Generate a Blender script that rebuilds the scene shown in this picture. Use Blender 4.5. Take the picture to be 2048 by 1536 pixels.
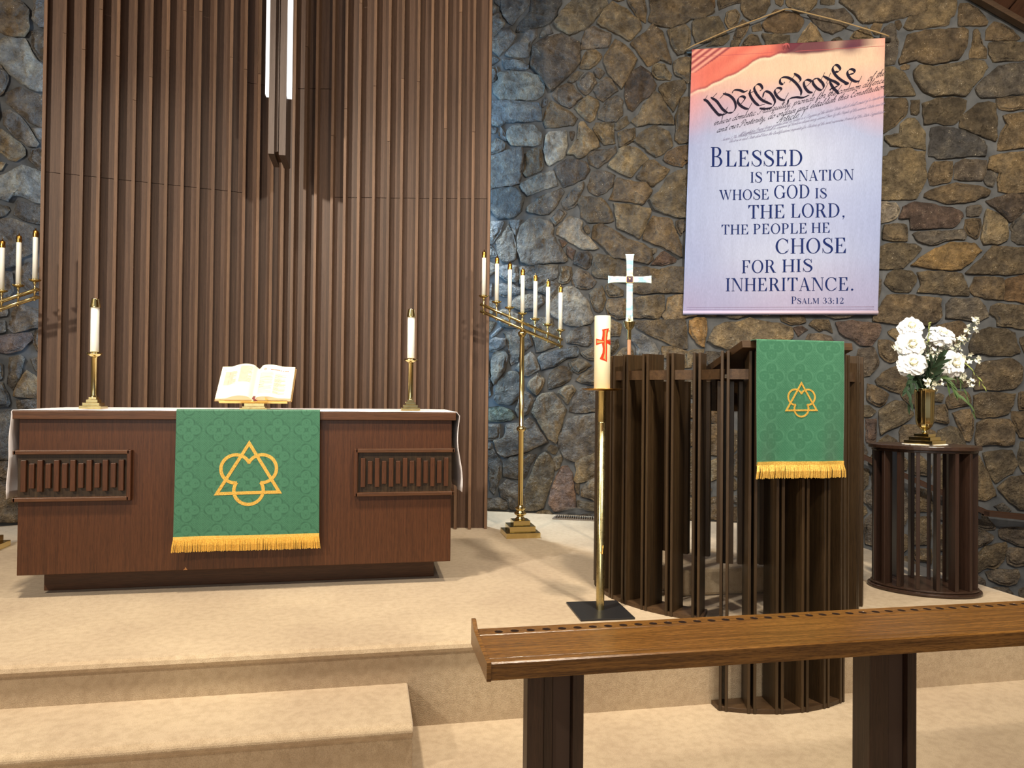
import bpy, bmesh, math, random
import numpy as np
from mathutils import Vector, Matrix, noise

random.seed(7)
for o in list(bpy.data.objects):
    bpy.data.objects.remove(o)
COL = bpy.context.scene.collection
SC = bpy.context.scene
R = math.radians
PI = math.pi

# ------------------------------------------------------------------ camera
F_PX = 1474.2
PSI, ROLL, PITCH, EYE = R(11.07), 0.0101, 0.0134, 1.14
fw = Vector((math.sin(PSI)*math.cos(PITCH), math.cos(PSI)*math.cos(PITCH), math.sin(PITCH)))
rt = Vector((math.cos(PSI), -math.sin(PSI), 0))
up = rt.cross(fw)
rt2 = rt*math.cos(ROLL) + up*math.sin(ROLL)
up2 = up*math.cos(ROLL) - rt*math.sin(ROLL)
cam = bpy.data.cameras.new('camera')
cam.sensor_width = 36
cam.lens = F_PX*36/2048
cam.clip_start = 0.05
camo = bpy.data.objects.new('camera', cam)
COL.objects.link(camo)
camo.matrix_world = Matrix(((rt2.x, up2.x, -fw.x, 0), (rt2.y, up2.y, -fw.y, 0), (rt2.z, up2.z, -fw.z, EYE), (0, 0, 0, 1)))
SC.camera = camo

# ------------------------------------------------------------------ world, lights, exposure
SC.view_settings.view_transform = 'Standard'
SC.view_settings.look = 'None'
SC.view_settings.gamma = 1
SC.view_settings.use_curve_mapping = False
SC.view_settings.exposure = 0.0
w = bpy.data.worlds.new('world')
SC.world = w
w.use_nodes = True
w.node_tree.nodes['Background'].inputs[0].default_value = (0.9, 0.92, 1.0, 1)
w.node_tree.nodes['Background'].inputs[1].default_value = 0.26

def area_light(name, loc, target, energy, col, sx, sy=None, shape='RECTANGLE', spread=180):
    l = bpy.data.lights.new(name, 'AREA')
    l.energy = energy
    l.color = col
    l.shape = shape
    l.size = sx
    if sy: l.size_y = sy
    l.spread = R(spread)
    o = bpy.data.objects.new(name, l)
    COL.objects.link(o)
    o.location = loc
    d = Vector(target) - Vector(loc)
    o.rotation_euler = d.to_track_quat('-Z', 'Y').to_euler()
    return o

WARM = (1.0, 0.89, 0.73)
# ceiling downlights over the chancel and the front of the nave
area_light('ceiling_downlight', (-1.3, 2.3, 5.8), (-1.1, 3.3, 0), 128, WARM, 0.4, shape='DISK', spread=105)
area_light('ceiling_downlight', (1.5, 2.0, 5.8), (1.6, 3.2, 0), 108, WARM, 0.4, shape='DISK', spread=105)
area_light('nave_spotlight', (-4.6, 0.0, 4.5), (-0.5, 6.2, 3.0), 165, WARM, 0.3, shape='DISK', spread=100)
area_light('nave_spotlight', (2.2, -0.4, 4.7), (3.9, 5.4, 3.1), 190, WARM, 0.3, shape='DISK', spread=100)
# broad frontal fill, added behind the camera
area_light('frontal_fill_light', (-2.5, -5.0, 2.4), (0.3, 5.0, 1.6), 150, (1.0, 0.94, 0.86), 4.5, 2.6)
# cool lamps hidden behind both ends of the wooden screen
area_light('screen_backlight', (0.62, 6.95, 2.6), (2.2, 6.45, 2.6), 60, (0.34, 0.66, 1.0), 0.12, 3.8)
area_light('screen_backlight', (-2.05, 6.95, 2.6), (-3.6, 6.4, 2.6), 45, (0.5, 0.72, 1.0), 0.12, 3.8)
area_light('screen_downlight', (0.70, 6.95, 3.4), (1.35, 6.35, 0.0), 22, (0.8, 0.92, 1.0), 0.12, 0.12, spread=80)

# ------------------------------------------------------------------ object helpers
def tag(o, label=None, cat=None, group=None, kind=None):
    if label: o['label'] = label
    if cat: o['category'] = cat
    if group: o['group'] = group
    if kind: o['kind'] = kind
    return o

def thing(name, label, cat, loc=(0, 0, 0), rz=0.0, group=None):
    o = bpy.data.objects.new(name, None)
    COL.objects.link(o)
    o.empty_display_size = 0.1
    o.location = loc
    o.rotation_euler = (0, 0, rz)
    return tag(o, label, cat, group)

class MB:
    def __init__(s):
        s.v = []; s.f = []; s.smooth = []; s.mats = []
    def add(s, vs, fs, smooth=False, mat=0):
        n = len(s.v)
        s.v += [tuple(p) for p in vs]
        s.f += [tuple(i+n for i in f) for f in fs]
        s.smooth += [smooth]*len(fs)
        s.mats += [mat]*len(fs)
        return s
    def box(s, x0, x1, y0, y1, z0, z1, mat=0):
        vs = [(x, y, z) for z in (z0, z1) for y in (y0, y1) for x in (x0, x1)]
        return s.add(vs, [(0, 2, 3, 1), (4, 5, 7, 6), (0, 1, 5, 4), (2, 6, 7, 3), (0, 4, 6, 2), (1, 3, 7, 5)], mat=mat)
    def obox(s, c, ux, uy, hx, hy, z0, z1, mat=0):   # box with plan axes ux, uy
        vs = []
        for z in (z0, z1):
            for b in (-hy, hy):
                for a in (-hx, hx):
                    vs.append((c[0]+ux[0]*a+uy[0]*b, c[1]+ux[1]*a+uy[1]*b, z))
        return s.add(vs, [(0, 2, 3, 1), (4, 5, 7, 6), (0, 1, 5, 4), (2, 6, 7, 3), (0, 4, 6, 2), (1, 3, 7, 5)], mat=mat)
    def lathe(s, prof, n=24, c=(0, 0, 0), smooth=True, sx=1, sy=1, rot=0, mat=0):
        vs = []
        for r, z in prof:
            for k in range(n):
                a = 2*PI*k/n
                x, y = math.cos(a)*r*sx, math.sin(a)*r*sy
                vs.append((c[0]+x*math.cos(rot)-y*math.sin(rot), c[1]+x*math.sin(rot)+y*math.cos(rot), c[2]+z))
        fs = []
        m = len(prof)
        for i in range(m-1):
            for k in range(n):
                fs.append((i*n+k, i*n+(k+1) % n, (i+1)*n+(k+1) % n, (i+1)*n+k))
        s.add(vs, fs, smooth, mat)
        s.add(vs[:n], [tuple(reversed(range(n)))], False, mat)
        s.add(vs[-n:], [tuple(range(n))], False, mat)
        return s
    def tube(s, pts, r, n=8, smooth=True, mat=0):
        pts = [Vector(p) for p in pts]
        rs = r if isinstance(r, (list, tuple)) else [r]*len(pts)
        vs = []
        for i, p in enumerate(pts):
            t = (pts[min(i+1, len(pts)-1)] - pts[max(i-1, 0)]).normalized()
            a = t.cross(Vector((0, 0, 1)))
            if a.length < 0.05: a = t.cross(Vector((0, 1, 0)))
            a.normalize(); b = t.cross(a)
            for k in range(n):
                q = 2*PI*k/n
                vs.append(p + a*math.cos(q)*rs[i] + b*math.sin(q)*rs[i])
        fs = []
        for i in range(len(pts)-1):
            for k in range(n):
                fs.append((i*n+k, i*n+(k+1) % n, (i+1)*n+(k+1) % n, (i+1)*n+k))
        fs.append(tuple(range(n))); fs.append(tuple(reversed(range((len(pts)-1)*n, len(pts)*n))))
        return s.add(vs, fs, smooth, mat)
    def prism(s, poly, z0, z1, f=None, mat=0):      # plan polygon extruded; f maps (x,y,z) to another frame
        n = len(poly)
        vs = [(x, y, z0) for x, y in poly]+[(x, y, z1) for x, y in poly]
        if f: vs = [f(*p) for p in vs]
        fs = [tuple(reversed(range(n))), tuple(range(n, 2*n))]
        fs += [(i, (i+1) % n, n+(i+1) % n, n+i) for i in range(n)]
        return s.add(vs, fs, mat=mat)
    def mesh(s, name, mats):
        m = bpy.data.meshes.new(name)
        m.from_pydata(s.v, [], s.f)
        for q in (mats if isinstance(mats, (list, tuple)) else [mats]):
            m.materials.append(q)
        m.polygons.foreach_set('use_smooth', s.smooth)
        m.polygons.foreach_set('material_index', s.mats)
        bm = bmesh.new(); bm.from_mesh(m)
        bmesh.ops.recalc_face_normals(bm, faces=bm.faces)
        bm.to_mesh(m); bm.free()
        m.update()
        return m
    def build(s, name, mats, parent=None, bevel=0, loc=None, rz=None, label=None, kind=None, seg=2):
        o = bpy.data.objects.new(name, s.mesh(name, mats))
        COL.objects.link(o)
        if parent: o.parent = parent
        if loc: o.location = loc
        if rz is not None: o.rotation_euler = (0, 0, rz)
        if bevel:
            b = o.modifiers.new('bevel', 'BEVEL'); b.width = bevel; b.segments = seg; b.limit_method = 'ANGLE'
        if label: o['label'] = label
        if kind: o['kind'] = kind
        return o

def raw_mesh(name, vs, fs, mat, parent=None, smooth=False, loc=None, kind=None, cols=None, rough=None):
    m = bpy.data.meshes.new(name)
    m.from_pydata([tuple(v) for v in vs], [], fs)
    m.materials.append(mat)
    if smooth: m.polygons.foreach_set('use_smooth', [True]*len(m.polygons))
    if cols is not None:
        a = m.color_attributes.new('print', 'FLOAT_COLOR', 'POINT')
        c = np.ones((len(vs), 4), dtype=np.float32); c[:, :3] = cols
        a.data.foreach_set('color', c.ravel())
    o = bpy.data.objects.new(name, m)
    COL.objects.link(o)
    if parent: o.parent = parent
    if loc: o.location = loc
    if kind: o['kind'] = kind
    return o

# ------------------------------------------------------------------ materials
def srgb(r, g, b):
    def f(c):
        c /= 255.0
        return c/12.92 if c <= 0.04045 else ((c+0.055)/1.055)**2.4
    return (f(r), f(g), f(b), 1)

def newmat(name, col=(0.5, 0.5, 0.5, 1), rough=0.5, metal=0.0):
    m = bpy.data.materials.new(name)
    m.use_nodes = True
    nt = m.node_tree
    b = nt.nodes['Principled BSDF']
    b.inputs['Base Color'].default_value = col
    b.inputs['Roughness'].default_value = rough
    b.inputs['Metallic'].default_value = metal
    return m, nt, b

def N(nt, t, **k):
    n = nt.nodes.new(t)
    for a, v in k.items():
        setattr(n, a, v)
    return n

def ramp(nt, stops):
    n = nt.nodes.new('ShaderNodeValToRGB')
    e = n.color_ramp.elements
    while len(e) < len(stops): e.new(0.5)
    for i, (p, c) in enumerate(stops):
        e[i].position = p; e[i].color = c
    return n

def wood(name, dark, light, axis='Z', rough=0.45, scale=1.0, spec=0.35, var=0.25, fleck=0.5, bump=0.15):
    m, nt, b = newmat(name, light, rough)
    L = nt.links.new
    tc = N(nt, 'ShaderNodeTexCoord'); oi = N(nt, 'ShaderNodeObjectInfo')
    off = N(nt, 'ShaderNodeVectorMath', operation='SCALE'); off.inputs[0].default_value = (13.1, 7.7, 5.3)
    L(oi.outputs['Random'], off.inputs['Scale'])
    add = N(nt, 'ShaderNodeVectorMath', operation='ADD'); L(tc.outputs['Object'], add.inputs[0]); L(off.outputs[0], add.inputs[1])
    mp = N(nt, 'ShaderNodeMapping'); L(add.outputs[0], mp.inputs[0])
    s = [46*scale]*3
    s['XYZ'.index(axis)] = 1.1*scale
    mp.inputs['Scale'].default_value = s
    n1 = N(nt, 'ShaderNodeTexNoise'); n1.inputs['Scale'].default_value = 1.0; n1.inputs['Detail'].default_value = 6; n1.inputs['Roughness'].default_value = 0.6
    L(mp.outputs[0], n1.inputs['Vector'])
    mp2 = N(nt, 'ShaderNodeMapping'); L(add.outputs[0], mp2.inputs[0])
    s = [230*scale]*3; s['XYZ'.index(axis)] = 12*scale
    mp2.inputs['Scale'].default_value = s
    n2 = N(nt, 'ShaderNodeTexNoise'); n2.inputs['Detail'].default_value = 3
    n2.inputs['Scale'].default_value = 1.0
    L(mp2.outputs[0], n2.inputs['Vector'])
    mid = tuple((dark[i]+light[i])/2 for i in range(3))+(1,)
    cr = ramp(nt, [(0.25, dark), (0.5, mid), (0.8, light)])
    L(n1.outputs['Fac'], cr.inputs[0])
    fl = ramp(nt, [(0.38, (0.45, 0.42, 0.4, 1)), (0.52, (1, 1, 1, 1))])
    L(n2.outputs['Fac'], fl.inputs[0])
    mx = N(nt, 'ShaderNodeMix', data_type='RGBA', blend_type='MULTIPLY'); mx.inputs[0].default_value = fleck
    L(cr.outputs[0], mx.inputs[6]); L(fl.outputs[0], mx.inputs[7])
    hs = N(nt, 'ShaderNodeHueSaturation'); L(mx.outputs[2], hs.inputs['Color'])
    mr = N(nt, 'ShaderNodeMapRange'); mr.inputs['To Min'].default_value = 1-var; mr.inputs['To Max'].default_value = 1+var
    L(oi.outputs['Random'], mr.inputs['Value']); L(mr.outputs[0], hs.inputs['Value'])
    L(hs.outputs[0], b.inputs['Base Color'])
    bp = N(nt, 'ShaderNodeBump'); bp.inputs['Strength'].default_value = bump; bp.inputs['Distance'].default_value = 0.002
    L(n2.outputs['Fac'], bp.inputs['Height']); L(bp.outputs[0], b.inputs['Normal'])
    b.inputs['Specular IOR Level'].default_value = spec
    return m

WOOD_SCREEN = wood('screen_wood', srgb(64, 46, 36), srgb(97, 73, 57), 'Z', 0.5, 1.9, 0.3, 0.06, 0.3)
WOOD_BATTEN = wood('batten_wood', srgb(84, 62, 47), srgb(122, 94, 72), 'Z', 0.5, 1.0, 0.3, 0.2, 0.35)
WOOD_ALTAR = wood('altar_wood', srgb(58, 32, 16), srgb(86, 50, 27), 'Z', 0.38, 1.8, 0.4, 0.03, 0.5)
WOOD_ALTAR_X = wood('altar_wood_rail', srgb(66, 40, 22), srgb(94, 60, 36), 'X', 0.38, 1.0, 0.4, 0.04, 0.5)
WOOD_PULPIT = wood('pulpit_wood', srgb(42, 31, 19), srgb(74, 55, 33), 'Z', 0.42, 1.2, 0.4, 0.15, 0.5)
WOOD_PULPIT_X = wood('pulpit_rail_wood', srgb(54, 38, 24), srgb(84, 62, 40), 'X', 0.42, 1.2, 0.4, 0.1, 0.5)
WOOD_KNEELER = wood('kneeler_wood', srgb(72, 44, 18), srgb(148, 104, 50), 'X', 0.24, 2.6, 0.5, 0.03, 0.85, 0.3)
WOOD_POST = wood('kneeler_post_wood', srgb(40, 27, 21), srgb(64, 44, 33), 'Z', 0.4, 1.4, 0.4, 0.12, 0.5)
WOOD_TABLE = wood('table_wood', srgb(36, 24, 19), srgb(56, 38, 29), 'Z', 0.35, 1.2, 0.45, 0.15, 0.4)
WOOD_TABLE_X = wood('table_top_wood', srgb(44, 30, 24), srgb(66, 48, 37), 'X', 0.25, 1.2, 0.5, 0.05, 0.4)
WOOD_CEIL = wood('ceiling_wood', srgb(84, 52, 34), srgb(128, 84, 56), 'Y', 0.5, 0.8, 0.3, 0.12, 0.4)
WOOD_PENDANT = wood('pendant_wood', srgb(84, 72, 66), srgb(102, 89, 82), 'Z', 0.5, 1.4, 0.3, 0.04, 0.25)
WOOD_HAND = wood('handrail_wood', srgb(40, 26, 18), srgb(64, 42, 28), 'X', 0.35, 1.2, 0.4, 0.05, 0.4)

def brass(name, col, rough):
    m, nt, b = newmat(name, col, rough, 1.0)
    nz = N(nt, 'ShaderNodeTexNoise'); nz.inputs['Scale'].default_value = 35
    tc = N(nt, 'ShaderNodeTexCoord'); nt.links.new(tc.outputs['Object'], nz.inputs['Vector'])
    mr = N(nt, 'ShaderNodeMapRange'); mr.inputs['To Min'].default_value = rough*0.7; mr.inputs['To Max'].default_value = rough*1.5
    nt.links.new(nz.outputs['Fac'], mr.inputs['Value']); nt.links.new(mr.outputs[0], b.inputs['Roughness'])
    return m
BRASS = brass('polished_brass', srgb(224, 204, 144), 0.14)
BRASS_OLD = brass('satin_brass', srgb(200, 186, 136), 0.25)
BRASS_DARK = brass('aged_brass_cap', srgb(170, 128, 62), 0.25)
GOLD = brass('gold_plate', srgb(234, 204, 130), 0.3)
BLACK_METAL, _, _ = newmat('black_steel', srgb(38, 38, 40), 0.35, 0.2)
GREY_METAL, _, _ = newmat('register_metal', srgb(120, 108, 96), 0.5, 0.4)

def wax(name, col):
    m, nt, b = newmat(name, col, 0.45)
    b.inputs['Subsurface Weight'].default_value = 0.25
    b.inputs['Subsurface Radius'].default_value = (0.02, 0.015, 0.01)
    nz = N(nt, 'ShaderNodeTexNoise'); nz.inputs['Scale'].default_value = 6
    cr = ramp(nt, [(0.3, tuple(c*0.93 for c in col[:3])+(1,)), (0.7, col)])
    tc = N(nt, 'ShaderNodeTexCoord'); nt.links.new(tc.outputs['Object'], nz.inputs['Vector'])
    nt.links.new(nz.outputs['Fac'], cr.inputs[0]); nt.links.new(cr.outputs[0], b.inputs['Base Color'])
    return m
WAX = wax('white_candle_wax', srgb(240, 240, 232))
WAX_BIG = wax('ivory_candle_wax', srgb(242, 232, 196))

def cloth(name, col, rough=0.8, weave=600, bump=0.25):
    m, nt, b = newmat(name, col, rough)
    tc = N(nt, 'ShaderNodeTexCoord')
    nz = N(nt, 'ShaderNodeTexNoise'); nz.inputs['Scale'].default_value = weave
    nt.links.new(tc.outputs['Object'], nz.inputs['Vector'])
    bp = N(nt, 'ShaderNodeBump'); bp.inputs['Strength'].default_value = bump; bp.inputs['Distance'].default_value = 0.001
    nt.links.new(nz.outputs['Fac'], bp.inputs['Height']); nt.links.new(bp.outputs[0], b.inputs['Normal'])
    b.inputs['Sheen Weight'].default_value = 0.2
    return m
LINEN = cloth('white_linen', srgb(232, 226, 228))
DOILY = cloth('doily_lace', srgb(236, 232, 226))

def printed(name, rough, sheen=0.2, bump=0.2, weave=500, aniso=None):
    m, nt, b = newmat(name, rough=rough)
    L = nt.links.new
    at = N(nt, 'ShaderNodeAttribute', attribute_name='print')
    tc = N(nt, 'ShaderNodeTexCoord')
    mp = N(nt, 'ShaderNodeMapping'); mp.inputs['Scale'].default_value = aniso or (weave, weave, weave)
    L(tc.outputs['Object'], mp.inputs[0])
    nz = N(nt, 'ShaderNodeTexNoise'); nz.inputs['Scale'].default_value = 1; nz.inputs['Detail'].default_value = 3
    L(mp.outputs[0], nz.inputs['Vector'])
    mr = N(nt, 'ShaderNodeMapRange'); mr.inputs['To Min'].default_value = 0.68; mr.inputs['To Max'].default_value = 1.0
    L(nz.outputs['Fac'], mr.inputs['Value'])
    hs = N(nt, 'ShaderNodeHueSaturation'); L(at.outputs['Color'], hs.inputs['Color']); L(mr.outputs[0], hs.inputs['Value'])
    L(hs.outputs[0], b.inputs['Base Color'])
    bp = N(nt, 'ShaderNodeBump'); bp.inputs['Strength'].default_value = bump; bp.inputs['Distance'].default_value = 0.001
    L(nz.outputs['Fac'], bp.inputs['Height']); L(bp.outputs[0], b.inputs['Normal'])
    b.inputs['Sheen Weight'].default_value = sheen
    b.inputs['Specular IOR Level'].default_value = 0.25
    return m
DAMASK = printed('green_damask', 0.42, 0.35, 0.12, 700)
BANNER_CLOTH = printed('banner_print', 0.7, 0.1, 0.35, aniso=(260, 260, 35))
PAGE = printed('book_page', 0.8, 0.0, 0.03, 200)

def gold_thread(name, c1, c2, sc):
    m, nt, b = newmat(name, c1, 0.42)
    tc = N(nt, 'ShaderNodeTexCoord')
    nz = N(nt, 'ShaderNodeTexNoise'); nz.inputs['Scale'].default_value = sc
    nt.links.new(tc.outputs['Object'], nz.inputs['Vector'])
    cr = ramp(nt, [(0.38, c2), (0.62, c1)])
    nt.links.new(nz.outputs['Fac'], cr.inputs[0]); nt.links.new(cr.outputs[0], b.inputs['Base Color'])
    b.inputs['Metallic'].default_value = 0.25
    return m
EMBLEM = gold_thread('gold_embroidery', srgb(236, 198, 96), srgb(176, 124, 40), 420)
FRINGE = gold_thread('yellow_fringe', srgb(242, 202, 104), srgb(214, 166, 74), 200)

def flat(name, col, rough=0.7):
    m, nt, b = newmat(name, col, rough)
    b.inputs['Specular IOR Level'].default_value = 0.08
    return m
INK_NAVY = flat('navy_print', srgb(16, 32, 84))
INK_DARK = flat('dark_script_print', srgb(26, 22, 38))
INK_FADE = flat('faded_script_print', srgb(120, 116, 142))
INK_GREY = flat('grey_book_print', srgb(120, 116, 104))
INK_RED = flat('red_book_print', srgb(170, 80, 74))
RED = flat('red_wax_relief', srgb(206, 58, 34), 0.5)
RED_IN = flat('gold_wax_relief', srgb(176, 150, 96), 0.4)

def carpet():
    m, nt, b = newmat('beige_carpet', rough=0.95)
    L = nt.links.new
    tc = N(nt, 'ShaderNodeTexCoord')
    n1 = N(nt, 'ShaderNodeTexNoise'); n1.inputs['Scale'].default_value = 1.6; n1.inputs['Detail'].default_value = 5
    n2 = N(nt, 'ShaderNodeTexNoise'); n2.inputs['Scale'].default_value = 300; n2.inputs['Detail'].default_value = 2
    n3 = N(nt, 'ShaderNodeTexNoise'); n3.inputs['Scale'].default_value = 30; n3.inputs['Detail'].default_value = 3
    for n in (n1, n2, n3): L(tc.outputs['Object'], n.inputs['Vector'])
    c1 = ramp(nt, [(0.35, srgb(180, 159, 132)), (0.65, srgb(196, 176, 147))])
    L(n1.outputs['Fac'], c1.inputs[0])
    c2 = ramp(nt, [(0.3, (0.66, 0.64, 0.6, 1)), (0.6, (1, 1, 1, 1))])
    L(n2.outputs['Fac'], c2.inputs[0])
    c3 = ramp(nt, [(0.35, (0.84, 0.82, 0.79, 1)), (0.6, (1, 1, 1, 1))])
    L(n3.outputs['Fac'], c3.inputs[0])
    a = N(nt, 'ShaderNodeMix', data_type='RGBA', blend_type='MULTIPLY'); a.inputs[0].default_value = 0.75
    L(c1.outputs[0], a.inputs[6]); L(c2.outputs[0], a.inputs[7])
    a2 = N(nt, 'ShaderNodeMix', data_type='RGBA', blend_type='MULTIPLY'); a2.inputs[0].default_value = 0.8
    L(a.outputs[2], a2.inputs[6]); L(c3.outputs[0], a2.inputs[7])
    L(a2.outputs[2], b.inputs['Base Color'])
    bp = N(nt, 'ShaderNodeBump'); bp.inputs['Strength'].default_value = 0.6; bp.inputs['Distance'].default_value = 0.004
    L(n2.outputs['Fac'], bp.inputs['Height']); L(bp.outputs[0], b.inputs['Normal'])
    b.inputs['Specular IOR Level'].default_value = 0.1
    b.inputs['Sheen Weight'].default_value = 0.25
    return m
CARPET = carpet()

def mortar():
    m, nt, b = newmat('grey_mortar', rough=0.85)
    L = nt.links.new
    tc = N(nt, 'ShaderNodeTexCoord')
    n1 = N(nt, 'ShaderNodeTexNoise'); n1.inputs['Scale'].default_value = 9; n1.inputs['Detail'].default_value = 6
    L(tc.outputs['Object'], n1.inputs['Vector'])
    c = ramp(nt, [(0.3, srgb(52, 55, 59)), (0.7, srgb(82, 83, 84))])
    L(n1.outputs['Fac'], c.inputs[0]); L(c.outputs[0], b.inputs['Base Color'])
    bp = N(nt, 'ShaderNodeBump'); bp.inputs['Strength'].default_value = 0.6; bp.inputs['Distance'].default_value = 0.012
    L(n1.outputs['Fac'], bp.inputs['Height']); L(bp.outputs[0], b.inputs['Normal'])
    return m
MORTAR = mortar()

def stone_mat():
    m, nt, b = newmat('field_stone', rough=0.6)
    L = nt.links.new
    tc = N(nt, 'ShaderNodeTexCoord'); oi = N(nt, 'ShaderNodeObjectInfo')
    at = N(nt, 'ShaderNodeAttribute', attribute_name='print')
    off = N(nt, 'ShaderNodeVectorMath', operation='SCALE'); off.inputs[0].default_value = (31.1, 17.7, 23.3)
    L(oi.outputs['Random'], off.inputs['Scale'])
    add = N(nt, 'ShaderNodeVectorMath', operation='ADD'); L(tc.outputs['Object'], add.inputs[0]); L(off.outputs[0], add.inputs[1])
    def nz(s, d=5, r=0.6):
        n = N(nt, 'ShaderNodeTexNoise'); n.inputs['Scale'].default_value = s; n.inputs['Detail'].default_value = d; n.inputs['Roughness'].default_value = r
        L(add.outputs[0], n.inputs['Vector']); return n
    big, mid, fine = nz(7), nz(24, 6, 0.7), nz(120, 3)
    c1 = ramp(nt, [(0.30, (0.45, 0.44, 0.45, 1)), (0.48, (0.95, 0.95, 0.96, 1)), (0.68, (1.55, 1.48, 1.30, 1))])
    L(big.outputs['Fac'], c1.inputs[0])
    c2 = ramp(nt, [(0.34, (0.5, 0.48, 0.46, 1)), (0.62, (1.22, 1.22, 1.22, 1))])
    L(mid.outputs['Fac'], c2.inputs[0])
    a = N(nt, 'ShaderNodeMix', data_type='RGBA', blend_type='MULTIPLY'); a.inputs[0].default_value = 1.0
    L(at.outputs['Color'], a.inputs[6]); L(c1.outputs[0], a.inputs[7])
    a2 = N(nt, 'ShaderNodeMix', data_type='RGBA', blend_type='MULTIPLY'); a2.inputs[0].default_value = 0.85
    L(a.outputs[2], a2.inputs[6]); L(c2.outputs[0], a2.inputs[7])
    # dark hairline fissures
    fz = nz(16, 4, 0.55)
    fr_ = ramp(nt, [(0.482, (1, 1, 1, 1)), (0.5, (0.35, 0.33, 0.32, 1)), (0.518, (1, 1, 1, 1))]); L(fz.outputs['Fac'], fr_.inputs[0])
    a22 = N(nt, 'ShaderNodeMix', data_type='RGBA', blend_type='MULTIPLY'); a22.inputs[0].default_value = 0.6
    L(a2.outputs[2], a22.inputs[6]); L(fr_.outputs[0], a22.inputs[7]); a2 = a22
    # pale scratches, and specks painted in as glossy glints
    sp = ramp(nt, [(0.61, (0, 0, 0, 1)), (0.67, (1, 1, 1, 1))]); L(fine.outputs['Fac'], sp.inputs[0])
    msk = ramp(nt, [(0.55, (0, 0, 0, 1)), (0.62, (1, 1, 1, 1))]); L(nz(14, 3).outputs['Fac'], msk.inputs[0])
    mm = N(nt, 'ShaderNodeMath', operation='MULTIPLY'); L(sp.outputs[0], mm.inputs[0]); L(msk.outputs[0], mm.inputs[1])
    mm2 = N(nt, 'ShaderNodeMath', operation='MULTIPLY'); L(mm.outputs[0], mm2.inputs[0]); mm2.inputs[1].default_value = 0.75
    a3 = N(nt, 'ShaderNodeMix', data_type='RGBA'); L(mm2.outputs[0], a3.inputs[0]); L(a2.outputs[2], a3.inputs[6]); a3.inputs[7].default_value = srgb(214, 202, 180)
    L(a3.outputs[2], b.inputs['Base Color'])
    vr = N(nt, 'ShaderNodeTexVoronoi', feature='DISTANCE_TO_EDGE'); vr.inputs['Scale'].default_value = 11
    L(add.outputs[0], vr.inputs['Vector'])
    h = N(nt, 'ShaderNodeMath', operation='MULTIPLY_ADD'); L(big.outputs['Fac'], h.inputs[0]); h.inputs[1].default_value = 2.2; L(mid.outputs['Fac'], h.inputs[2])
    h2 = N(nt, 'ShaderNodeMath', operation='MULTIPLY_ADD'); L(fine.outputs['Fac'], h2.inputs[0]); h2.inputs[1].default_value = 0.18; L(h.outputs[0], h2.inputs[2])
    bp = N(nt, 'ShaderNodeBump'); bp.inputs['Strength'].default_value = 1.0; bp.inputs['Distance'].default_value = 0.05
    L(h2.outputs[0], bp.inputs['Height']); L(bp.outputs[0], b.inputs['Normal'])
    b.inputs['Specular IOR Level'].default_value = 0.45
    rr = N(nt, 'ShaderNodeMapRange'); rr.inputs['To Min'].default_value = 0.4; rr.inputs['To Max'].default_value = 0.75
    L(mid.outputs['Fac'], rr.inputs['Value']); L(rr.outputs[0], b.inputs['Roughness'])
    return m
STONE = stone_mat()
STONE_COL = {'g': (98, 97, 96), 'b': (94, 82, 64), 't': (112, 98, 75), 'd': (76, 66, 56), 'n': (92, 84, 74),
             'k': (70, 69, 68), 'o': (104, 84, 60), 'y': (124, 100, 64), 'p': (126, 121, 111), 'r': (92, 75, 65), 's': (84, 90, 78)}

def emit(name, col, strength):
    m = bpy.data.materials.new(name); m.use_nodes = True
    nt = m.node_tree; nt.nodes.clear()
    e = N(nt, 'ShaderNodeEmission'); e.inputs[0].default_value = col; e.inputs[1].default_value = strength
    o = N(nt, 'ShaderNodeOutputMaterial'); nt.links.new(e.outputs[0], o.inputs[0])
    return m
LIGHT_PANEL = emit('pendant_light_panel', (1.0, 0.98, 0.96, 1), 2.2)
HOLE_SHADE = flat('painted_hole_shade', srgb(34, 22, 16), 0.8)  # near-black colour standing in for the shade inside the bores
POST_DARK = flat('smooth_brown_board', srgb(74, 60, 52), 0.45)

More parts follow.
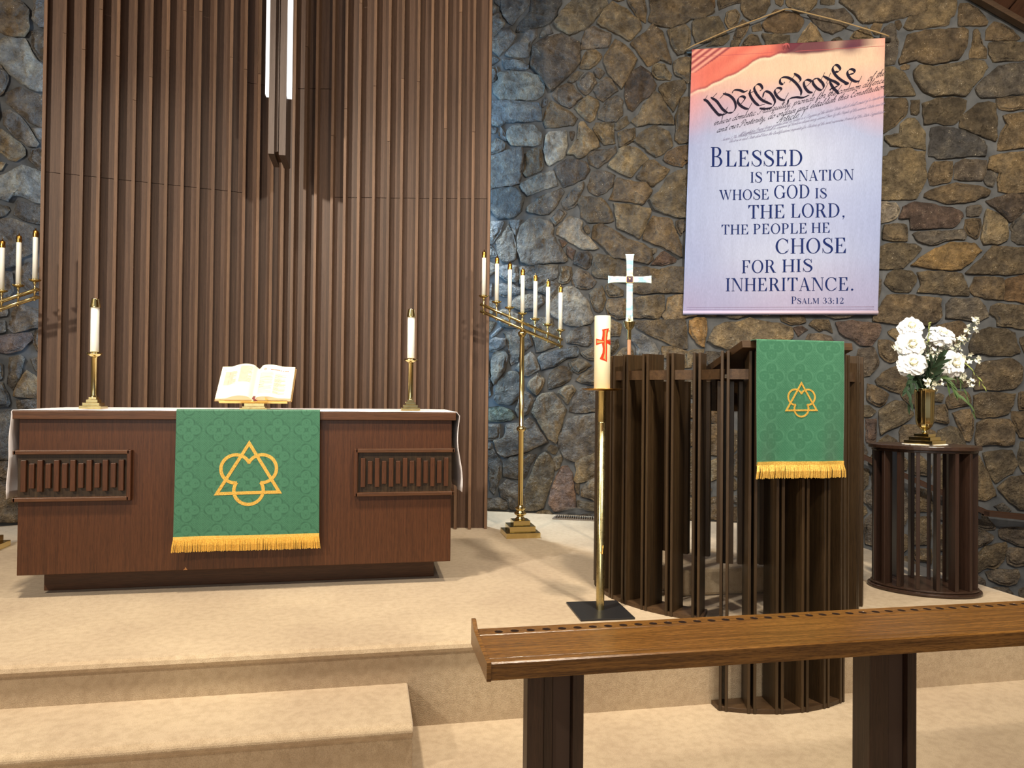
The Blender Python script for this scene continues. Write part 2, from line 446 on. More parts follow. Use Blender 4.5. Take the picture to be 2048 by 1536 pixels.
# ------------------------------------------------------------------ stone outlines in wall coordinates (right wall, left wall, unseen infill)
STONES_R = "g-175,4871 -118,4855 -87,4872 -88,4932 -124,4946 -176,4962|g-41,4887 27,4769 79,4733 144,4816 240,4906 213,5008 -22,5035|g-216,4795 -194,4651 -121,4638 -39,4705 -3,4752 -51,4863 -154,4828|k265,4933 255,4844 155,4745 115,4664 187,4647 298,4670 453,4709 507,4767 506,4807 560,4890 535,4981 274,5011|g-93,4973 -57,4934 -31,4966 -27,5016 -104,5025|b546,4783 488,4695 558,4623 637,4571 804,4627 919,4742 996,4831 985,4920 811,4940 683,4915|t958,4767 901,4651 1104,4528 1200,4460 1322,4573 1293,4644 1178,4762 1044,4845|b1283,4673 1354,4613 1358,4762 1333,4880 1196,4896 1178,4830|b1400,4766 1405,4699 1378,4620 1472,4581 1593,4545 1703,4576 1758,4603 1867,4596 1976,4646 1962,4694 1893,4815 1385,4874|g-193,4620 -182,4518 -119,4502 -57,4436 4,4490 86,4552 116,4609 58,4710 2,4706 -111,4642|g197,4611 137,4537 40,4497 15,4444 128,4403 240,4402 269,4524 318,4589 323,4658 247,4656|g363,4634 354,4585 409,4589 473,4612 443,4685 383,4661|d379,4553 289,4502 280,4404 271,4305 342,4229 403,4134 464,4040 641,4192 680,4228 743,4301 736,4487 647,4540 563,4588 499,4575|n765,4514 752,4422 893,4423 1009,4416 1037,4535 959,4572 872,4625 804,4608|b999,4374 962,4270 1011,4178 1079,4085 1136,4013 1230,4178 1277,4279 1171,4415 1071,4483|b1295,4335 1381,4207 1497,4259 1595,4202 1548,4368 1509,4515 1425,4586 1350,4522 1219,4439|b1594,4383 1650,4282 1705,4296 1750,4367 1768,4489 1712,4556 1556,4520|t767,4337 743,4247 826,4229 885,4258 952,4339 893,4399 806,4402|g-170,4366 -118,4361 -51,4400 -150,4455|g-15,4351 27,4303 231,4284 240,4318 179,4383 -20,4397|g-209,4198 -157,4183 -101,4188 -65,4276 -71,4332 -190,4338|p-65,4246 -49,4194 -105,4159 -104,4078 -32,4007 173,3990 325,3973 384,4017 404,4095 352,4208 221,4250 78,4273 -55,4275|n661,4181 622,4125 671,4111 778,4199 709,4216|n759,4152 710,4117 740,4037 799,3983 848,4027 905,4091 876,4171 817,4196|n875,4200 895,4150 934,4127 977,4181 904,4237|n925,4089 877,4015 916,3944 970,3915 1032,3963 1108,3996 1050,4097 992,4146|d1240,4158 1183,4086 1175,3942 1195,3825 1243,3792 1336,3900 1430,3949 1457,4023 1400,4134 1315,4204|t1428,4198 1423,4141 1466,4075 1578,4061 1591,4097 1530,4203 1456,4224|b1624,4099 1688,4079 1734,4018 1817,4021 1797,4240 1669,4252 1613,4219|b1485,3973 1561,3834 1617,3758 1671,3882 1730,3971 1697,4050 1541,4035 1485,4002|n523,4075 479,4004 544,3935 644,3868 712,3921 765,3966 721,4019 661,4092 612,4106|g375,3939 385,3899 415,3916 430,3974 410,3995|g-205,3784 -163,3771 -39,3747 43,3781 246,3771 377,3771 371,3880 345,3941 10,3989 -207,3996|b416,3866 397,3779 417,3698 547,3699 675,3709 723,3764 654,3828 565,3894 465,3946|t761,3927 693,3864 782,3769 836,3721 879,3743 931,3884 897,3936 819,3971|n975,3861 922,3807 918,3749 986,3720 1091,3717 1148,3770 1147,3896 1099,3948 1013,3926|b1337,3832 1300,3759 1234,3696 1291,3649 1394,3665 1618,3639 1608,3706 1552,3806 1486,3935 1448,3957|b1653,3779 1631,3695 1645,3628 1628,3506 1665,3465 1729,3470 1838,3463 1836,3859 1763,3883 1680,3871|b1120,3715 1077,3650 1101,3624 1140,3636 1206,3679 1191,3753|t875,3655 919,3574 978,3502 1079,3505 1063,3613 1063,3690 899,3712|p44,3606 86,3553 299,3529 369,3544 378,3642 307,3726 196,3740 84,3743 23,3677|g-163,3741 -152,3690 -80,3685 -75,3735 -132,3744|g-48,3652 24,3597 34,3617 -29,3736|g-120,3577 -182,3581 -202,3482 -119,3477 15,3518 24,3567 -69,3634|p409,3561 405,3462 431,3352 461,3333 604,3410 622,3507 616,3655 448,3647 418,3619|n666,3563 686,3571 695,3644 646,3643|t734,3695 725,3569 686,3522 628,3428 697,3424 727,3393 785,3389 853,3453 939,3486 880,3616 822,3669 797,3719 753,3733|b1117,3464 1150,3462 1254,3522 1268,3579 1263,3641 1206,3631 1111,3599|b1359,3429 1462,3346 1508,3371 1614,3450 1572,3576 1441,3643 1301,3567 1254,3512|g-212,3447 -208,3150 -125,3146 166,3175 199,3391 198,3491 178,3527 25,3492 -139,3453|b220,3360 200,3282 231,3235 371,3282 396,3339 380,3390 374,3514 279,3495 219,3459|n824,3381 834,3342 922,3278 1018,3350 1089,3422 1084,3476 1007,3447 901,3454 834,3410|t1103,3402 1056,3347 1023,3296 1114,3228 1229,3178 1322,3282 1392,3335 1293,3438 1188,3464 1122,3439|o1546,3297 1620,3264 1694,3245 1748,3294 1821,3271 1820,3440 1674,3431 1564,3391 1527,3327|b1341,3262 1285,3199 1295,3160 1427,3076 1547,3174 1583,3229 1509,3261 1444,3318 1359,3318|d501,3299 531,3243 566,3172 601,3116 709,3154 797,3188 845,3263 805,3343 727,3373 629,3384 520,3322|p171,3145 212,3083 253,3051 373,3094 532,3135 522,3204 491,3284 332,3245 252,3210 181,3174|n846,3156 826,3118 837,3060 924,3016 1001,3051 1058,3106 1081,3201 999,3244 912,3254 855,3233|b1068,3047 1030,2972 1211,2953 1334,2914 1399,2982 1427,3038 1361,3118 1238,3134 1105,3171 1086,3143|b1565,3163 1529,3089 1492,3025 1400,2963 1456,2855 1531,2833 1642,2781 1843,2771 1840,3194 1731,3210 1648,3206|k-197,3094 -196,2964 -102,2919 -50,2842 124,2849 184,2916 213,3053 121,3137 29,3137 -115,3110|n334,3017 244,2943 234,2903 315,2880 455,2864 534,2958 597,3072 572,3108 424,3052|n661,3069 583,2985 598,2916 633,2899 701,2930 730,2968 792,3120 782,3150|b740,2948 770,2888 771,2820 839,2768 1003,2761 1075,2768 1050,2855 1002,2945 953,2995 886,2999 759,3020|n525,2880 476,2823 521,2753 575,2799 623,2866 554,2918|t1089,2854 1109,2708 1214,2656 1318,2595 1364,2688 1401,2801 1414,2867 1287,2902 1164,2927 1078,2936|p595,2779 536,2723 532,2664 685,2580 764,2524 890,2505 943,2522 841,2623 772,2703 781,2780 732,2812 653,2845|n235,2804 175,2748 146,2640 157,2520 189,2410 280,2383 360,2400 598,2398 637,2416 627,2475 537,2585 497,2665 496,2764 436,2805 275,2842|g-194,2813 -192,2613 -99,2599 -28,2696 12,2814 -132,2810|n-7,2675 -63,2608 -46,2507 -5,2426 77,2414 138,2452 137,2561 100,2701 53,2783|g94,2741 125,2670 190,2826 73,2821|n816,2672 840,2661 854,2690 820,2745 791,2722|r597,2544 631,2582 557,2624|b869,2680 879,2611 976,2531 1064,2431 1291,2386 1395,2354 1441,2409 1422,2486 1356,2545 1195,2599 1071,2691 955,2753 888,2727|b1401,2744 1374,2669 1342,2584 1542,2501 1681,2411 1700,2410 1690,2533 1633,2677 1605,2763 1438,2799|n1652,2676 1694,2599 1707,2655 1825,2697 1825,2763 1642,2743|r637,2474 686,2414 715,2501 636,2552|g-192,2582 -190,2472 -56,2468 -62,2508 -119,2580|n1441,2447 1468,2465 1468,2494 1422,2505|r1469,2418 1423,2348 1525,2345 1636,2365 1645,2393 1533,2473|d716,2433 697,2385 824,2328 853,2351 871,2457 842,2492 744,2490|b881,2379 873,2283 912,2243 1027,2235 1123,2199 1236,2177 1235,2368 1178,2380 1102,2411 1006,2452 919,2470 890,2447|b1246,2196 1256,2091 1313,2080 1499,2095 1628,2083 1847,2087 1846,2303 1608,2328 1498,2294 1404,2325 1245,2330|g-24,2287 38,2236 140,2219 165,2272 139,2382 -35,2377|n181,2213 242,2152 342,2150 442,2216 540,2253 544,2375 340,2376 179,2361|b561,2213 600,2193 649,2201 678,2268 682,2346 579,2354|n688,2268 688,2200 718,2160 825,2134 893,2166 912,2214 834,2293 746,2335|g-52,2108 30,2087 172,2099 202,2152 79,2210 -53,2198|g-165,2086 -104,2085 -105,2214 -177,2216|n343,2125 423,2103 483,2048 576,2149 541,2228 442,2211 352,2154|b855,2094 865,2026 904,1939 943,1919 977,1937 1004,2052 970,2164 874,2123|b1009,2120 1038,2057 1162,2068 1171,2116 1114,2146 1046,2191 1008,2173|p542,2101 483,2043 454,1975 494,1896 584,1846 663,1792 770,1786 867,1814 896,1852 856,1939 836,2027 767,2106 699,2165 620,2158|n102,1981 163,1960 254,1939 344,1948 419,2015 383,2084 273,2097 152,2079 92,2011|b1010,1966 1030,1888 1116,1849 1192,1857 1190,2039 1029,2033|b1258,1856 1370,1860 1492,1844 1546,1938 1546,2065 1256,2047|t1565,1928 1524,1881 1556,1843 1648,1837 1831,1872 1829,2055 1647,2058 1573,2041|b1287,1761 1390,1712 1539,1645 1687,1569 1751,1569 1750,1747 1722,1860 1593,1838 1408,1831 1282,1828|t1011,1841 983,1783 1031,1687 1136,1695 1150,1801 1049,1850|n629,1680 645,1631 733,1621 840,1592 878,1649 853,1780 741,1771 673,1738|n-19,1834 43,1784 175,1782 164,1911 11,1963 -50,1914|g-99,1686 13,1764 -8,1784 -110,1706|g-161,1636 -160,1557 -118,1546 -26,1566 45,1615 34,1675 -58,1685 -119,1646|n65,1645 76,1546 98,1417 168,1457 228,1555 308,1604 277,1722 175,1763 23,1734|b317,1683 348,1540 448,1564 547,1603 565,1720 495,1857 365,1879 276,1821|k410,1378 538,1408 626,1476 744,1505 748,1563 723,1597 408,1525 359,1486|b841,1476 937,1466 917,1591 840,1563 772,1534|b1014,1504 1071,1514 1137,1600 1117,1657 1013,1648|n-97,1467 -95,1288 -74,1223 37,1368 67,1496 35,1556 -77,1546|n230,1319 271,1309 380,1378 339,1486 288,1545 219,1486 149,1388|b696,1369 755,1340 880,1418 802,1466 715,1476 656,1447|b471,1188 589,1223 677,1282 696,1360 627,1408 539,1398 470,1320 461,1232|b804,1244 939,1235 948,1351 919,1399 794,1340 726,1272|n-3,1288 -43,1208 -72,1089 -21,1045 102,1037 192,1112 191,1250 169,1348 78,1358|b281,1260 262,1211 353,1128 402,1192 431,1281 360,1339|b619,1204 551,1155 650,1049 727,1185 687,1233|n182,1092 153,983 174,924 254,945 343,1104 232,1161|n708,1108 660,981 729,963 893,985 1037,996 1036,1198 843,1210 766,1195|b343,1064 314,966 355,908 416,802 496,706 545,670 584,786 612,893 641,990 561,1096 521,1159 392,1143|s-152,869 -49,871 103,884 144,924 102,982 0,1011 -154,1004|g1288,1599 1298,1504 1466,1485 1503,1551 1447,1636 1343,1713 1222,1676|t1540,1484 1742,1484 1760,1540 1623,1588 1521,1588|g-176,1148 -124,1108 -103,1128 -105,1248 -128,1467 -159,1487|n623,835 584,756 575,669 605,592 625,544 723,508 830,560 945,611 1040,614 1038,958 903,965 749,934 651,903|n-152,829 -150,700 -109,691 -17,703 3,763 -18,842 -131,840|n54,784 34,714 -68,682 -26,574 46,527 228,581 357,634 466,685 355,829 275,916 205,856 63,843|g-134,606 -98,612 -98,666 -134,666|b447,607 537,570 566,630 496,657|n-127,482 -105,364 -104,215 -62,167 7,348 16,467 -67,603 -118,572|n27,398 38,339 200,325 260,357 299,456 358,565 258,563 87,518 37,467|b518,482 548,415 577,446 601,504 596,572 517,531|b310,378 251,239 253,24 314,21 433,61 490,258 519,366 528,444 497,540 447,592 378,556|n-2,239 9,150 81,114 102,36 248,23 246,229 201,257 69,311|r539,328 500,210 482,112 532,27 601,40 659,62 737,75 726,219 705,392 655,467 597,456|t753,422 715,334 754,307 832,329 937,381 1023,422 1021,603 935,606 733,509|b803,260 784,192 939,141 1025,135 1023,384 937,376 851,320|b745,210 770,192 774,298 735,296|b756,66 1026,40 1025,116 939,122 756,143|n-143,20 62,25 92,46 81,85 10,131 -144,124|o1718,950 1835,931 1923,923 2005,884 2049,905 2058,955 2005,1034 1834,1072 1717,1061|b1709,717 1798,679 1837,710 1846,811 1796,901 1698,919|b1885,732 1925,607 2031,610 2050,736 2030,880 1923,873|b1701,475 1809,458 1847,570 1798,659 1700,646|t1955,443 1975,369 2071,417 2060,586 1950,543|b1702,283 1801,237 1927,212 1975,294 1887,411 1799,448 1701,435|b1704,12 1919,22 1909,142 1840,209 1703,203|b1923,92 1938,23 2131,22 2149,152 2034,227 1928,202|b2097,787 2108,677 2165,634 2203,680 2226,799 2155,838|b2240,839 2278,880 2315,960 2235,978 2211,908|b2157,440 2214,422 2308,485 2317,604 2241,661 2165,599|b2110,299 2167,292 2215,314 2176,391 2109,379|n2158,182 2235,166 2320,160 2338,230 2243,265 2168,232|b2159,14 2358,24 2320,140 2159,143|b2163,1017 2211,1027 2324,1039 2315,1088 2153,1066|b1736,1142 1805,1122 1892,1173 1862,1314 1735,1303|o1882,4760 1942,4712 1977,4698 1976,4811 1882,4822|b2006,4725 2012,4668 2090,4695 2207,4713 2202,4785 2021,4806|b1785,4460 1815,4374 1974,4389 2082,4440 2062,4493 2012,4601 1824,4596 1774,4575|b2071,4554 2111,4473 2169,4512 2198,4591 2159,4652 2076,4625|b2208,4662 2237,4587 2295,4540 2411,4589 2453,4665 2453,4756 2217,4784|b2179,4491 2141,4393 2199,4371 2248,4423 2281,4501 2218,4548|b2315,4441 2383,4439 2373,4506 2305,4478|o2421,4425 2555,4396 2696,4397 2743,4482 2696,4547 2601,4578 2497,4604 2440,4545 2392,4499|b2511,4669 2544,4640 2563,4663 2577,4742 2501,4751|b2591,4660 2677,4580 2771,4559 2845,4621 2859,4710 2600,4739|b2891,4616 2998,4604 2997,4694 2886,4706|n2827,4473 2902,4385 2976,4338 3067,4388 3154,4428 3122,4501 3067,4557 2993,4555 2845,4581 2780,4538|b3039,4619 3094,4573 3158,4507 3231,4410 3429,4409 3571,4433 3676,4431 3729,4464 3720,4611 3048,4688|t2734,4373 2687,4287 2791,4277 2911,4275 2883,4327 2846,4411 2799,4461|b2441,4291 2622,4283 2621,4364 2392,4398|b2238,4362 2210,4304 2393,4296 2344,4392 2296,4413|b2053,4340 2102,4386 2111,4426 2003,4396 1905,4344|b2122,4307 2180,4307 2209,4365 2131,4363|t3159,4280 3313,4274 3286,4326 3249,4379 3159,4339 3123,4293|b3013,4274 3068,4284 3031,4312 2976,4288|b3331,4311 3362,4308 3380,4390 3312,4402 3294,4364|n3402,4352 3373,4309 3373,4027 3409,4023 3487,4042 3507,4119 3504,4237 3489,4356 3456,4392|t3610,4434 3581,4405 3557,4346 3593,4312 3775,4326 3908,4331 3919,4388 3942,4398 3968,4460 3954,4558 3733,4583 3698,4548 3633,4523|b3982,4439 3988,4316 4193,4295 4205,4319 4131,4429 4051,4496 3994,4496|b3546,4122 3517,4053 3523,4026 3664,4052 3758,3998 3983,4022 4040,4119 4052,4258 4017,4281 3873,4287 3722,4293 3581,4268|t4091,4229 4086,4127 4069,4071 4063,4030 4194,4021 4194,4097 4160,4126 4160,4164 4126,4264 4103,4272|b4194,4167 4418,4142 4445,4155 4379,4225 4328,4274 4250,4311 4188,4244|b4216,4050 4245,3978 4351,3977 4523,3970 4523,4109 4317,4136 4211,4140|b3498,4342 3522,4326 3536,4357 3527,4404 3486,4396|b3653,3877 3700,3789 3793,3723 3932,3724 4030,3710 4103,3799 4160,3858 4194,3925 4171,3991 4086,4005 3960,3985 3816,3973 3676,3999 3635,3963|b3374,3758 3452,3764 3523,3752 3647,3748 3588,3890 3546,3959 3463,3999 3374,4000|b3540,3985 3594,3987 3605,4012 3570,4022 3534,4005|n4126,3721 4160,3680 4273,3677 4357,3689 4523,3688 4523,3939 4368,3947 4273,3931 4194,3855 4109,3767|b3375,3434 3405,3435 3488,3494 3577,3591 3589,3643 3571,3722 3374,3732|b3618,3582 3659,3575 3674,3597 3677,3700 3615,3699|b3712,3581 3724,3486 3834,3497 3875,3478 3950,3470 3990,3521 4035,3594 4041,3664 3978,3695 3874,3703 3793,3697 3706,3666|b3990,3438 4041,3415 4132,3370 4262,3304 4273,3335 4268,3519 4262,3621 4206,3641 4121,3632 4064,3579 3996,3521|b4279,3594 4318,3559 4523,3562 4523,3669 4273,3664|t4324,3475 4346,3454 4307,3375 4285,3288 4274,3225 4346,3230 4435,3234 4523,3240 4523,3535 4368,3528 4312,3507|t3530,3418 3405,3407 3405,3374 3459,3318 3525,3314 3642,3293 3724,3268 3724,3397 3677,3491 3642,3546 3583,3544 3530,3502|k3771,3349 3754,3298 3754,3214 3794,3212 3818,3185 3962,3182 4048,3196 4184,3187 4195,3237 4178,3314 4047,3387 3933,3434 3834,3460 3765,3446|t3436,3228 3346,3228 3347,2868 3544,2851 3655,2855 3702,2940 3734,3022 3725,3113 3725,3242 3643,3261 3584,3290 3447,3273|b3748,3047 3772,2962 3922,2986 3939,3087 3933,3155 3800,3160 3771,3123|n3956,3080 3951,3003 4054,2985 4167,2978 4189,3060 4195,3145 4030,3165 3962,3143|n4178,3016 4184,2952 4246,2923 4263,2992 4274,3029 4201,3059|t4206,3071 4296,3034 4274,2991 4285,2883 4358,2867 4524,2858 4523,3203 4302,3192 4217,3166|b3720,2862 3818,2825 3894,2795 4077,2805 4212,2849 4223,2880 4161,2928 4048,2947 3945,2965 3853,2945 3725,2900|p3348,2652 3443,2661 3503,2691 3526,2768 3496,2815 3425,2831 3347,2848|r3526,2684 3609,2680 3615,2592 3888,2591 3963,2600 4020,2681 4003,2720 3917,2768 3842,2772 3772,2801 3626,2821 3556,2780 3526,2697|n4048,2679 4142,2681 4156,2744 4145,2770 4048,2762|b4031,2585 4049,2533 4111,2489 4134,2498 4156,2605 4150,2656 4037,2648|d4263,2745 4330,2673 4369,2621 4413,2650 4524,2752 4524,2845 4330,2849 4190,2800|t4179,2610 4162,2522 4173,2439 4218,2447 4274,2436 4355,2470 4352,2609 4274,2694 4195,2736|n4413,2644 4369,2577 4391,2544 4386,2469 4430,2436 4524,2426 4524,2695 4469,2679|b3396,2583 3396,2512 3515,2491 3586,2491 3588,2582 3580,2621 3509,2637 3402,2629|n3656,2502 3715,2461 3796,2448 3848,2469 3934,2485 4037,2487 4049,2518 4009,2577 3854,2558 3726,2570 3627,2554|b3325,2253 3409,2251 3557,2260 3668,2372 3697,2416 3645,2463 3438,2471 3349,2435|y3616,2274 3715,2261 3820,2239 4004,2227 4094,2320 4156,2381 4094,2453 3917,2460 3808,2412 3715,2364 3622,2283|b4049,2191 4162,2185 4331,2180 4524,2187 4524,2393 4319,2413 4241,2416 4162,2324 4043,2201|b3415,2108 3469,2068 3528,2047 3599,2045 3645,2115 3663,2186 3610,2235 3480,2236 3445,2204 3409,2140|b3692,2153 3698,2101 3669,2047 3820,2034 3935,2019 4066,2010 4032,2125 4004,2196 3906,2211 3773,2221 3669,2218|b4072,2054 4106,2009 4191,1988 4320,1970 4325,2099 4314,2149 4219,2164 4112,2167 4089,2117|o4325,1973 4414,1959 4524,1925 4524,2175 4441,2165 4336,2136|b3392,1965 3356,1894 3321,1843 3315,1804 3410,1790 3541,1769 3740,1760 3821,1797 3855,1848 3838,1938 3855,1989 3692,2011 3528,2027 3427,2023|n3890,1822 3964,1821 4038,1807 4129,1787 4213,1836 4180,1913 4129,1986 4038,1979 3935,1990 3895,1937|b4225,1855 4270,1823 4275,1754 4353,1747 4431,1727 4524,1714 4524,1913 4386,1922 4286,1939 4236,1912|b3850,1657 3965,1598 4056,1668 4050,1744 3993,1795 3821,1765|b4095,1655 4073,1604 4079,1516 4186,1515 4275,1502 4376,1502 4447,1527 4414,1627 4403,1690 4331,1722 4219,1736 4101,1693|b3369,1528 3411,1464 3453,1444 3530,1476 3529,1593 3440,1632 3363,1632|n3189,1464 3214,1320 3292,1333 3364,1412 3358,1470 3327,1574 3201,1555|b3358,1256 3459,1198 3530,1173 3589,1245 3577,1360 3506,1412 3412,1360 3340,1288|b4096,1286 4107,1211 4248,1218 4387,1225 4448,1276 4464,1401 4387,1475 4276,1463 4135,1432 4107,1362|b3281,1125 3311,1087 3377,1065 3412,1088 3442,1166 3340,1243 3274,1255|b3371,913 3383,816 3443,862 3578,929 3642,995 3566,1103 3495,1121 3424,1075 3371,1023|b3554,1141 3625,1071 3695,1040 3683,1143 3659,1207 3542,1186|b3805,1115 3862,1113 3874,1164 3834,1176 3799,1163|b3897,1107 3908,1053 3994,1070 4079,1084 4079,1147 4051,1191 3965,1197 3903,1145|b4108,1097 4102,1021 4125,981 4276,993 4359,1019 4398,1126 4409,1188 4164,1186 4107,1166|b3799,940 3840,934 3914,929 3897,1031 3885,1088 3805,1080|b3994,899 4040,793 4074,787 4097,901 4091,1002 4068,1052 3943,1012|r3270,755 3348,763 3347,951 3263,950|b3543,742 3765,748 3811,838 3800,863 3648,911 3561,897 3531,845|b3811,806 3811,724 4023,704 4046,730 4023,811 3977,886 3926,904 3840,871|b4125,851 4114,769 4131,732 4220,766 4332,750 4398,758 4398,920 4365,969 4198,966 4125,933|b4415,908 4437,821 4525,823 4525,1040 4376,1032|b4442,1051 4525,1053 4525,1195 4437,1188|b3384,706 3520,716 3508,773 3437,817 3372,764|b3233,975 3305,983 3341,1022 3293,1067 3203,1066|b3965,1235 4056,1235 4062,1305 3965,1311 3879,1247|b4216,534 4262,441 4385,523 4431,602 4385,713 4246,700 4169,681|t3997,615 3997,352 4076,303 4177,290 4278,329 4247,405 4192,551 4145,654 4075,634|b4339,323 4446,224 4538,237 4537,520 4385,488 4278,398|n4293,208 4339,193 4378,212 4324,270 4262,241|b4431,628 4461,534 4537,528 4537,786 4454,784|n4193,43 4263,51 4270,77 4224,118 4193,178 4138,184 4092,68|n4013,-67 4076,-107 4139,-103 4239,-45 4255,-10 4193,30 4123,44 4076,15|n4293,1 4340,-31 4431,-78 4538,-89 4538,65 4355,73 4293,44|b4092,-306 4116,-330 4209,-264 4263,-277 4324,-213 4347,-100 4340,-57 4193,-100 4115,-191|n4363,-228 4409,-242 4538,-217 4538,-106 4386,-98 4347,-117|n4224,-366 4309,-408 4416,-396 4447,-326 4432,-275 4278,-285 4193,-308|n4108,-418 4186,-421 4186,-378 4139,-350 4100,-383|n4263,-485 4394,-475 4355,-426 4248,-443|n4455,-505 4538,-499 4538,-397 4447,-446|n3253,232 3344,165 3385,220 3385,310 3327,343 3252,322|n3262,-117 3345,-148 3386,-30 3410,114 3344,147 3262,80|b3211,383 3244,340 3285,395 3285,521 3218,519|n3319,361 3385,345 3418,373 3409,507 3318,477|b3629,488 3774,484 3774,564 3702,641 3629,639|b3638,169 3783,185 3775,361 3630,364|b3647,-113 3776,-97 3775,132 3646,117|b3663,-236 3784,-264 3776,-141 3631,-159|n4029,-249 4073,-263 4092,-245 4092,-175 4029,-179|y1771,1726 1828,1627 1904,1578 1913,1666 1931,1773 1922,1841 1836,1857 1779,1824|t1989,1607 2111,1558 2259,1596 2496,1594 2605,1632 2663,1660 2658,1755 2532,1795 2377,1816 2294,1841 2184,1809 2091,1810 1997,1772 1932,1646|b2568,1814 2658,1784 2769,1797 2756,1868 2558,1871|b2889,1720 2924,1734 2995,1700 2968,1761 2959,1818 2836,1820 2801,1782|r2694,1717 2712,1674 2739,1707 2787,1735 2738,1764 2676,1755|n2766,1602 2890,1592 2995,1620 2977,1677 2889,1696 2792,1692 2766,1640|r3056,1695 3152,1647 3221,1600 3298,1581 3349,1646 3379,1720 3366,1776 3151,1806 3016,1798|n1924,1412 1981,1402 2046,1451 2046,1538 1914,1539|t1735,1392 1801,1402 1801,1510 1905,1529 1904,1568 1791,1549 1734,1530"
STONES_L = "b-188,4122 -92,4092 -44,4082 45,4112 77,4181 67,4337 -25,4427 -192,4373|g107,4380 96,4277 143,4231 219,4233 215,4504 106,4469|p-184,3900 -30,3756 27,3702 144,3662 227,3703 225,3863 157,3905 97,3988 54,4085 -91,4053 -185,3948|n104,4030 148,3942 224,3923 219,4213 94,4166|n-179,3563 -108,3571 -77,3627 -62,3728 -112,3823 -183,3813|n-67,3522 48,3431 157,3366 232,3372 229,3612 161,3636 20,3671 -68,3600|n-88,3332 -6,3251 85,3191 143,3198 159,3227 99,3323 48,3401 -42,3469 -90,3438|t-171,3100 -100,3105 -52,3056 -3,3046 61,3108 65,3158 2,3214 -95,3291 -174,3293|n95,3084 162,2998 238,3032 235,3172 168,3188 110,3157|t-169,2927 -98,2950 -67,3024 -170,3004|g158,3266 234,3262 232,3362 115,3347|p-166,2733 -38,2705 -23,2752 26,2765 142,2719 242,2730 238,2980 162,2996 38,3013 -66,2925 -168,2858|n62,2564 145,2541 245,2560 243,2700 167,2698 19,2714 -4,2593|n-162,2541 -76,2573 -37,2627 -53,2654 -165,2675|n-156,2146 -45,2144 35,2187 59,2248 165,2320 162,2469 104,2520 -28,2560 -162,2512|n87,1985 154,1962 255,1951 251,2160 175,2172 100,2204 52,2159 37,2040|n-152,1886 -41,1896 -2,1958 -12,2113 -155,2098|n-25,1644 12,1607 117,1652 259,1701 257,1811 173,1814 32,1853 9,1792 -14,1703|n-149,1723 -39,1750 -40,1828 -151,1819|n-147,1589 -49,1613 -54,1700 -149,1694|r-145,1444 -10,1440 63,1463 139,1565 126,1614 12,1597 -147,1560|n152,1546 170,1467 262,1451 259,1661 159,1635|n-17,1286 -33,1188 12,1135 56,1222 90,1387 62,1424 -19,1394|t104,1076 271,1071 268,1226 175,1236 109,1300 39,1168 13,1081|n-145,983 -21,994 -4,1026 -60,1188 -148,1186|n51,972 272,971 271,1038 178,1049 41,1048|n-138,557 -14,557 57,570 51,939 -21,962 -143,898|n-136,429 -12,379 69,396 58,537 -137,536|b-130,56 -6,34 75,37 61,331 -29,380 -134,344|n-148,1208 -69,1220 -71,1349 -151,1368"
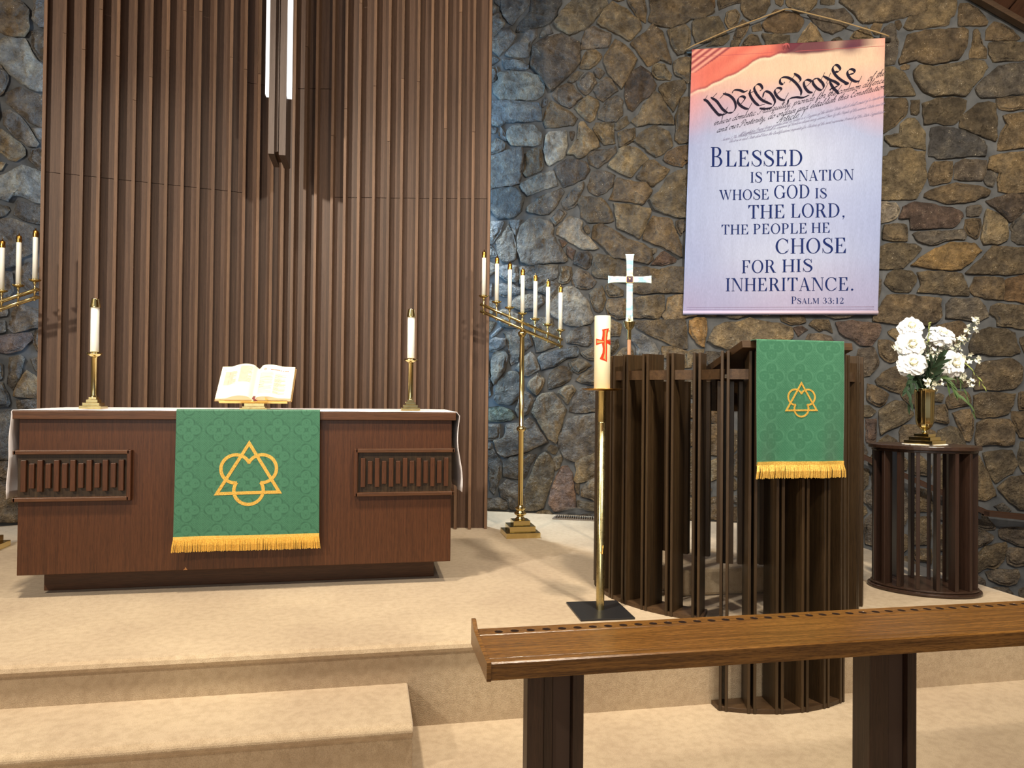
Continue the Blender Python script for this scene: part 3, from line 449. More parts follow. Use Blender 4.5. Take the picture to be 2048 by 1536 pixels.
STONES_FR = "b-6,-45 -6,-36 -25,-20 -28,-21 -37,-49 -33,-57 -30,-57|b-193,255 -179,263 -174,286 -175,289 -181,291 -202,284 -202,258|b-133,295 -120,308 -120,315 -146,329 -154,312|b169,-39 150,-33 140,-54 142,-58 167,-67 171,-65 174,-54|b414,-127 449,-127 447,-92 428,-96 415,-113|n248,503 238,523 224,518 223,498 228,490|b-39,174 -36,188 -56,204 -62,205 -65,179 -44,171|n125,-9 140,1 140,16 137,18 106,15 105,10 106,7|b-157,313 -148,332 -149,337 -157,347 -179,343 -184,327|b209,353 198,362 194,361 188,352 184,340 187,333 201,336|n59,567 64,569 75,610 46,610 48,578|n-155,547 -161,545 -165,524 -156,515 -141,521 -140,531|t288,69 290,94 269,99 261,88 262,84 278,69|b-104,527 -95,548 -117,562 -121,557 -121,541 -107,527|t161,-86 165,-69 141,-61 129,-81 129,-87 139,-92|b-152,573 -151,554 -123,559 -119,564 -134,578|n-177,100 -187,106 -202,96 -202,82 -182,78|n330,-60 328,-46 309,-42 302,-55 313,-70|n39,-125 75,-125 68,-104 44,-90 38,-94|b560,275 560,305 543,291 544,287|b560,176 560,189 544,199 532,187 533,182 554,173|n-100,-76 -101,-61 -119,-56 -130,-70 -128,-77 -124,-80|t-70,351 -63,368 -79,376 -92,364 -87,352 -82,349|t277,277 276,280 255,289 248,268 253,262 270,264|t3,610 -41,610 -28,582 -4,574|n313,34 292,44 277,32 279,25 302,18|b-19,165 -9,176 -5,184 -31,189 -36,174|b191,-96 199,-85 198,-81 172,-67 168,-69 163,-87 169,-98|n108,82 107,79 106,71 108,63 113,55 119,55 132,68 129,85|n-96,294 -118,306 -132,293 -117,271 -109,273|t-164,178 -184,170 -191,160 -179,145 -157,153 -156,157|n-21,497 -24,503 -50,517 -57,516 -57,490 -53,488|b308,363 311,380 296,392 291,391 281,366 290,359|n326,193 332,193 336,197 338,206 339,216 326,229 316,229 307,217|t-56,-130 -11,-130 -26,-97 -40,-94 -55,-111|t-202,509 -202,484 -182,497 -187,516|b477,261 485,274 474,289 459,291 457,288 454,279 455,270 458,260|b-69,321 -80,327 -89,320 -87,299 -69,304|b260,218 265,221 270,231 248,245 233,237 232,234 239,223|n267,-35 273,-30 274,-3 269,2 250,2 248,-12|n-140,519 -155,512 -157,495 -149,492 -127,498 -128,510|b-119,269 -134,288 -149,276 -148,259 -124,260|t-31,581 -37,596 -56,596 -55,558 -45,557 -37,562|n-26,219 -5,233 -6,237 -7,240 -11,242 -22,246 -37,231 -35,223|n-117,-31 -119,-23 -141,-16 -147,-22 -135,-40 -124,-41|t-60,490 -59,516 -67,521 -90,513 -92,498 -68,487|b323,-128 351,-128 351,-90 348,-88 324,-97|n-21,1 -19,4 -13,24 -15,31 -32,32 -41,23 -38,11|b-202,-62 -202,-90 -193,-88 -185,-75 -188,-63|n266,218 261,216 252,192 262,189 271,189 280,194 283,196 283,198|n-90,437 -76,454 -79,463 -100,470 -102,468 -105,459|t29,550 16,564 6,564 4,536 16,535|n253,127 243,157 240,157 235,157 229,157 223,155 230,117|b483,-71 487,-63 487,-51 481,-44 457,-47 455,-53 457,-67|b516,2 529,16 505,30 498,27 495,14|b560,-67 560,-41 550,-43 540,-68 544,-70|b-64,207 -61,242 -88,228 -89,222 -82,210|b-24,428 -18,440 -18,448 -26,459 -41,458 -51,449 -50,441 -38,428|n472,72 461,74 459,70 456,62 456,54 457,49 458,44 461,38 479,43 482,53|t-21,504 -4,505 1,508 -2,531 -16,533|b327,307 331,313 333,321 330,332 319,330 315,315|b-72,-57 -92,-49 -99,-60 -97,-76 -71,-68|b484,320 487,308 504,301 510,315 504,323|n-72,55 -88,75 -100,67 -98,40 -92,38 -71,53|b-73,12 -82,12 -85,-16 -82,-21 -65,-23 -56,-14 -56,-6|n560,73 560,93 543,102 527,84 546,71|b-179,573 -186,577 -202,566 -202,546 -196,544 -177,552|b-52,451 -44,460 -55,485 -58,487 -67,484 -76,464 -73,455|n519,142 528,148 520,168 509,170 501,151|b149,537 143,524 150,510 164,511 174,532 171,535|b271,-77 244,-70 240,-74 240,-91 250,-97 265,-93|b-22,292 -22,301 -24,308 -41,310 -56,298 -52,284 -45,280|b268,112 290,129 277,139 256,128|b486,348 483,359 466,366 457,365 455,358 454,352 478,337|b-186,109 -175,102 -165,104 -158,118 -181,131 -187,125|b560,128 560,142 544,150 536,147 547,123|n212,320 204,311 209,296 219,295 230,319|b-153,367 -172,384 -191,358 -180,346 -157,349|b453,-60 442,-50 438,-50 430,-51 424,-54 421,-67 451,-71 454,-68|b288,313 287,333 266,338 256,314|t-193,359 -175,385 -202,397 -202,360|n81,496 84,498 84,515 69,529 57,498 59,495 65,494 73,495|b127,578 122,594 103,594 94,565 97,561 116,557|b-18,77 -17,84 -17,88 -47,98 -58,91 -51,75 -35,70|b361,-50 362,-56 378,-63 390,-56 391,-47 377,-33|t279,367 289,392 279,397 253,390 262,363|t319,499 337,534 298,535 291,505 297,497|b150,568 158,572 156,605 121,605 130,579|t-66,416 -67,422 -89,435 -96,428 -86,403 -82,401|b521,381 506,381 486,359 489,349 508,347|b-122,12 -108,37 -132,47 -134,45 -136,25|t120,-94 126,-87 126,-82 106,-71 96,-84 100,-96|n-50,149 -78,151 -82,145 -66,126 -50,128 -47,141|b517,220 528,237 518,256 497,239|b152,-13 141,-2 127,-11 126,-20 148,-28|n-154,454 -142,463 -150,489 -159,493 -171,464|t-117,315 -117,308 -93,296 -90,297 -91,319 -109,327|n145,112 141,118 118,120 113,113 133,92 140,96|b515,54 525,81 514,87 501,75 503,61|t535,-105 546,-91 542,-72 538,-70 525,-69 517,-89|t455,314 455,312 454,304 456,295 474,292 484,307 481,321 479,323|t165,508 150,508 144,495 149,491 157,487 165,487 171,489 173,499|n481,110 458,108 456,103 455,95 455,86 457,78 473,75 483,81 486,104|b-165,203 -162,182 -128,187 -126,189 -143,212|b-202,-129 -174,-129 -175,-112 -193,-91 -202,-93|b210,262 192,275 178,262 194,244 198,245|n215,392 211,390 200,364 211,355 228,367 229,383|n-83,568 -86,577 -109,573 -116,566 -93,550|b544,4 530,13 517,-1 518,-4 531,-19 543,-11|b333,385 335,390 335,398 335,404 333,409 306,405 299,393 312,382|n-66,-26 -82,-24 -92,-39 -91,-47 -71,-54 -60,-41|n-132,433 -123,439 -124,451 -139,461 -153,452 -153,442|t-154,47 -168,65 -172,65 -187,45 -182,35 -165,34|b-88,142 -111,146 -110,122 -96,122|b-68,179 -65,204 -82,207 -98,184 -81,172|n36,-92 43,-87 46,-74 44,-71 29,-65 20,-71 23,-89|b-140,374 -141,402 -167,393 -171,386 -152,369|b346,-68 359,-56 359,-50 341,-36 330,-45 333,-60|b496,-20 492,-20 485,-26 483,-42 488,-48 512,-38|b-84,13 -93,35 -100,38 -105,36 -119,11 -113,7|n239,-72 243,-67 227,-44 212,-56 211,-68|b-141,85 -137,114 -155,118 -162,103 -145,85|t259,84 258,88 235,94 233,92 225,80 224,73 225,70 249,70|b448,137 448,133 460,111 480,113 487,125 485,136 459,143|n-47,278 -53,281 -73,270 -75,263 -61,248 -44,262|n-121,150 -131,165 -153,156 -154,152 -149,145 -133,141|b-131,80 -113,98 -118,114 -131,116 -134,114 -138,84|b-88,231 -62,244 -77,261 -89,258 -94,244|n319,89 320,94 320,103 315,113 302,113 294,97 316,88|n-202,403 -202,400 -173,387 -169,394 -172,422 -182,424|b223,521 234,526 228,548 221,552 207,546 211,526|n129,491 132,490 139,490 148,509 141,523 118,519 117,510|b191,215 185,204 187,195 191,187 201,185 208,207 205,214|b530,181 530,187 512,201 504,178 508,173 521,171|b2,536 4,564 0,567 -17,552 -15,536 -1,534|b94,559 92,564 65,566 61,564 72,537 90,545|b-138,226 -126,232 -121,246 -124,257 -149,256 -153,252 -153,242|b236,222 230,233 214,227 208,215 211,208 230,206|t-89,351 -95,363 -101,366 -119,355 -120,347 -109,334|t295,308 290,310 278,281 280,278 286,276 306,285|n-188,16 -195,10 -184,-13 -174,-18 -168,6|n-156,242 -156,252 -177,261 -191,253 -178,231|b-54,74 -61,90 -66,91 -85,76 -70,58|b279,236 273,231 268,220 284,201 301,217|b312,-72 300,-56 282,-60 279,-73 299,-86 309,-84|b198,486 203,483 211,482 220,485 225,490 221,496 199,499|b264,-36 246,-14 226,-26 230,-37|t487,178 478,188 459,180 470,162 480,163|b-19,35 -17,39 -14,51 -15,59 -24,72 -34,67 -40,49 -32,35|n208,525 204,543 179,531 195,515|t37,-30 65,-9 48,4 44,4 37,2 32,-1 30,-24|n-58,518 -51,520 -39,534 -46,554 -55,556 -67,538 -65,523|n-174,465 -163,492 -180,495 -199,482 -179,464|n-23,389 -23,394 -47,406 -54,391 -47,375|t266,507 264,530 258,534 240,524 251,504 260,503|n102,0 99,2 90,3 82,2 73,-1 69,-4 69,-9 81,-27 85,-28 99,-21|n-177,-20 -185,-16 -202,-21 -202,-36 -188,-40|n345,484 370,508 370,518 332,518 322,498 324,493|n210,392 213,394 214,401 197,426 191,426 188,423 185,414 183,406 185,397|b-65,47 -70,50 -90,36 -81,15 -73,15 -60,25|b514,-89 522,-68 490,-65 485,-73 488,-85 501,-94|b-121,-115 -101,-115 -94,-94 -98,-79 -123,-83|t-97,245 -91,258 -108,271 -117,268 -121,258 -118,247|b-156,442 -156,452 -173,462 -179,461 -191,443 -181,427 -171,425 -163,429|t195,129 190,112 197,107 211,103 217,115|t483,6 456,-13 483,-24 490,-18|b227,115 221,154 203,141 198,135 196,132 226,113|b361,-15 360,-2 353,-1 343,-6 338,-12 334,-23 339,-33|n-189,47 -174,67 -181,75 -202,79 -202,50|t490,275 518,261 521,265 512,289 507,291|n314,36 316,39 319,47 320,54 303,66 293,64 294,46|t-40,427 -51,439 -65,423 -64,417 -49,410|n374,-88 376,-86 377,-66 361,-58 347,-70 349,-86 353,-88|b-27,311 -24,317 -23,325 -23,332 -26,340 -29,345 -35,346 -50,338 -51,332 -40,312|t-131,-77 -132,-71 -147,-60 -152,-60 -160,-80 -156,-87 -152,-88|b-102,69 -91,77 -100,94 -111,96 -129,78 -126,73|b288,506 295,535 266,529 268,507|b233,336 248,354 229,364 214,353|b-159,-88 -163,-81 -183,-77 -191,-89 -174,-110|b217,400 216,394 230,385 251,391 242,420|b-114,150 -99,181 -118,188 -124,187 -126,185 -129,167 -118,151|t210,-16 209,-6 202,-2 196,-1 191,0 183,-1 175,-4 181,-23 198,-26|b525,86 541,104 540,110 519,117 510,99 515,89|b361,60 357,64 348,68 340,69 331,65 328,57 331,54 360,51|n-30,-60 -33,-59 -46,-74 -40,-92 -26,-94 -16,-80|n67,531 70,535 59,564 42,549 46,534|t460,-18 451,-29 459,-44 480,-41 482,-26|t-77,264 -76,271 -90,294 -93,293 -106,273 -89,260|n477,334 459,345 454,336 455,328 459,321 478,326|n413,-109 426,-94 418,-70 409,-72 400,-88|b530,321 526,335 512,340 506,324 512,317 528,317|b-192,323 -187,327 -182,344 -193,356 -202,358 -202,322|b122,-130 150,-130 138,-95 128,-89 122,-96|b-60,93 -49,101 -47,123 -49,126 -65,123 -74,110 -66,94|n-192,605 -202,605 -202,569 -188,579|n170,118 171,120 172,128 170,140 168,144 165,145 157,146 147,146 143,120 148,114|n286,-127 320,-127 321,-96 310,-87 299,-89 285,-118|b-160,495 -158,513 -167,522 -184,519 -179,498|n538,-67 547,-43 529,-33 520,-40 524,-66|t145,62 134,66 122,53 138,36 151,47|t-193,162 -187,172 -198,195 -202,197 -202,161|n472,-128 497,-128 500,-96 487,-88 474,-98|n113,526 119,550 116,554 97,558 93,544 102,528|n27,-22 29,-4 26,-1 17,1 8,0 5,-2 11,-20|b202,333 185,329 187,315 202,313 209,321|b324,115 324,118 317,138 310,146 293,129 302,115|n-185,33 -190,44 -202,47 -202,12 -197,12 -189,18|b300,-54 307,-40 302,-28 275,-32 270,-37 282,-57|n-19,554 -2,569 -28,579 -34,561|n501,179 509,203 483,206 479,190 489,180|b495,241 517,259 488,273 480,259 488,241|t197,-129 220,-129 222,-102 201,-87 193,-98|n78,-28 67,-12 39,-31 57,-48 60,-47|n-135,291 -156,310 -172,290 -171,287 -151,279|n291,394 296,394 303,407 301,425 288,425 280,423 276,421 280,400|t560,37 560,70 547,68 536,46 542,38|b545,122 533,146 521,139 517,125 519,120 540,113|b-103,-127 -59,-127 -58,-110 -70,-95 -91,-95|t-29,-19 -26,-17 -20,-3 -39,8 -54,-6 -53,-13|b285,274 279,275 272,262 280,241 299,252|n206,548 220,555 223,571 195,583 188,569|t534,48 544,69 528,79 518,54|n492,14 495,27 480,41 457,34 456,30 481,9 484,8|t168,-6 168,4 166,13 164,17 143,15 142,1 154,-11|n100,-23 87,-30 98,-52 101,-53 117,-45 117,-29|b418,-67 423,-49 420,-47 403,-42 393,-47 392,-56 408,-69|b-71,611 -111,611 -109,576 -86,580|b480,208 479,228 457,230 455,223 455,218 455,213|b328,261 332,270 333,279 329,288 311,283 317,262|b-136,47 -134,49 -129,72 -132,78 -140,82 -146,82 -166,66 -152,49|n94,-83 104,-69 100,-56 97,-55 79,-65 76,-77|t312,316 316,330 309,337 291,334 290,312 296,310|t560,325 560,356 550,356 528,336 533,322|b237,-91 238,-75 210,-71 201,-81 202,-84 223,-99|n276,24 274,32 263,38 241,14 250,5 269,5|b333,355 335,359 336,367 334,375 331,382 313,380 311,362 315,357|b-84,146 -80,153 -82,169 -97,179 -111,149|b-179,226 -202,214 -202,200 -197,198 -167,204|n-100,185 -84,209 -91,220 -108,218 -116,191|t-58,559 -59,595 -75,595 -83,579 -81,569|b-98,430 -93,436 -107,457 -121,451 -120,439 -103,429|n407,8 410,14 412,22 407,27 400,33 397,34 384,33 380,23 381,11|t219,293 208,294 190,280 212,263 218,264 223,269 224,286|b541,287 540,291 532,297 515,289 524,266|t-22,213 -36,221 -53,206 -34,190|t185,570 193,585 191,607 159,607 161,573 178,567|b253,-130 284,-130 283,-118 266,-96 251,-99|b539,-126 560,-126 560,-95 548,-93 537,-107|n25,-45 33,-31 28,-25 10,-23 -3,-36 -3,-45|t55,-49 37,-32 27,-47 30,-62 45,-68|n168,78 168,80 141,94 133,89 132,86 135,68 146,65|b-48,-72 -35,-58 -40,-51 -58,-43 -69,-56 -68,-68 -62,-73|n16,532 3,534 1,532 4,506 9,504 13,504 24,522|n-94,-37 -84,-22 -87,-17 -109,-13 -116,-22 -114,-31|n142,145 138,147 119,135 119,122 141,121|n515,-40 489,-51 490,-62 521,-65|t268,-38 246,-67 273,-75 276,-73 280,-59|t18,606 5,606 -1,572 0,569 5,566 16,567 22,575|n294,495 289,503 268,505 262,500 265,477 269,475 277,474 285,475 289,476|b275,68 261,82 251,69 256,49 260,47|n141,525 147,539 144,545 121,549 115,524 117,522|n-140,-14 -118,-20 -112,-11 -115,4 -122,9 -139,-8|n560,192 560,220 556,220 545,209 545,202|n-106,427 -122,437 -131,431 -132,409 -123,408|b560,96 560,125 548,120 543,111 544,105|t-148,84 -164,101 -174,99 -179,77 -172,68 -168,68|b163,86 169,95 169,106 165,114 148,111 143,96|n382,-123 411,-123 412,-113 397,-89 378,-89|b323,-94 346,-86 345,-70 332,-62 314,-73 312,-85|t500,-130 536,-130 534,-108 515,-91 502,-96|n175,499 174,490 182,485 187,484 195,486 196,500 193,504|t127,-79 139,-59 138,-55 119,-47 103,-56 107,-68|t188,393 185,384 187,376 192,368 196,365 208,390|t-103,471 -101,472 -96,495 -122,494 -121,480|n322,-16 324,-11 324,-2 305,5 300,-2 305,-22|t-40,-48 -31,-21 -54,-16 -63,-25 -57,-41|b452,-126 469,-126 472,-98 450,-91|n365,126 379,126 391,130 407,142 406,147 396,157 389,161 381,164 376,164 359,139|b560,12 560,35 542,36 531,18 546,6|n-91,516 -68,523 -70,537 -91,548 -101,526|b-123,405 -133,407 -137,405 -137,375 -113,387 -112,391|t391,36 396,42 398,50 396,58 391,66 388,69 379,54 382,36|t560,-38 560,-21 545,-14 532,-22 530,-31 549,-41|b56,565 46,576 25,573 19,566 31,552 40,550|n-48,372 -60,368 -67,350 -51,340 -37,348|n-159,311 -185,325 -190,321 -180,293 -175,291|b160,570 152,565 146,546 149,540 170,538 176,565|b225,-24 245,-12 246,-4 235,0 226,-1 217,-7 213,-13 213,-16|n-161,610 -190,610 -185,579 -178,575 -160,580|b-74,273 -54,284 -59,298 -68,302 -87,296|n233,240 247,248 250,260 246,266 225,267 220,262|t-92,223 -90,229 -97,242 -118,244 -123,231 -108,221|n-195,195 -185,173 -165,181 -167,201|n74,-76 76,-65 61,-50 58,-50 47,-70 48,-73|n-14,-117 1,-117 6,-99 -6,-82 -14,-82 -24,-96|n525,264 520,259 530,239 543,239 554,256|b-150,-21 -143,-14 -142,-8 -157,10 -165,6 -171,-18 -159,-23|n-197,542 -202,543 -202,512 -187,519|b541,294 560,309 560,322 533,319 530,316 533,299|b87,515 86,497 89,496 114,510 115,520 113,523 102,526|b259,500 250,501 230,488 240,480 248,477 260,478 262,480|b304,-26 310,-39 328,-44 337,-34 327,-17|t-156,150 -178,143 -180,134 -157,121 -151,143|n-167,524 -164,545 -176,549 -194,542 -184,521|b4,-68 -3,-49 -27,-59 -14,-79 -6,-79|b-125,229 -137,224 -141,213 -124,190 -119,191 -110,219|n512,392 512,397 485,397 468,369 484,361|b-101,40 -103,66 -126,71 -131,49 -106,39|b531,190 542,201 542,208 520,219 518,217 511,206 512,204|n-180,229 -194,252 -202,255 -202,217|b-42,50 -37,67 -52,72 -69,55 -69,53 -64,49|b-138,25 -137,44 -152,46 -163,33 -154,18|b119,52 108,50 106,46 105,39 104,31 106,23 108,18 136,21 137,34|n252,311 234,319 221,294 226,288 252,293|n-45,168 -67,176 -79,169 -77,154 -50,152|b288,357 279,364 262,360 259,356 266,340 288,336|t508,100 517,119 514,123 490,124 483,112 488,106|t-189,127 -182,134 -181,143 -193,159 -202,158 -202,128|b-77,392 -78,379 -61,370 -50,375 -57,390|n-172,-127 -130,-127 -152,-91 -157,-90 -173,-112|b80,-130 119,-130 119,-97 99,-99|b515,-4 515,-1 493,12 486,6 493,-17 497,-18|b74,-114 86,-114 97,-97 93,-85 76,-80 70,-103|b-113,121 -114,147 -118,148 -131,139 -130,119 -117,117|b353,-128 380,-128 374,-91 353,-91|n285,198 286,188 301,182 312,183 320,187 325,190 304,216|t-31,348 -17,363 -18,372 -19,375 -29,382 -45,373 -35,349|n-162,-51 -160,-25 -173,-21 -186,-42 -182,-53|b457,208 454,199 455,192 458,187 461,184 477,191 479,205|t-88,111 -96,120 -111,119 -115,115 -110,99 -100,96|n-95,498 -93,514 -104,524 -107,524 -125,510 -124,497|n138,-52 148,-32 125,-23 119,-28 120,-45|b314,86 293,94 290,68 303,69|b253,314 264,339 257,354 251,353 234,334 235,322|b-10,188 -1,202 -13,207 -23,205 -29,191|b27,521 18,507 30,503 38,504 44,508 37,521|b-28,462 -24,473 -24,493 -52,485 -41,461|t-162,547 -156,550 -154,553 -154,574 -159,577 -177,573 -174,552|n2,-126 36,-126 35,-95 22,-91 9,-100|b397,-86 406,-71 391,-58 379,-66 379,-86|n-39,233 -22,251 -42,260 -59,245|b459,24 454,21 457,1 461,-6 478,7|b-165,205 -143,214 -140,224 -155,240 -177,228|b-23,120 -19,128 -19,135 -21,143 -44,140 -47,128 -45,125|b488,103 486,81 499,78 512,89 508,97|b-64,-75 -69,-70 -95,-79 -91,-92 -70,-92|n353,41 346,37 344,35 341,27 340,15 354,2 358,5 362,17 361,26 358,35|n507,32 529,20 539,37 534,45 516,51|t-188,-43 -202,-39 -202,-60 -187,-60 -185,-55|n-124,541 -124,556 -151,551 -153,549 -138,533|b296,538 302,545 302,566 264,566 257,553 260,536 265,532|n276,-3 275,-29 302,-25 298,-3|n198,242 194,241 187,232 187,228 188,220 205,216 212,228|t155,-14 150,-29 170,-36 179,-24 172,-8|t555,366 555,372 520,372 511,345 526,338|b291,126 269,109 270,102 291,97 300,114|n-165,31 -182,32 -186,18 -167,8 -158,13 -156,17|n-120,357 -103,368 -112,384 -135,373|b515,218 495,238 488,238 482,229 484,209 509,208|b335,336 335,347 334,352 315,354 311,339 318,332|t-21,92 -16,105 -21,116 -44,122 -46,101|b-138,372 -151,366 -154,348 -147,339 -123,348 -121,355|n-162,426 -170,423 -167,396 -141,405|b485,-85 482,-74 456,-70 453,-73 451,-88 473,-96|b230,235 231,238 218,261 213,261 200,244 214,230|n312,151 309,154 297,157 284,157 278,155 279,141 291,131|b229,187 235,192 230,203 211,205 205,187 213,184 219,183|n208,-69 209,-56 198,-46 177,-55 174,-65 199,-79|b78,-62 95,-53 85,-31 80,-29 63,-49|n269,583 239,583 225,571 223,555 229,550 255,555|n246,269 252,290 226,286 225,270|b210,-54 227,-41 227,-38 223,-26 212,-18 200,-28 199,-44|n231,45 226,41 223,35 228,30 242,20 261,40 259,44 255,47|n-94,366 -81,379 -80,393 -83,399 -87,400 -109,390 -110,386 -100,368|n260,362 251,388 232,383 231,367 251,356 257,357|n487,408 465,408 462,404 457,397 454,389 455,382 457,374 461,368 465,369|b-141,-5 -124,11 -137,23 -154,16 -155,12|n8,-21 -1,0 -10,0 -15,-2 -18,-3 -23,-18 -5,-33|n173,537 176,533 204,546 185,567 179,565|n-137,-42 -149,-24 -157,-26 -159,-51 -152,-58 -148,-57|b-70,484 -93,495 -98,472 -78,466|t-113,609 -131,609 -133,580 -118,568 -112,575|b319,496 297,494 293,480 297,475 305,471 313,470 319,471 322,491|t275,34 291,46 290,65 278,66 262,45 263,41|b206,295 201,310 189,312 187,307 186,299 189,292 193,286|b329,232 332,239 335,258 316,260 305,251 316,232|b102,144 96,133 97,124 99,122 116,121 116,134|b-194,444 -182,463 -202,481 -202,444|b253,393 277,400 273,425 270,426 257,426 249,424 244,422|t320,4 329,15 328,19 313,28 304,16 305,7|n-115,-33 -122,-43 -118,-53 -101,-58 -94,-47 -95,-40|n150,-122 159,-122 167,-100 161,-88 141,-95|t-77,111 -68,124 -84,143 -93,121 -85,112|n486,240 477,258 458,258 457,255 455,247 455,239 456,233 479,231|b-109,526 -123,538 -137,530 -138,521 -126,512|b259,90 267,101 266,109 254,124 234,116 234,109 236,97|b-129,184 -162,180 -153,159 -132,167|b508,344 488,346 480,334 480,326 483,323 504,325|n407,-37 396,-17 382,-19 380,-32 392,-44|t-48,519 -24,506 -21,531 -37,533|b231,548 237,526 257,536 255,552|b238,420 234,424 225,428 218,428 211,427 203,422 216,403|n365,465 374,467 382,473 389,478 389,498 364,498 347,482 347,469 350,467 357,465|b-202,319 -202,287 -183,293 -193,320|t-187,-13 -198,9 -202,9 -202,-19|b497,29 504,33 513,52 502,59 485,52 482,43|n-19,146 -18,150 -19,161 -38,172 -43,168 -48,151 -44,143|n-98,95 -88,78 -68,93 -77,109 -85,109|t552,171 532,179 523,169 531,149 534,149 543,153|n40,522 50,501 55,500 66,528 46,531|n490,148 480,161 470,159 461,145 486,139|t-202,441 -202,407 -184,426 -194,441|n332,295 332,300 313,313 298,308 309,286|b246,592 246,611 194,611 196,585 224,574|b99,499 101,488 110,484 115,484 121,498 115,507|b-56,-108 -42,-93 -48,-75 -62,-76 -68,-93|b529,-21 516,-7 499,-19 516,-37 527,-30|b-52,441 -53,448 -73,452 -86,437 -66,425|b287,310 255,311 255,292 276,283|t560,-18 560,9 547,3 546,-11|b-69,348 -81,346 -79,329 -68,323 -54,332 -53,338|t543,211 554,221 543,236 530,236 522,221|b500,61 498,75 484,79 475,73 485,55|t270,261 253,259 250,247 271,233 278,238|t166,20 168,29 168,38 167,41 153,45 139,34 139,20 142,18|b284,-115 297,-88 277,-75 274,-77 268,-94|b249,67 235,67 233,56 236,49 253,50|b74,-78 48,-76 45,-87 68,-101|b149,565 129,576 118,556 121,552 144,548|t528,315 513,314 506,299 508,294 513,292 530,299|b91,566 103,604 76,604 67,569|n560,222 560,257 557,255 545,238 557,222|n-163,-79 -154,-60 -161,-53 -182,-56 -185,-61 -182,-74|n-65,414 -80,400 -78,395 -56,393 -50,407|b-43,25 -35,34 -42,47 -62,46 -57,26|b360,-47 374,-32 359,-20 344,-34|b-27,257 -23,264 -21,271 -22,278 -26,285 -44,278 -41,263|t-154,254 -151,258 -152,276 -171,284 -176,263|b241,185 247,185 258,216 238,220 232,205|n304,218 314,230 302,250 281,238|n176,530 167,510 175,501 193,507 193,513|t-134,-116 -124,-116 -126,-82 -129,-80 -149,-90|t373,164 366,171 357,175 347,174 343,171 344,169 351,162 368,157|n222,-131 250,-131 249,-99 239,-93 225,-102|b-126,495 -148,489 -139,464 -123,479|b100,527 91,542 72,534 71,531 86,517|n329,67 320,83 318,86 306,68 324,55|b18,-69 27,-63 25,-48 0,-49 7,-67|b396,-14 402,2 402,6 382,8 379,-3 381,-12 384,-16|t-69,540 -58,557 -81,566 -89,550|n124,-21 124,-11 106,4 101,-21 118,-26|n560,-93 560,-70 545,-73 549,-91|b-108,460 -105,469 -122,477 -136,463 -122,453|t275,158 269,163 257,160 248,154 256,131 276,141|n113,110 110,107 106,100 106,93 108,85 130,87 131,90|b428,-93 448,-89 450,-74 421,-69|n-146,337 -146,332 -119,318 -111,329 -111,332 -122,345|t314,262 309,283 288,274 302,253|b-36,559 -43,555 -36,535 -20,534 -20,552|b461,172 444,165 444,162 447,153 455,144 458,145 467,161|b197,-29 181,-26 172,-38 177,-52 196,-44|b20,-89 17,-72 6,-70 -4,-81 8,-97|t-87,-15 -85,10 -112,4 -109,-10|n312,355 309,360 291,356 291,337 308,339|n560,145 560,173 555,170 546,152|b342,469 344,471 344,482 324,490 321,471 326,469 334,468|t335,412 335,415 329,421 320,426 308,426 304,423 306,408|b-66,321 -66,304 -58,300 -43,312 -53,330|b159,-132 195,-132 191,-99 170,-101|n-83,346 -87,349 -108,332 -90,322 -82,329|t263,-39 230,-39 244,-64|n-134,138 -148,142 -154,121 -136,117 -133,118|b498,151 506,171 501,176 489,177 482,162 492,150|t-202,126 -202,100 -188,109 -190,124|b-89,403 -98,427 -103,426 -120,406 -110,393|b298,0 303,6 302,15 279,23 272,4 276,-1|n504,298 486,305 477,291 487,276 506,293|b560,260 560,272 543,285 528,266 556,258|b45,579 43,608 21,608 25,576|n177,258 173,251 172,243 174,234 178,233 185,234 192,243|b44,533 40,548 31,549 19,534 27,524 38,524|b-41,10 -44,22 -58,23 -70,13 -55,-4|b-59,240 -61,207 -56,207 -38,223 -40,230|b-25,398 -16,407 -27,426 -38,426 -46,408|b220,499 221,518 210,523 196,512 195,506 199,502|n-134,611 -158,611 -157,580 -153,576 -135,580|b163,45 167,51 168,59 166,66 163,71 148,62 154,48|b128,145 127,154 124,161 116,158 109,151 108,143 118,137|b514,126 518,139 499,149 493,147 488,137 490,126|n-131,-68 -121,-54 -125,-44 -135,-43 -145,-58|b-134,430 -154,440 -160,428 -138,408 -134,409|n212,351 204,335 212,322 231,321 231,334"
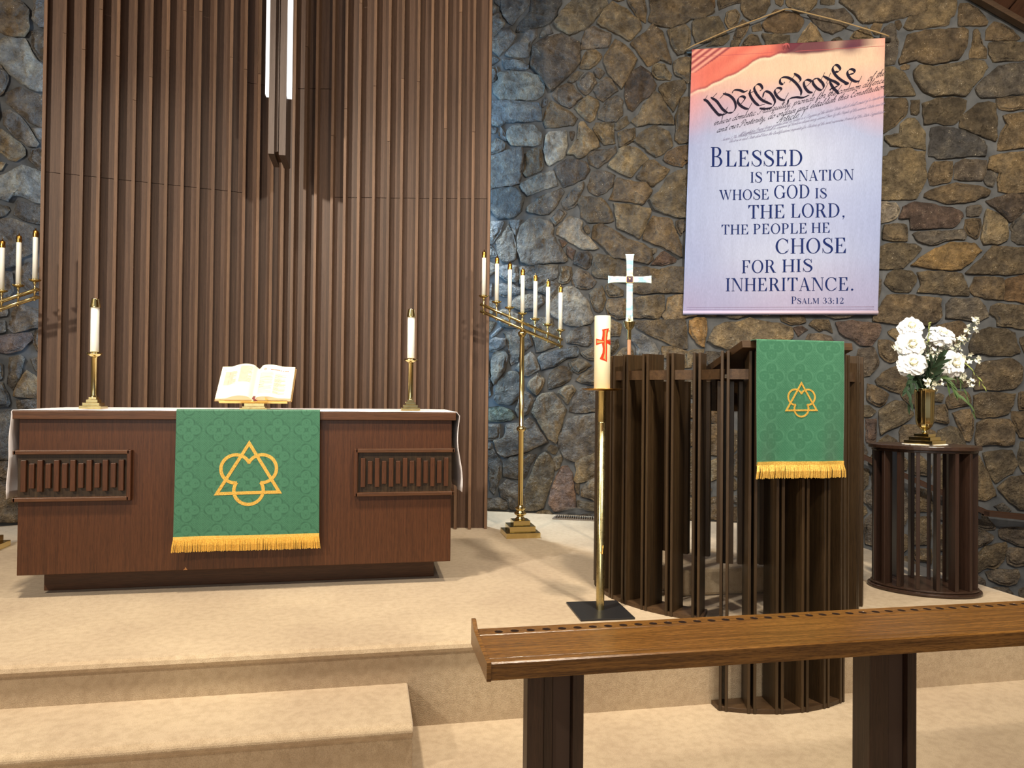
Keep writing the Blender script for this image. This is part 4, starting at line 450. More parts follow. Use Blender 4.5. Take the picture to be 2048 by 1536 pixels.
STONES_FL = "b80,543 91,555 90,570 87,572 64,566 69,545|b144,358 150,364 141,384 131,386 124,360|n-147,293 -148,302 -161,315 -166,315 -175,305 -173,284 -167,280|n126,477 125,493 111,500 99,490 106,478|n-27,362 -43,374 -59,366 -60,359 -42,347 -36,349|n4,576 3,603 -29,603 -30,589 -14,568|b-129,87 -133,97 -141,101 -158,83 -155,75 -145,69 -132,76|n233,112 227,121 212,123 203,112 213,90 227,97|b68,471 76,473 87,491 76,505 64,504 56,492 56,485|t128,167 112,163 107,150 116,136 118,136 130,147|b172,455 166,470 157,474 141,466 144,445 149,441 161,442|b79,60 78,65 59,75 52,72 48,62 49,56 71,48|n-68,481 -65,493 -68,501 -76,506 -97,496 -98,490 -89,480|b161,237 171,242 171,264 150,270 143,265 141,256|b-27,214 -41,227 -57,213 -54,202 -44,195|b-18,23 -16,29 -15,41 -43,47 -53,31 -45,20|b-93,294 -89,309 -96,318 -121,312 -114,293 -102,290|n-161,557 -171,562 -190,555 -190,541 -166,538|b218,363 225,383 212,394 201,393 195,386 197,367|b76,470 69,468 62,454 77,442 86,443 92,458|b-20,288 -18,297 -21,310 -41,312 -54,303 -54,298 -41,280|b152,362 146,356 149,344 167,338 171,341 170,359 166,362|b-124,47 -143,50 -150,42 -147,27 -125,24|b21,480 17,455 25,451 39,456 36,473|n-68,137 -66,140 -73,161 -87,160 -94,140|b-122,527 -114,547 -118,553 -135,548 -136,537|t-126,134 -126,137 -146,149 -152,146 -154,132 -139,124|b-144,573 -148,562 -136,551 -119,555 -118,572 -120,574|b-64,540 -68,548 -88,549 -92,545 -91,530 -78,521|b-63,417 -71,423 -83,421 -86,403 -83,400 -70,401|b-143,505 -158,517 -172,507 -163,483 -154,484|b213,72 211,87 186,84 187,61 190,59|b251,579 251,609 216,609 218,603 239,577|n168,298 170,311 163,319 143,313 144,299 150,293|n-94,573 -94,607 -114,607 -118,576 -116,573|b200,39 201,22 214,18 224,28 223,41|n251,113 251,138 234,134 230,123 235,114|n107,313 131,324 131,327 116,349 102,333 105,315|t209,503 219,516 216,525 195,523 193,507|n-59,565 -66,550 -61,541 -51,536 -32,546 -31,549 -46,566|n-156,451 -167,453 -174,436 -164,419 -153,420 -144,433|n52,75 58,78 62,89 55,103 33,95|b-132,252 -121,261 -131,280 -134,281 -145,264 -141,255|b250,76 228,94 214,88 216,72 224,64|n66,545 61,566 56,570 45,570 39,553 53,536|t132,522 138,538 129,549 122,550 117,547 109,523|b80,224 67,229 55,217 55,210 67,193 72,193 81,204|b-177,58 -158,75 -160,82 -174,89 -190,74 -190,65|n141,537 134,520 142,507 163,526 163,528 159,536|n-156,596 -176,596 -170,565 -159,559 -151,563 -146,574|n-170,114 -170,121 -187,136 -190,136 -190,108 -177,106|n-130,201 -126,211 -130,225 -150,225 -157,218 -141,197|n-8,476 -17,487 -31,485 -35,472 -26,461 -9,463|b-31,543 -49,533 -46,518 -38,515 -20,522|n100,386 87,390 68,374 69,372 86,361 99,365|n32,500 31,520 22,523 8,506 20,489|n-63,359 -62,367 -68,376 -86,376 -86,357 -77,350|b227,477 226,483 215,487 199,476 202,466 215,457|t236,416 226,418 215,396 227,385 247,387|n104,51 112,58 104,79 92,79 81,66 82,61|t188,210 178,237 172,240 162,235 158,228 162,213|b-154,20 -149,26 -153,41 -171,46 -179,29 -171,17|n-116,350 -120,373 -148,363 -149,352 -145,347|n-77,25 -69,32 -77,48 -89,50 -97,45 -98,32 -93,25|n-114,382 -106,402 -112,413 -118,414 -135,398 -117,380|n50,409 24,394 46,378 59,379 59,402|b-48,518 -52,533 -62,538 -76,519 -74,508 -67,504|b-90,377 -85,398 -88,401 -103,400 -111,382|b-25,250 -47,265 -55,247 -41,235|b-115,60 -116,54 -98,47 -91,52 -97,76|b58,278 52,285 27,274 26,266 43,256 57,270|n251,529 251,555 241,552 237,541|n-171,168 -151,183 -176,197 -190,188 -190,179|n179,90 186,112 177,121 161,114 159,103 171,91|b161,117 176,124 178,131 170,142 156,146 152,142 151,126|b156,18 166,11 176,17 176,33 159,39|n-36,88 -61,82 -63,75 -62,71 -47,62 -35,71|b125,213 134,226 127,244 122,245 107,226 113,217|n-46,113 -39,123 -49,137 -64,138 -66,135 -69,120 -56,110|n-138,398 -153,417 -164,416 -172,406 -168,392 -151,387|t-91,573 -88,552 -68,551 -62,566 -67,574|b199,-14 219,-14 213,15 200,19 192,12|b214,455 201,464 185,452 195,435 197,434|b116,549 120,552 114,574 93,569 94,555|b133,413 130,389 142,387 159,397 160,406 148,415|b164,597 157,597 144,576 146,568 161,563 171,575|b156,103 159,115 149,123 135,120 133,106 151,101|n215,596 205,596 192,568 197,557 207,557 214,564|n242,352 251,357 251,383 249,384 228,382 220,362 223,357|n65,192 53,208 28,196 27,183 60,187|b-95,137 -117,142 -123,137 -124,134 -110,114 -96,123|b-22,394 -17,400 -16,404 -25,417 -43,417 -41,396|n-174,509 -160,519 -159,525 -166,536 -190,538 -190,509|n105,186 98,177 111,166 126,170 126,185|b-174,408 -166,417 -176,434 -190,433 -190,408|n-22,125 -20,128 -16,141 -18,152 -21,159 -37,158 -47,139 -37,124|t55,319 37,306 51,288 60,299|b140,469 156,477 156,491 143,504 128,494 129,476 132,472|b-57,201 -59,212 -73,221 -76,220 -86,196 -75,192|b251,163 251,191 232,188 229,176 239,164|b-117,293 -123,311 -145,301 -145,293 -134,283 -131,283|t-16,566 -32,586 -44,568 -29,551 -20,555|b222,198 221,212 210,220 190,209 191,194 199,191|n251,274 251,292 234,302 228,301 222,295 227,274|t66,238 68,232 82,226 93,231 91,256 74,253|t26,428 24,420 24,413 27,405 30,401 49,411 50,423 47,427|t-58,247 -50,265 -75,274 -81,261 -78,254 -66,245|n64,-17 97,-17 96,12 89,17 74,9|b-157,132 -155,147 -168,154 -184,138 -168,124|b190,507 193,524 190,528 166,527 177,505 185,503|n82,116 84,125 77,136 49,131 58,112|n-118,259 -131,250 -126,233 -105,238 -112,259|n-96,192 -93,194 -105,212 -124,210 -127,200 -116,189|n159,212 155,226 136,224 127,212 135,198 150,197|b57,342 54,340 51,334 55,323 75,322 79,338|b251,469 251,493 238,495 228,484 230,478 248,468|t-76,190 -88,194 -91,193 -94,190 -92,167 -88,163 -73,164 -69,168|b235,241 225,244 211,231 211,222 223,214 239,223|t53,219 65,231 63,237 45,247 34,230|b192,529 195,526 216,528 219,536 206,554 197,555 194,552|b-78,348 -88,355 -112,347 -95,329 -78,345|n251,325 251,354 244,350 239,329 241,326|b-144,-13 -117,-13 -126,21 -147,25 -152,18|t193,388 198,395 193,403 170,412 163,406 162,397 172,387|n-55,305 -43,314 -50,331 -65,330 -70,314|b-101,490 -100,497 -114,514 -118,515 -132,505 -121,479 -118,479|b-20,161 -19,165 -17,173 -17,180 -43,191 -48,171 -37,160|t-74,-9 -54,-9 -47,19 -55,29 -66,31 -75,23|n33,171 29,162 28,155 31,147 44,141 49,158|n53,343 56,344 67,371 65,374 60,376 47,375 42,359|t197,243 210,233 222,245 214,262 204,264|t-154,481 -163,480 -170,473 -171,461 -167,456 -156,453 -138,469|n84,281 86,284 77,299 62,297 55,286 60,280|b184,501 176,502 158,491 159,477 167,473 187,483|b150,194 135,195 129,186 129,170 154,168 163,179|b112,131 87,124 85,115 87,111 104,106 110,110|b251,426 251,436 236,446 230,445 226,421 237,418|b-94,530 -95,544 -111,545 -120,525 -117,517 -114,516|b114,56 105,49 103,41 116,24 130,32 131,36|b198,188 190,192 175,178 184,163 203,157 207,168|t-77,223 -74,224 -68,243 -80,251 -97,235 -96,230|b54,-6 65,-6 71,10 62,27 45,26 43,16|b100,336 115,351 100,363 87,358 84,342|b18,487 6,505 -8,504 -15,489 -6,478 18,484|t-159,220 -152,227 -155,242 -174,248 -172,221 -170,219|b100,423 99,429 87,440 77,439 72,426 81,412|b47,56 45,61 13,63 9,61 8,58 8,52 9,43 38,38|t36,576 29,604 5,604 7,575 12,570|n-151,363 -152,385 -168,389 -175,378 -173,371|b97,286 88,283 87,280 91,260 107,261 115,276|t-121,168 -118,187 -129,198 -141,194 -149,183 -139,169|b-116,-4 -105,-4 -95,24 -100,30 -122,24|n107,81 115,59 140,71 139,74 125,87|n-67,167 -70,162 -63,141 -50,140 -40,159 -50,169|t-55,32 -46,49 -48,60 -62,68 -75,49 -66,33|t221,514 211,501 216,489 226,486 236,497 232,509|b-109,111 -131,97 -127,89 -100,86 -99,91|n201,142 203,153 184,160 173,144 180,133|n127,437 116,441 102,429 103,423 108,418 126,420|b19,526 23,548 13,556 1,543 2,536|n-152,44 -145,52 -146,67 -156,72 -175,56 -171,49|n251,25 251,43 226,44 227,29 240,19|b106,416 101,421 82,409 88,393 102,389 107,392|b251,256 251,271 226,271 217,263 225,246 236,244|t250,387 251,423 239,416|b-177,307 -168,316 -180,333 -190,332 -190,307|b-97,430 -116,443 -123,441 -128,435 -117,416 -112,415|n72,191 67,191 62,185 60,163 79,157 85,175|b141,445 139,466 131,469 115,452 117,444 129,439|b103,103 87,108 83,95 92,82 104,82|b235,541 238,553 232,562 216,562 209,555 221,538|n158,42 167,60 158,69 142,70 148,45|b-190,-7 -183,-7 -173,16 -182,27 -190,26|n-173,462 -172,473 -190,483 -190,460|b-178,334 -166,317 -161,317 -148,333 -147,345 -151,350 -175,343|b9,-19 57,-19 41,14 10,7|b-19,519 -37,512 -33,490 -31,488 -18,490 -10,505|b141,300 141,313 132,322 110,311 124,293|t220,296 225,302 214,317 197,313 199,295|b114,22 101,39 90,30 90,20 98,14|n-81,253 -83,260 -106,262 -109,260 -102,238 -99,237|b46,64 50,73 32,90 15,66|b40,17 43,28 38,35 12,39 9,31 9,23 10,15 11,10|n199,466 197,476 188,481 169,470 175,456 183,454|b-54,-18 -13,-18 -16,11 -18,18 -44,18|n193,339 197,363 173,359 174,342 190,338|b119,582 116,576 123,553 129,552 143,568 142,575|n6,507 17,524 0,534 -16,520 -8,506|b196,405 201,396 212,397 223,419 200,428|b-83,451 -94,431 -84,424 -72,426 -69,447 -74,451|b-122,524 -138,535 -157,525 -157,519 -141,507 -134,507 -120,517|n170,385 160,395 144,385 152,365 166,365|b-137,401 -120,415 -131,434 -141,432 -151,419|t106,524 114,547 93,553 82,541 90,526|b79,155 59,161 52,157 47,140 49,134 76,139|b161,440 150,439 149,417 161,408 169,414 172,424|b66,376 85,392 79,407 62,401 62,379|t-123,322 -121,315 -97,320 -97,326 -113,344|b-177,380 -171,391 -175,405 -190,405 -190,383|n-113,445 -96,433 -86,452 -93,458 -105,458|b60,455 66,469 54,483 39,473 42,456 51,452|b-25,420 -21,429 -21,437 -31,445 -43,440 -43,420|t30,116 29,109 31,101 32,97 55,106 56,110 47,129|t-177,250 -165,269 -168,278 -174,282 -190,275 -190,252|t-153,149 -147,152 -141,168 -150,181 -169,166 -167,156|b-66,76 -64,83 -66,90 -82,99 -96,90 -98,85 -96,79|n181,237 190,212 208,222 209,231 196,241|n-57,298 -56,302 -72,312 -86,308 -90,293 -77,282|n197,295 194,313 173,310 171,297 179,290|n-48,467 -65,475 -72,453 -67,449 -53,449|n96,491 109,502 107,521 90,523 79,506 89,492|b-151,353 -152,360 -174,368 -181,359 -175,346|n148,126 149,142 132,145 121,135 134,123|b237,330 241,350 223,354 216,338 220,331|n251,194 251,216 240,221 224,212 225,197 231,191|b105,312 103,313 84,312 79,301 88,286 96,289|n51,534 37,551 26,548 23,526 32,523 48,527|b-18,95 -17,104 -18,112 -21,120 -22,122 -37,122 -43,112 -35,91|n206,152 203,142 212,126 227,124 232,135 226,147|b-172,217 -174,219 -190,220 -190,192 -177,200|b198,293 180,288 177,268 202,267|b-131,74 -143,67 -143,53 -123,50 -118,54 -118,60|b151,145 155,148 154,165 131,166 133,148|b-1,536 -2,543 -19,553 -28,548 -29,545 -18,523|b4,448 12,449 19,481 -5,476 -6,463|b251,439 251,466 249,465 239,448|b-143,103 -140,122 -156,129 -167,121 -167,115|b251,79 251,111 235,111 230,96|n236,163 227,174 210,167 205,155 226,150|b-23,252 -21,256 -18,264 -19,273 -24,282 -40,278 -45,267|n-146,331 -158,316 -147,304 -124,314 -126,321|b-66,446 -69,425 -61,419 -45,419 -45,440 -53,446|t122,359 128,387 109,390 103,387 102,365 116,355|n-139,538 -138,549 -150,560 -158,556 -164,537 -158,528|n-131,437 -126,443 -136,468 -153,452 -141,435|b-89,358 -91,374 -113,379 -116,378 -117,374 -113,350|b83,603 68,603 58,572 63,568 86,575|b-25,217 -19,226 -18,233 -20,240 -24,246 -40,233 -39,229|b-182,30 -174,48 -178,55 -190,62 -190,29|t70,45 49,54 41,36 45,29 63,30 71,40|b210,90 200,110 189,111 182,89 185,86|b-172,166 -190,176 -190,139 -187,139 -170,156|b-73,315 -68,331 -77,342 -94,326 -94,320 -87,311|b26,353 25,348 26,340 28,335 49,335 51,341 40,357|b139,256 141,265 119,276 109,260 121,248 128,247|n160,560 145,566 132,550 141,540 159,538 163,547|t-148,366 -120,376 -119,378 -137,396 -150,385|t-144,254 -148,263 -163,267 -172,250 -154,244|b-176,437 -170,454 -173,459 -190,457 -190,436|t49,450 41,454 25,448 24,439 25,431 47,430|n44,376 35,383 29,377 23,365 28,357 39,359|b129,-6 141,15 130,29 117,22|b52,211 52,216 31,228 27,214 29,206 32,201|b87,524 79,540 68,543 54,534 51,526 64,507 76,508|b-177,103 -190,105 -190,78 -176,91|b-96,141 -90,161 -94,165 -116,162 -116,145|t200,113 210,124 201,140 180,130 179,123 189,114|b251,141 251,160 239,161 229,148 234,137|t169,295 151,290 151,273 172,267 177,288|b145,45 140,68 117,57 133,38|n130,-18 162,-18 165,9 155,16 144,14 131,-11|b174,265 174,242 179,239 195,244 201,264|n111,216 104,225 95,229 83,224 84,205 100,203|n195,367 193,385 172,384 169,364 171,361|n-33,589 -32,605 -63,605 -65,576 -59,567 -47,569|b224,273 219,294 201,292 204,266 215,265|t251,219 251,253 237,241 241,223|b169,89 157,100 152,98 142,75 142,73 158,72|n-44,345 -62,357 -75,348 -75,344 -66,332 -50,334|b251,45 251,74 226,61 227,47|t-98,499 -77,508 -79,518 -93,527 -111,515|b165,335 148,341 133,327 133,324 142,316 162,322|b-26,365 -24,368 -21,376 -20,388 -22,391 -42,393 -41,376|t250,527 235,539 222,535 218,527 222,517 233,512|n-83,263 -78,276 -78,279 -92,291 -101,287 -105,265|b113,135 104,149 82,151 79,138 86,127|b-24,313 -23,315 -20,324 -36,346 -41,344 -47,332 -40,315|t166,178 157,166 157,148 171,145 181,162 172,177|t-91,478 -100,488 -116,477 -105,461 -94,461|b-14,332 -11,340 -12,354 -29,354 -34,348 -21,331|t142,268 148,272 148,290 142,297 125,290 120,278|b190,14 199,22 197,40 193,43 179,33 179,17|t214,339 221,355 218,360 199,362 196,340|t104,152 109,164 96,176 88,174 82,156|b75,440 60,452 52,450 49,429 52,425 70,428|n-104,-10 -76,-10 -78,22 -92,23|n-171,476 -166,482 -174,506 -190,506 -190,486|b-89,196 -79,220 -96,227 -102,213|n192,434 182,451 174,453 164,441 174,426|b54,494 62,506 49,524 34,520 35,500|b251,496 251,525 235,510 239,497|b173,180 189,194 187,208 161,211 153,196 166,180|b-115,347 -145,344 -145,334 -126,324|b-44,394 -46,416 -60,416 -68,399 -62,392|n53,486 53,491 34,497 21,487 21,483 38,476|b-95,571 -115,571 -116,555 -111,548 -94,547 -90,551|b251,295 251,322 242,323 236,304|b-175,222 -178,247 -190,250 -190,223|b105,228 119,246 107,258 94,256 96,231|b165,-21 199,-21 189,11 177,14 168,9|b189,335 173,339 168,335 165,321 172,313 192,317|n-36,491 -40,512 -47,516 -65,502 -63,495|t221,-9 233,-9 238,17 226,26 216,16|b-46,110 -56,108 -63,91 -61,85 -38,91|t-66,607 -91,607 -90,576 -68,577|b-12,442 -5,447 -2,452 -8,461 -26,458 -29,447 -19,440|b113,606 86,606 89,575 92,572 114,577 117,584|b96,179 103,188 100,201 83,202 74,192 87,177|n-89,404 -86,422 -96,428 -110,414 -103,403|b246,466 229,475 218,456 229,447 236,449|b166,546 162,537 165,530 189,530 191,551|t-38,473 -33,486 -35,488 -63,492 -66,480 -46,469|b-185,-19 -145,-19 -155,17 -170,14|n-95,167 -96,189 -115,186 -118,167 -117,165|b198,479 213,489 208,500 192,505 187,501 189,483|b-124,478 -134,504 -140,504 -152,483 -136,470|b146,343 144,355 123,357 117,353 132,330|b223,62 214,70 191,56 194,45 199,42 223,44|n188,56 185,59 170,59 160,42 177,35 191,45|b-121,165 -139,166 -144,151 -124,139 -119,144 -119,163|t125,211 113,214 102,202 106,189 127,188 132,196|n68,611 30,611 39,576 45,572 55,573|t-133,249 -142,252 -152,242 -150,228 -130,227 -128,231|b-190,358 -190,335 -180,335 -177,344 -183,357|b65,88 61,78 79,68 90,80 81,93|b11,567 5,573 -13,565 -17,555 -1,545 12,558|n-144,195 -159,217 -169,216 -174,200 -150,186|t127,390 131,413 126,417 109,415 110,393|b-48,268 -43,279 -56,295 -75,279|n194,556 189,567 173,573 163,561 166,549 192,554|b104,476 96,489 89,489 79,472 94,460 98,462|b154,19 156,40 147,43 134,36 132,31 143,17|b130,106 132,121 119,133 116,133 113,110 127,105|n226,177 229,189 223,195 201,189 210,169|b-127,86 -130,76 -117,63 -99,79 -100,83|b-176,284 -178,304 -190,304 -190,278|n-72,120 -69,135 -92,136 -93,123 -81,115|n194,337 192,335 195,316 214,320 217,330 214,337|n139,506 132,519 110,520 112,502 126,496|t-95,121 -106,112 -97,93 -84,101 -82,113|n102,49 81,58 73,46 73,41 89,33 101,41|b28,332 24,323 28,310 35,308 52,322 48,332|n-64,70 -66,73 -94,76 -88,53 -77,51|b73,12 87,20 87,30 72,38 65,29|b-117,610 -159,610 -144,575 -121,577|n223,422 227,445 216,453 199,432|b156,229 159,235 140,254 130,245 137,227|t84,278 60,277 60,270 74,255 88,260|n37,553 42,570 38,574 14,567 15,559 25,550|b149,98 131,104 129,102 126,89 140,78|b30,143 19,142 12,140 16,129 23,125 37,125 47,132 44,138|n184,62 183,84 179,88 172,88 161,71 169,61|b95,458 89,442 101,432 114,443 113,452 99,459|b64,240 72,254 59,268 44,254 46,249|b79,410 70,425 53,422 51,411 61,404|b-60,369 -44,376 -45,391 -62,390 -66,377|b42,253 34,258 19,251 18,243 21,234 24,230 31,231 43,249|b-51,172 -45,192 -56,199 -73,190 -67,169|b-119,476 -122,476 -133,468 -123,444 -116,446 -108,459|t-178,593 -190,593 -190,558 -173,565|b174,504 164,523 145,505 157,493|b-159,85 -145,101 -168,112 -175,104 -173,91|n-113,113 -125,131 -137,122 -139,103 -132,100|n-58,215 -42,229 -43,233 -57,245 -65,243 -71,223|n-104,287 -115,290 -128,281 -118,262 -111,262 -108,264|b-18,45 -16,52 -16,58 -16,62 -34,69 -45,60 -43,50|t-98,229 -100,234 -103,236 -126,230 -128,226 -124,212 -105,215|b-58,108 -70,117 -79,112 -81,101 -65,93|n235,-14 251,-14 251,21 241,16|b100,-16 128,-16 128,-11 114,18 99,12|n102,316 99,333 83,339 78,321 84,314|b142,578 161,608 161,611 115,611 120,585|t-29,459 -37,470 -45,467 -50,448 -44,443 -32,447|n189,570 206,606 164,606 174,576|n-147,266 -137,282 -146,291 -165,278 -162,270|n83,113 59,109 57,105 64,91 80,96 84,110|b197,431 194,432 174,423 172,414 193,406|b-21,185 -17,193 -18,201 -21,209 -25,212 -41,193|b31,306 27,298 26,291 29,284 32,280 48,287 34,305|b-176,370 -178,377 -190,380 -190,360 -183,360|n216,319 228,304 233,305 239,324 237,327 220,329|n-68,478 -88,477 -91,460 -84,454 -74,454|n147,439 143,442 130,437 128,419 132,415 147,418|t-64,391 -70,398 -83,397 -85,379 -68,379|b59,184 28,180 51,160 57,163|n-101,32 -100,44 -117,52 -121,48 -121,27|b84,359 69,368 59,344 80,341|b122,291 107,310 99,288 117,278|n76,319 58,319 62,300 77,302 82,313|b-20,66 -17,73 -16,80 -19,88 -22,91 -33,88 -32,71|n129,471 127,474 106,475 101,461 114,455|n251,557 251,576 239,574 235,563 240,555|b29,90 26,92 18,95 10,95 7,89 8,82 12,74 15,71|b237,575 220,596 217,565 232,564|b126,102 111,107 106,104 107,84 124,89"

# ------------------------------------------------------------------ structure: floors and platform
def struct(o, label):
    o['kind'] = 'structure'; o['label'] = label; return o

WALL_R = ((1.272, 7.04), R(-24.27))
WALL_L = ((-2.92, 6.84), R(24.27))
NOSE_Y, PLAT_X, FLOOR_Z = 3.40, 3.70, -0.38

def nosing_prof(y, z):      # rounded carpet nosing, (y,z) outline from the top towards the riser
    return [(y+0.03, z), (y, z-0.002), (y-0.018, z-0.012), (y-0.024, z-0.028), (y-0.018, z-0.042), (y-0.004, z-0.05)]

m = MB()
prof = nosing_prof(NOSE_Y, 0) + [(NOSE_Y, FLOOR_Z-0.02), (8.2, FLOOR_Z-0.02), (8.2, 0)]
x0, x1 = -6.5, PLAT_X
vs = [(x0, y, z) for y, z in prof]+[(x1, y, z) for y, z in prof]
n = len(prof)
m.add(vs, [tuple(range(n)), tuple(reversed(range(n, 2*n)))]+[(i, (i+1) % n, n+(i+1) % n, n+i) for i in range(n)])
struct(m.build('floor_platform', CARPET), 'raised chancel platform covered in beige carpet with rounded nosing')
m = MB().box(-6.5, 7.2, -6.5, 3.42, FLOOR_Z-0.1, FLOOR_Z)
struct(m.build('floor', CARPET), 'beige carpeted lower floor in front of the chancel platform')
m = MB().box(PLAT_X-0.02, 7.2, 3.40, 7.5, -1.25, -1.15)
struct(m.build('floor_passage', CARPET), 'carpeted side passage below the right edge of the platform')
m = MB()
sy0, sy1, sz, sx = 2.985, 3.405, -0.18, 0.195
prof = nosing_prof(sy0, sz)+[(sy0, FLOOR_Z), (sy1, FLOOR_Z), (sy1, sz)]
n = len(prof)
vs = [(-6.0, y, z) for y, z in prof]+[(sx, y, z) for y, z in prof]
m.add(vs, [tuple(range(n)), tuple(reversed(range(n, 2*n)))]+[(i, (i+1) % n, n+(i+1) % n, n+i) for i in range(n)])
struct(m.build('step', CARPET, bevel=0.014), 'beige carpeted lower step leading up to the platform, ending left of the kneeling rail')

# ------------------------------------------------------------------ stone walls
CEIL_S = lambda s: 4.60-0.756*(s-4.01)
TOPZ = 6.2
def wall(name, P, ang, s0, s1, poly, label):
    m = MB()
    m.prism(poly, 0.0, 0.22, f=lambda x, z, y: (x, y, z))
    o = m.build(name, MORTAR, loc=(P[0], P[1], 0), rz=ang)
    return struct(o, label)
wr = wall('wall_right', *WALL_R, -2.05, 6.0,
          [(-2.05, -1.25), (6.0, -1.25), (6.0, CEIL_S(6.0)), (4.01-(TOPZ-4.60)/0.756, TOPZ), (-2.05, TOPZ)],
          'right half of the folded rear wall of brown and grey field stone')
wl = wall('wall_left', *WALL_L, -3.9, 2.54,
          [(-3.9, -0.1), (2.54, -0.1), (2.54, TOPZ), (-0.95, TOPZ), (-3.9, 4.2)],
          'left half of the folded rear wall of field stone beside the wooden screen')

def parse(sx_, div):
    out = []
    for it in sx_.split('|'):
        out.append((it[0], [tuple(int(a)/div for a in p.split(',')) for p in it[1:].split(' ')]))
    return out

def stone_geo(poly, seed, detail=True):
    rnd = random.Random(seed)
    cx = sum(p[0] for p in poly)/len(poly); cz = sum(p[1] for p in poly)/len(poly)
    step = 0.026 if detail else 0.12
    # rounded, slightly ragged outline
    pts = []
    n = len(poly)
    for i in range(n):
        a, b = poly[i], poly[(i+1) % n]
        L = math.hypot(b[0]-a[0], b[1]-a[1])
        k = max(1, int(round(L/step)))
        for j in range(k):
            t = j/k
            pts.append([a[0]+(b[0]-a[0])*t, a[1]+(b[1]-a[1])*t, j == 0])
    out = []
    m_ = len(pts)
    for i, p in enumerate(pts):
        q, r_ = pts[i-1], pts[(i+1) % m_]
        x, z = p[0], p[1]
        if p[2]: x, z = x*0.86+(q[0]+r_[0])*0.07, z*0.86+(q[1]+r_[1])*0.07
        if detail:
            x, z = (x+noise.noise((x*20, z*20, seed*3.1))*0.010+noise.noise((x*60, z*60, seed*1.1))*0.004,
                    z+noise.noise((x*20, z*20, seed*3.1+9))*0.010+noise.noise((x*60, z*60, seed*1.1+5))*0.004)
        ex = 0.007/(math.hypot(x-cx, z-cz)+1e-6) if detail else 0
        out.append(((x-cx)*(1+ex), (z-cz)*(1+ex)))
    m_ = len(out)
    size = math.sqrt(abs(sum(out[i][0]*out[(i+1) % m_][1]-out[(i+1) % m_][0]*out[i][1] for i in range(m_)))/2)
    h = min(0.040, 0.018+size*0.055)*rnd.uniform(0.8, 1.25)
    tx, tz = rnd.uniform(-0.06, 0.06), rnd.uniform(-0.06, 0.06)
    rings = [(0.0, 0.0), (0.0005, 0.68), (0.005, 0.93), (0.022, 1.0)]
    vs = []
    def ring(d, hh, frac=None):
        for x, z in out:
            r_ = math.hypot(x, z)+1e-6
            s = max(0.12, 1-d/r_) if frac is None else frac
            X, Z = x*s, z*s
            y = hh*h
            if hh >= 0.86:
                nn = noise.noise((X*9+seed, Z*9, seed*1.7))*0.016-abs(noise.noise((X*16, Z*16+seed, seed*0.7)))*0.016+noise.noise((X*40, Z*40+seed, 2.0))*0.004
                y += nn+tx*X+tz*Z
            vs.append((X, -max(y, 0.004 if hh else -0.005), Z))
    for d, hh in rings: ring(d, hh)
    levels = 4
    if detail and size > 0.12:
        for fr in (0.78, 0.58, 0.38, 0.18): ring(0, 1.08, fr); levels += 1
    vs.append((0, -(h*1.1+noise.noise((seed, 0, seed*1.7))*0.008), 0))
    fs = []
    for i in range(levels-1):
        for k in range(m_):
            fs.append((i*m_+k, i*m_+(k+1) % m_, (i+1)*m_+(k+1) % m_, (i+1)*m_+k))
    b = (levels-1)*m_
    for k in range(m_): fs.append((b+k, b+(k+1) % m_, len(vs)-1))
    return (cx, cz), vs, fs

def stones(parent, data, seed0):
    for i, (c, poly) in enumerate(data):
        (cx, cz), vs, fs = stone_geo(poly, seed0+i)
        rnd = random.Random(seed0+i)
        base = srgb(*STONE_COL[c])[:3]; k = rnd.uniform(0.92, 1.34); wv = rnd.uniform(0.94, 1.07)
        cols = np.tile(np.array([base[0]*k*wv, base[1]*k, base[2]*k/wv], dtype=np.float32), (len(vs), 1))
        raw_mesh('stone', vs, fs, STONE, parent, smooth=True, loc=(cx, 0, cz), cols=cols)

def filler(parent, data, seed0, top):
    V, F, C = [], [], []
    for i, (c, poly) in enumerate(data):
        if max(p[1] for p in poly) > top: continue
        (cx, cz), vs, fs = stone_geo(poly, seed0+i, False)
        n = len(V)
        V += [(x+cx, y, z+cz) for x, y, z in vs]; F += [tuple(q+n for q in f) for f in fs]
        base = srgb(*STONE_COL[c])[:3]; k = random.Random(seed0+i).uniform(0.9, 1.3)
        C += [[b*k for b in base]]*len(vs)
    raw_mesh('stone_infill', V, F, STONE, parent, smooth=True, cols=np.array(C, dtype=np.float32), kind='stuff')

stones(wr, parse(STONES_R, 1000), 10)
filler(wr, parse(STONES_FR, 100), 1000, 6.1)
stones(wl, parse(STONES_L, 1000), 500)
filler(wl, parse(STONES_FL, 100), 3000, 6.1)

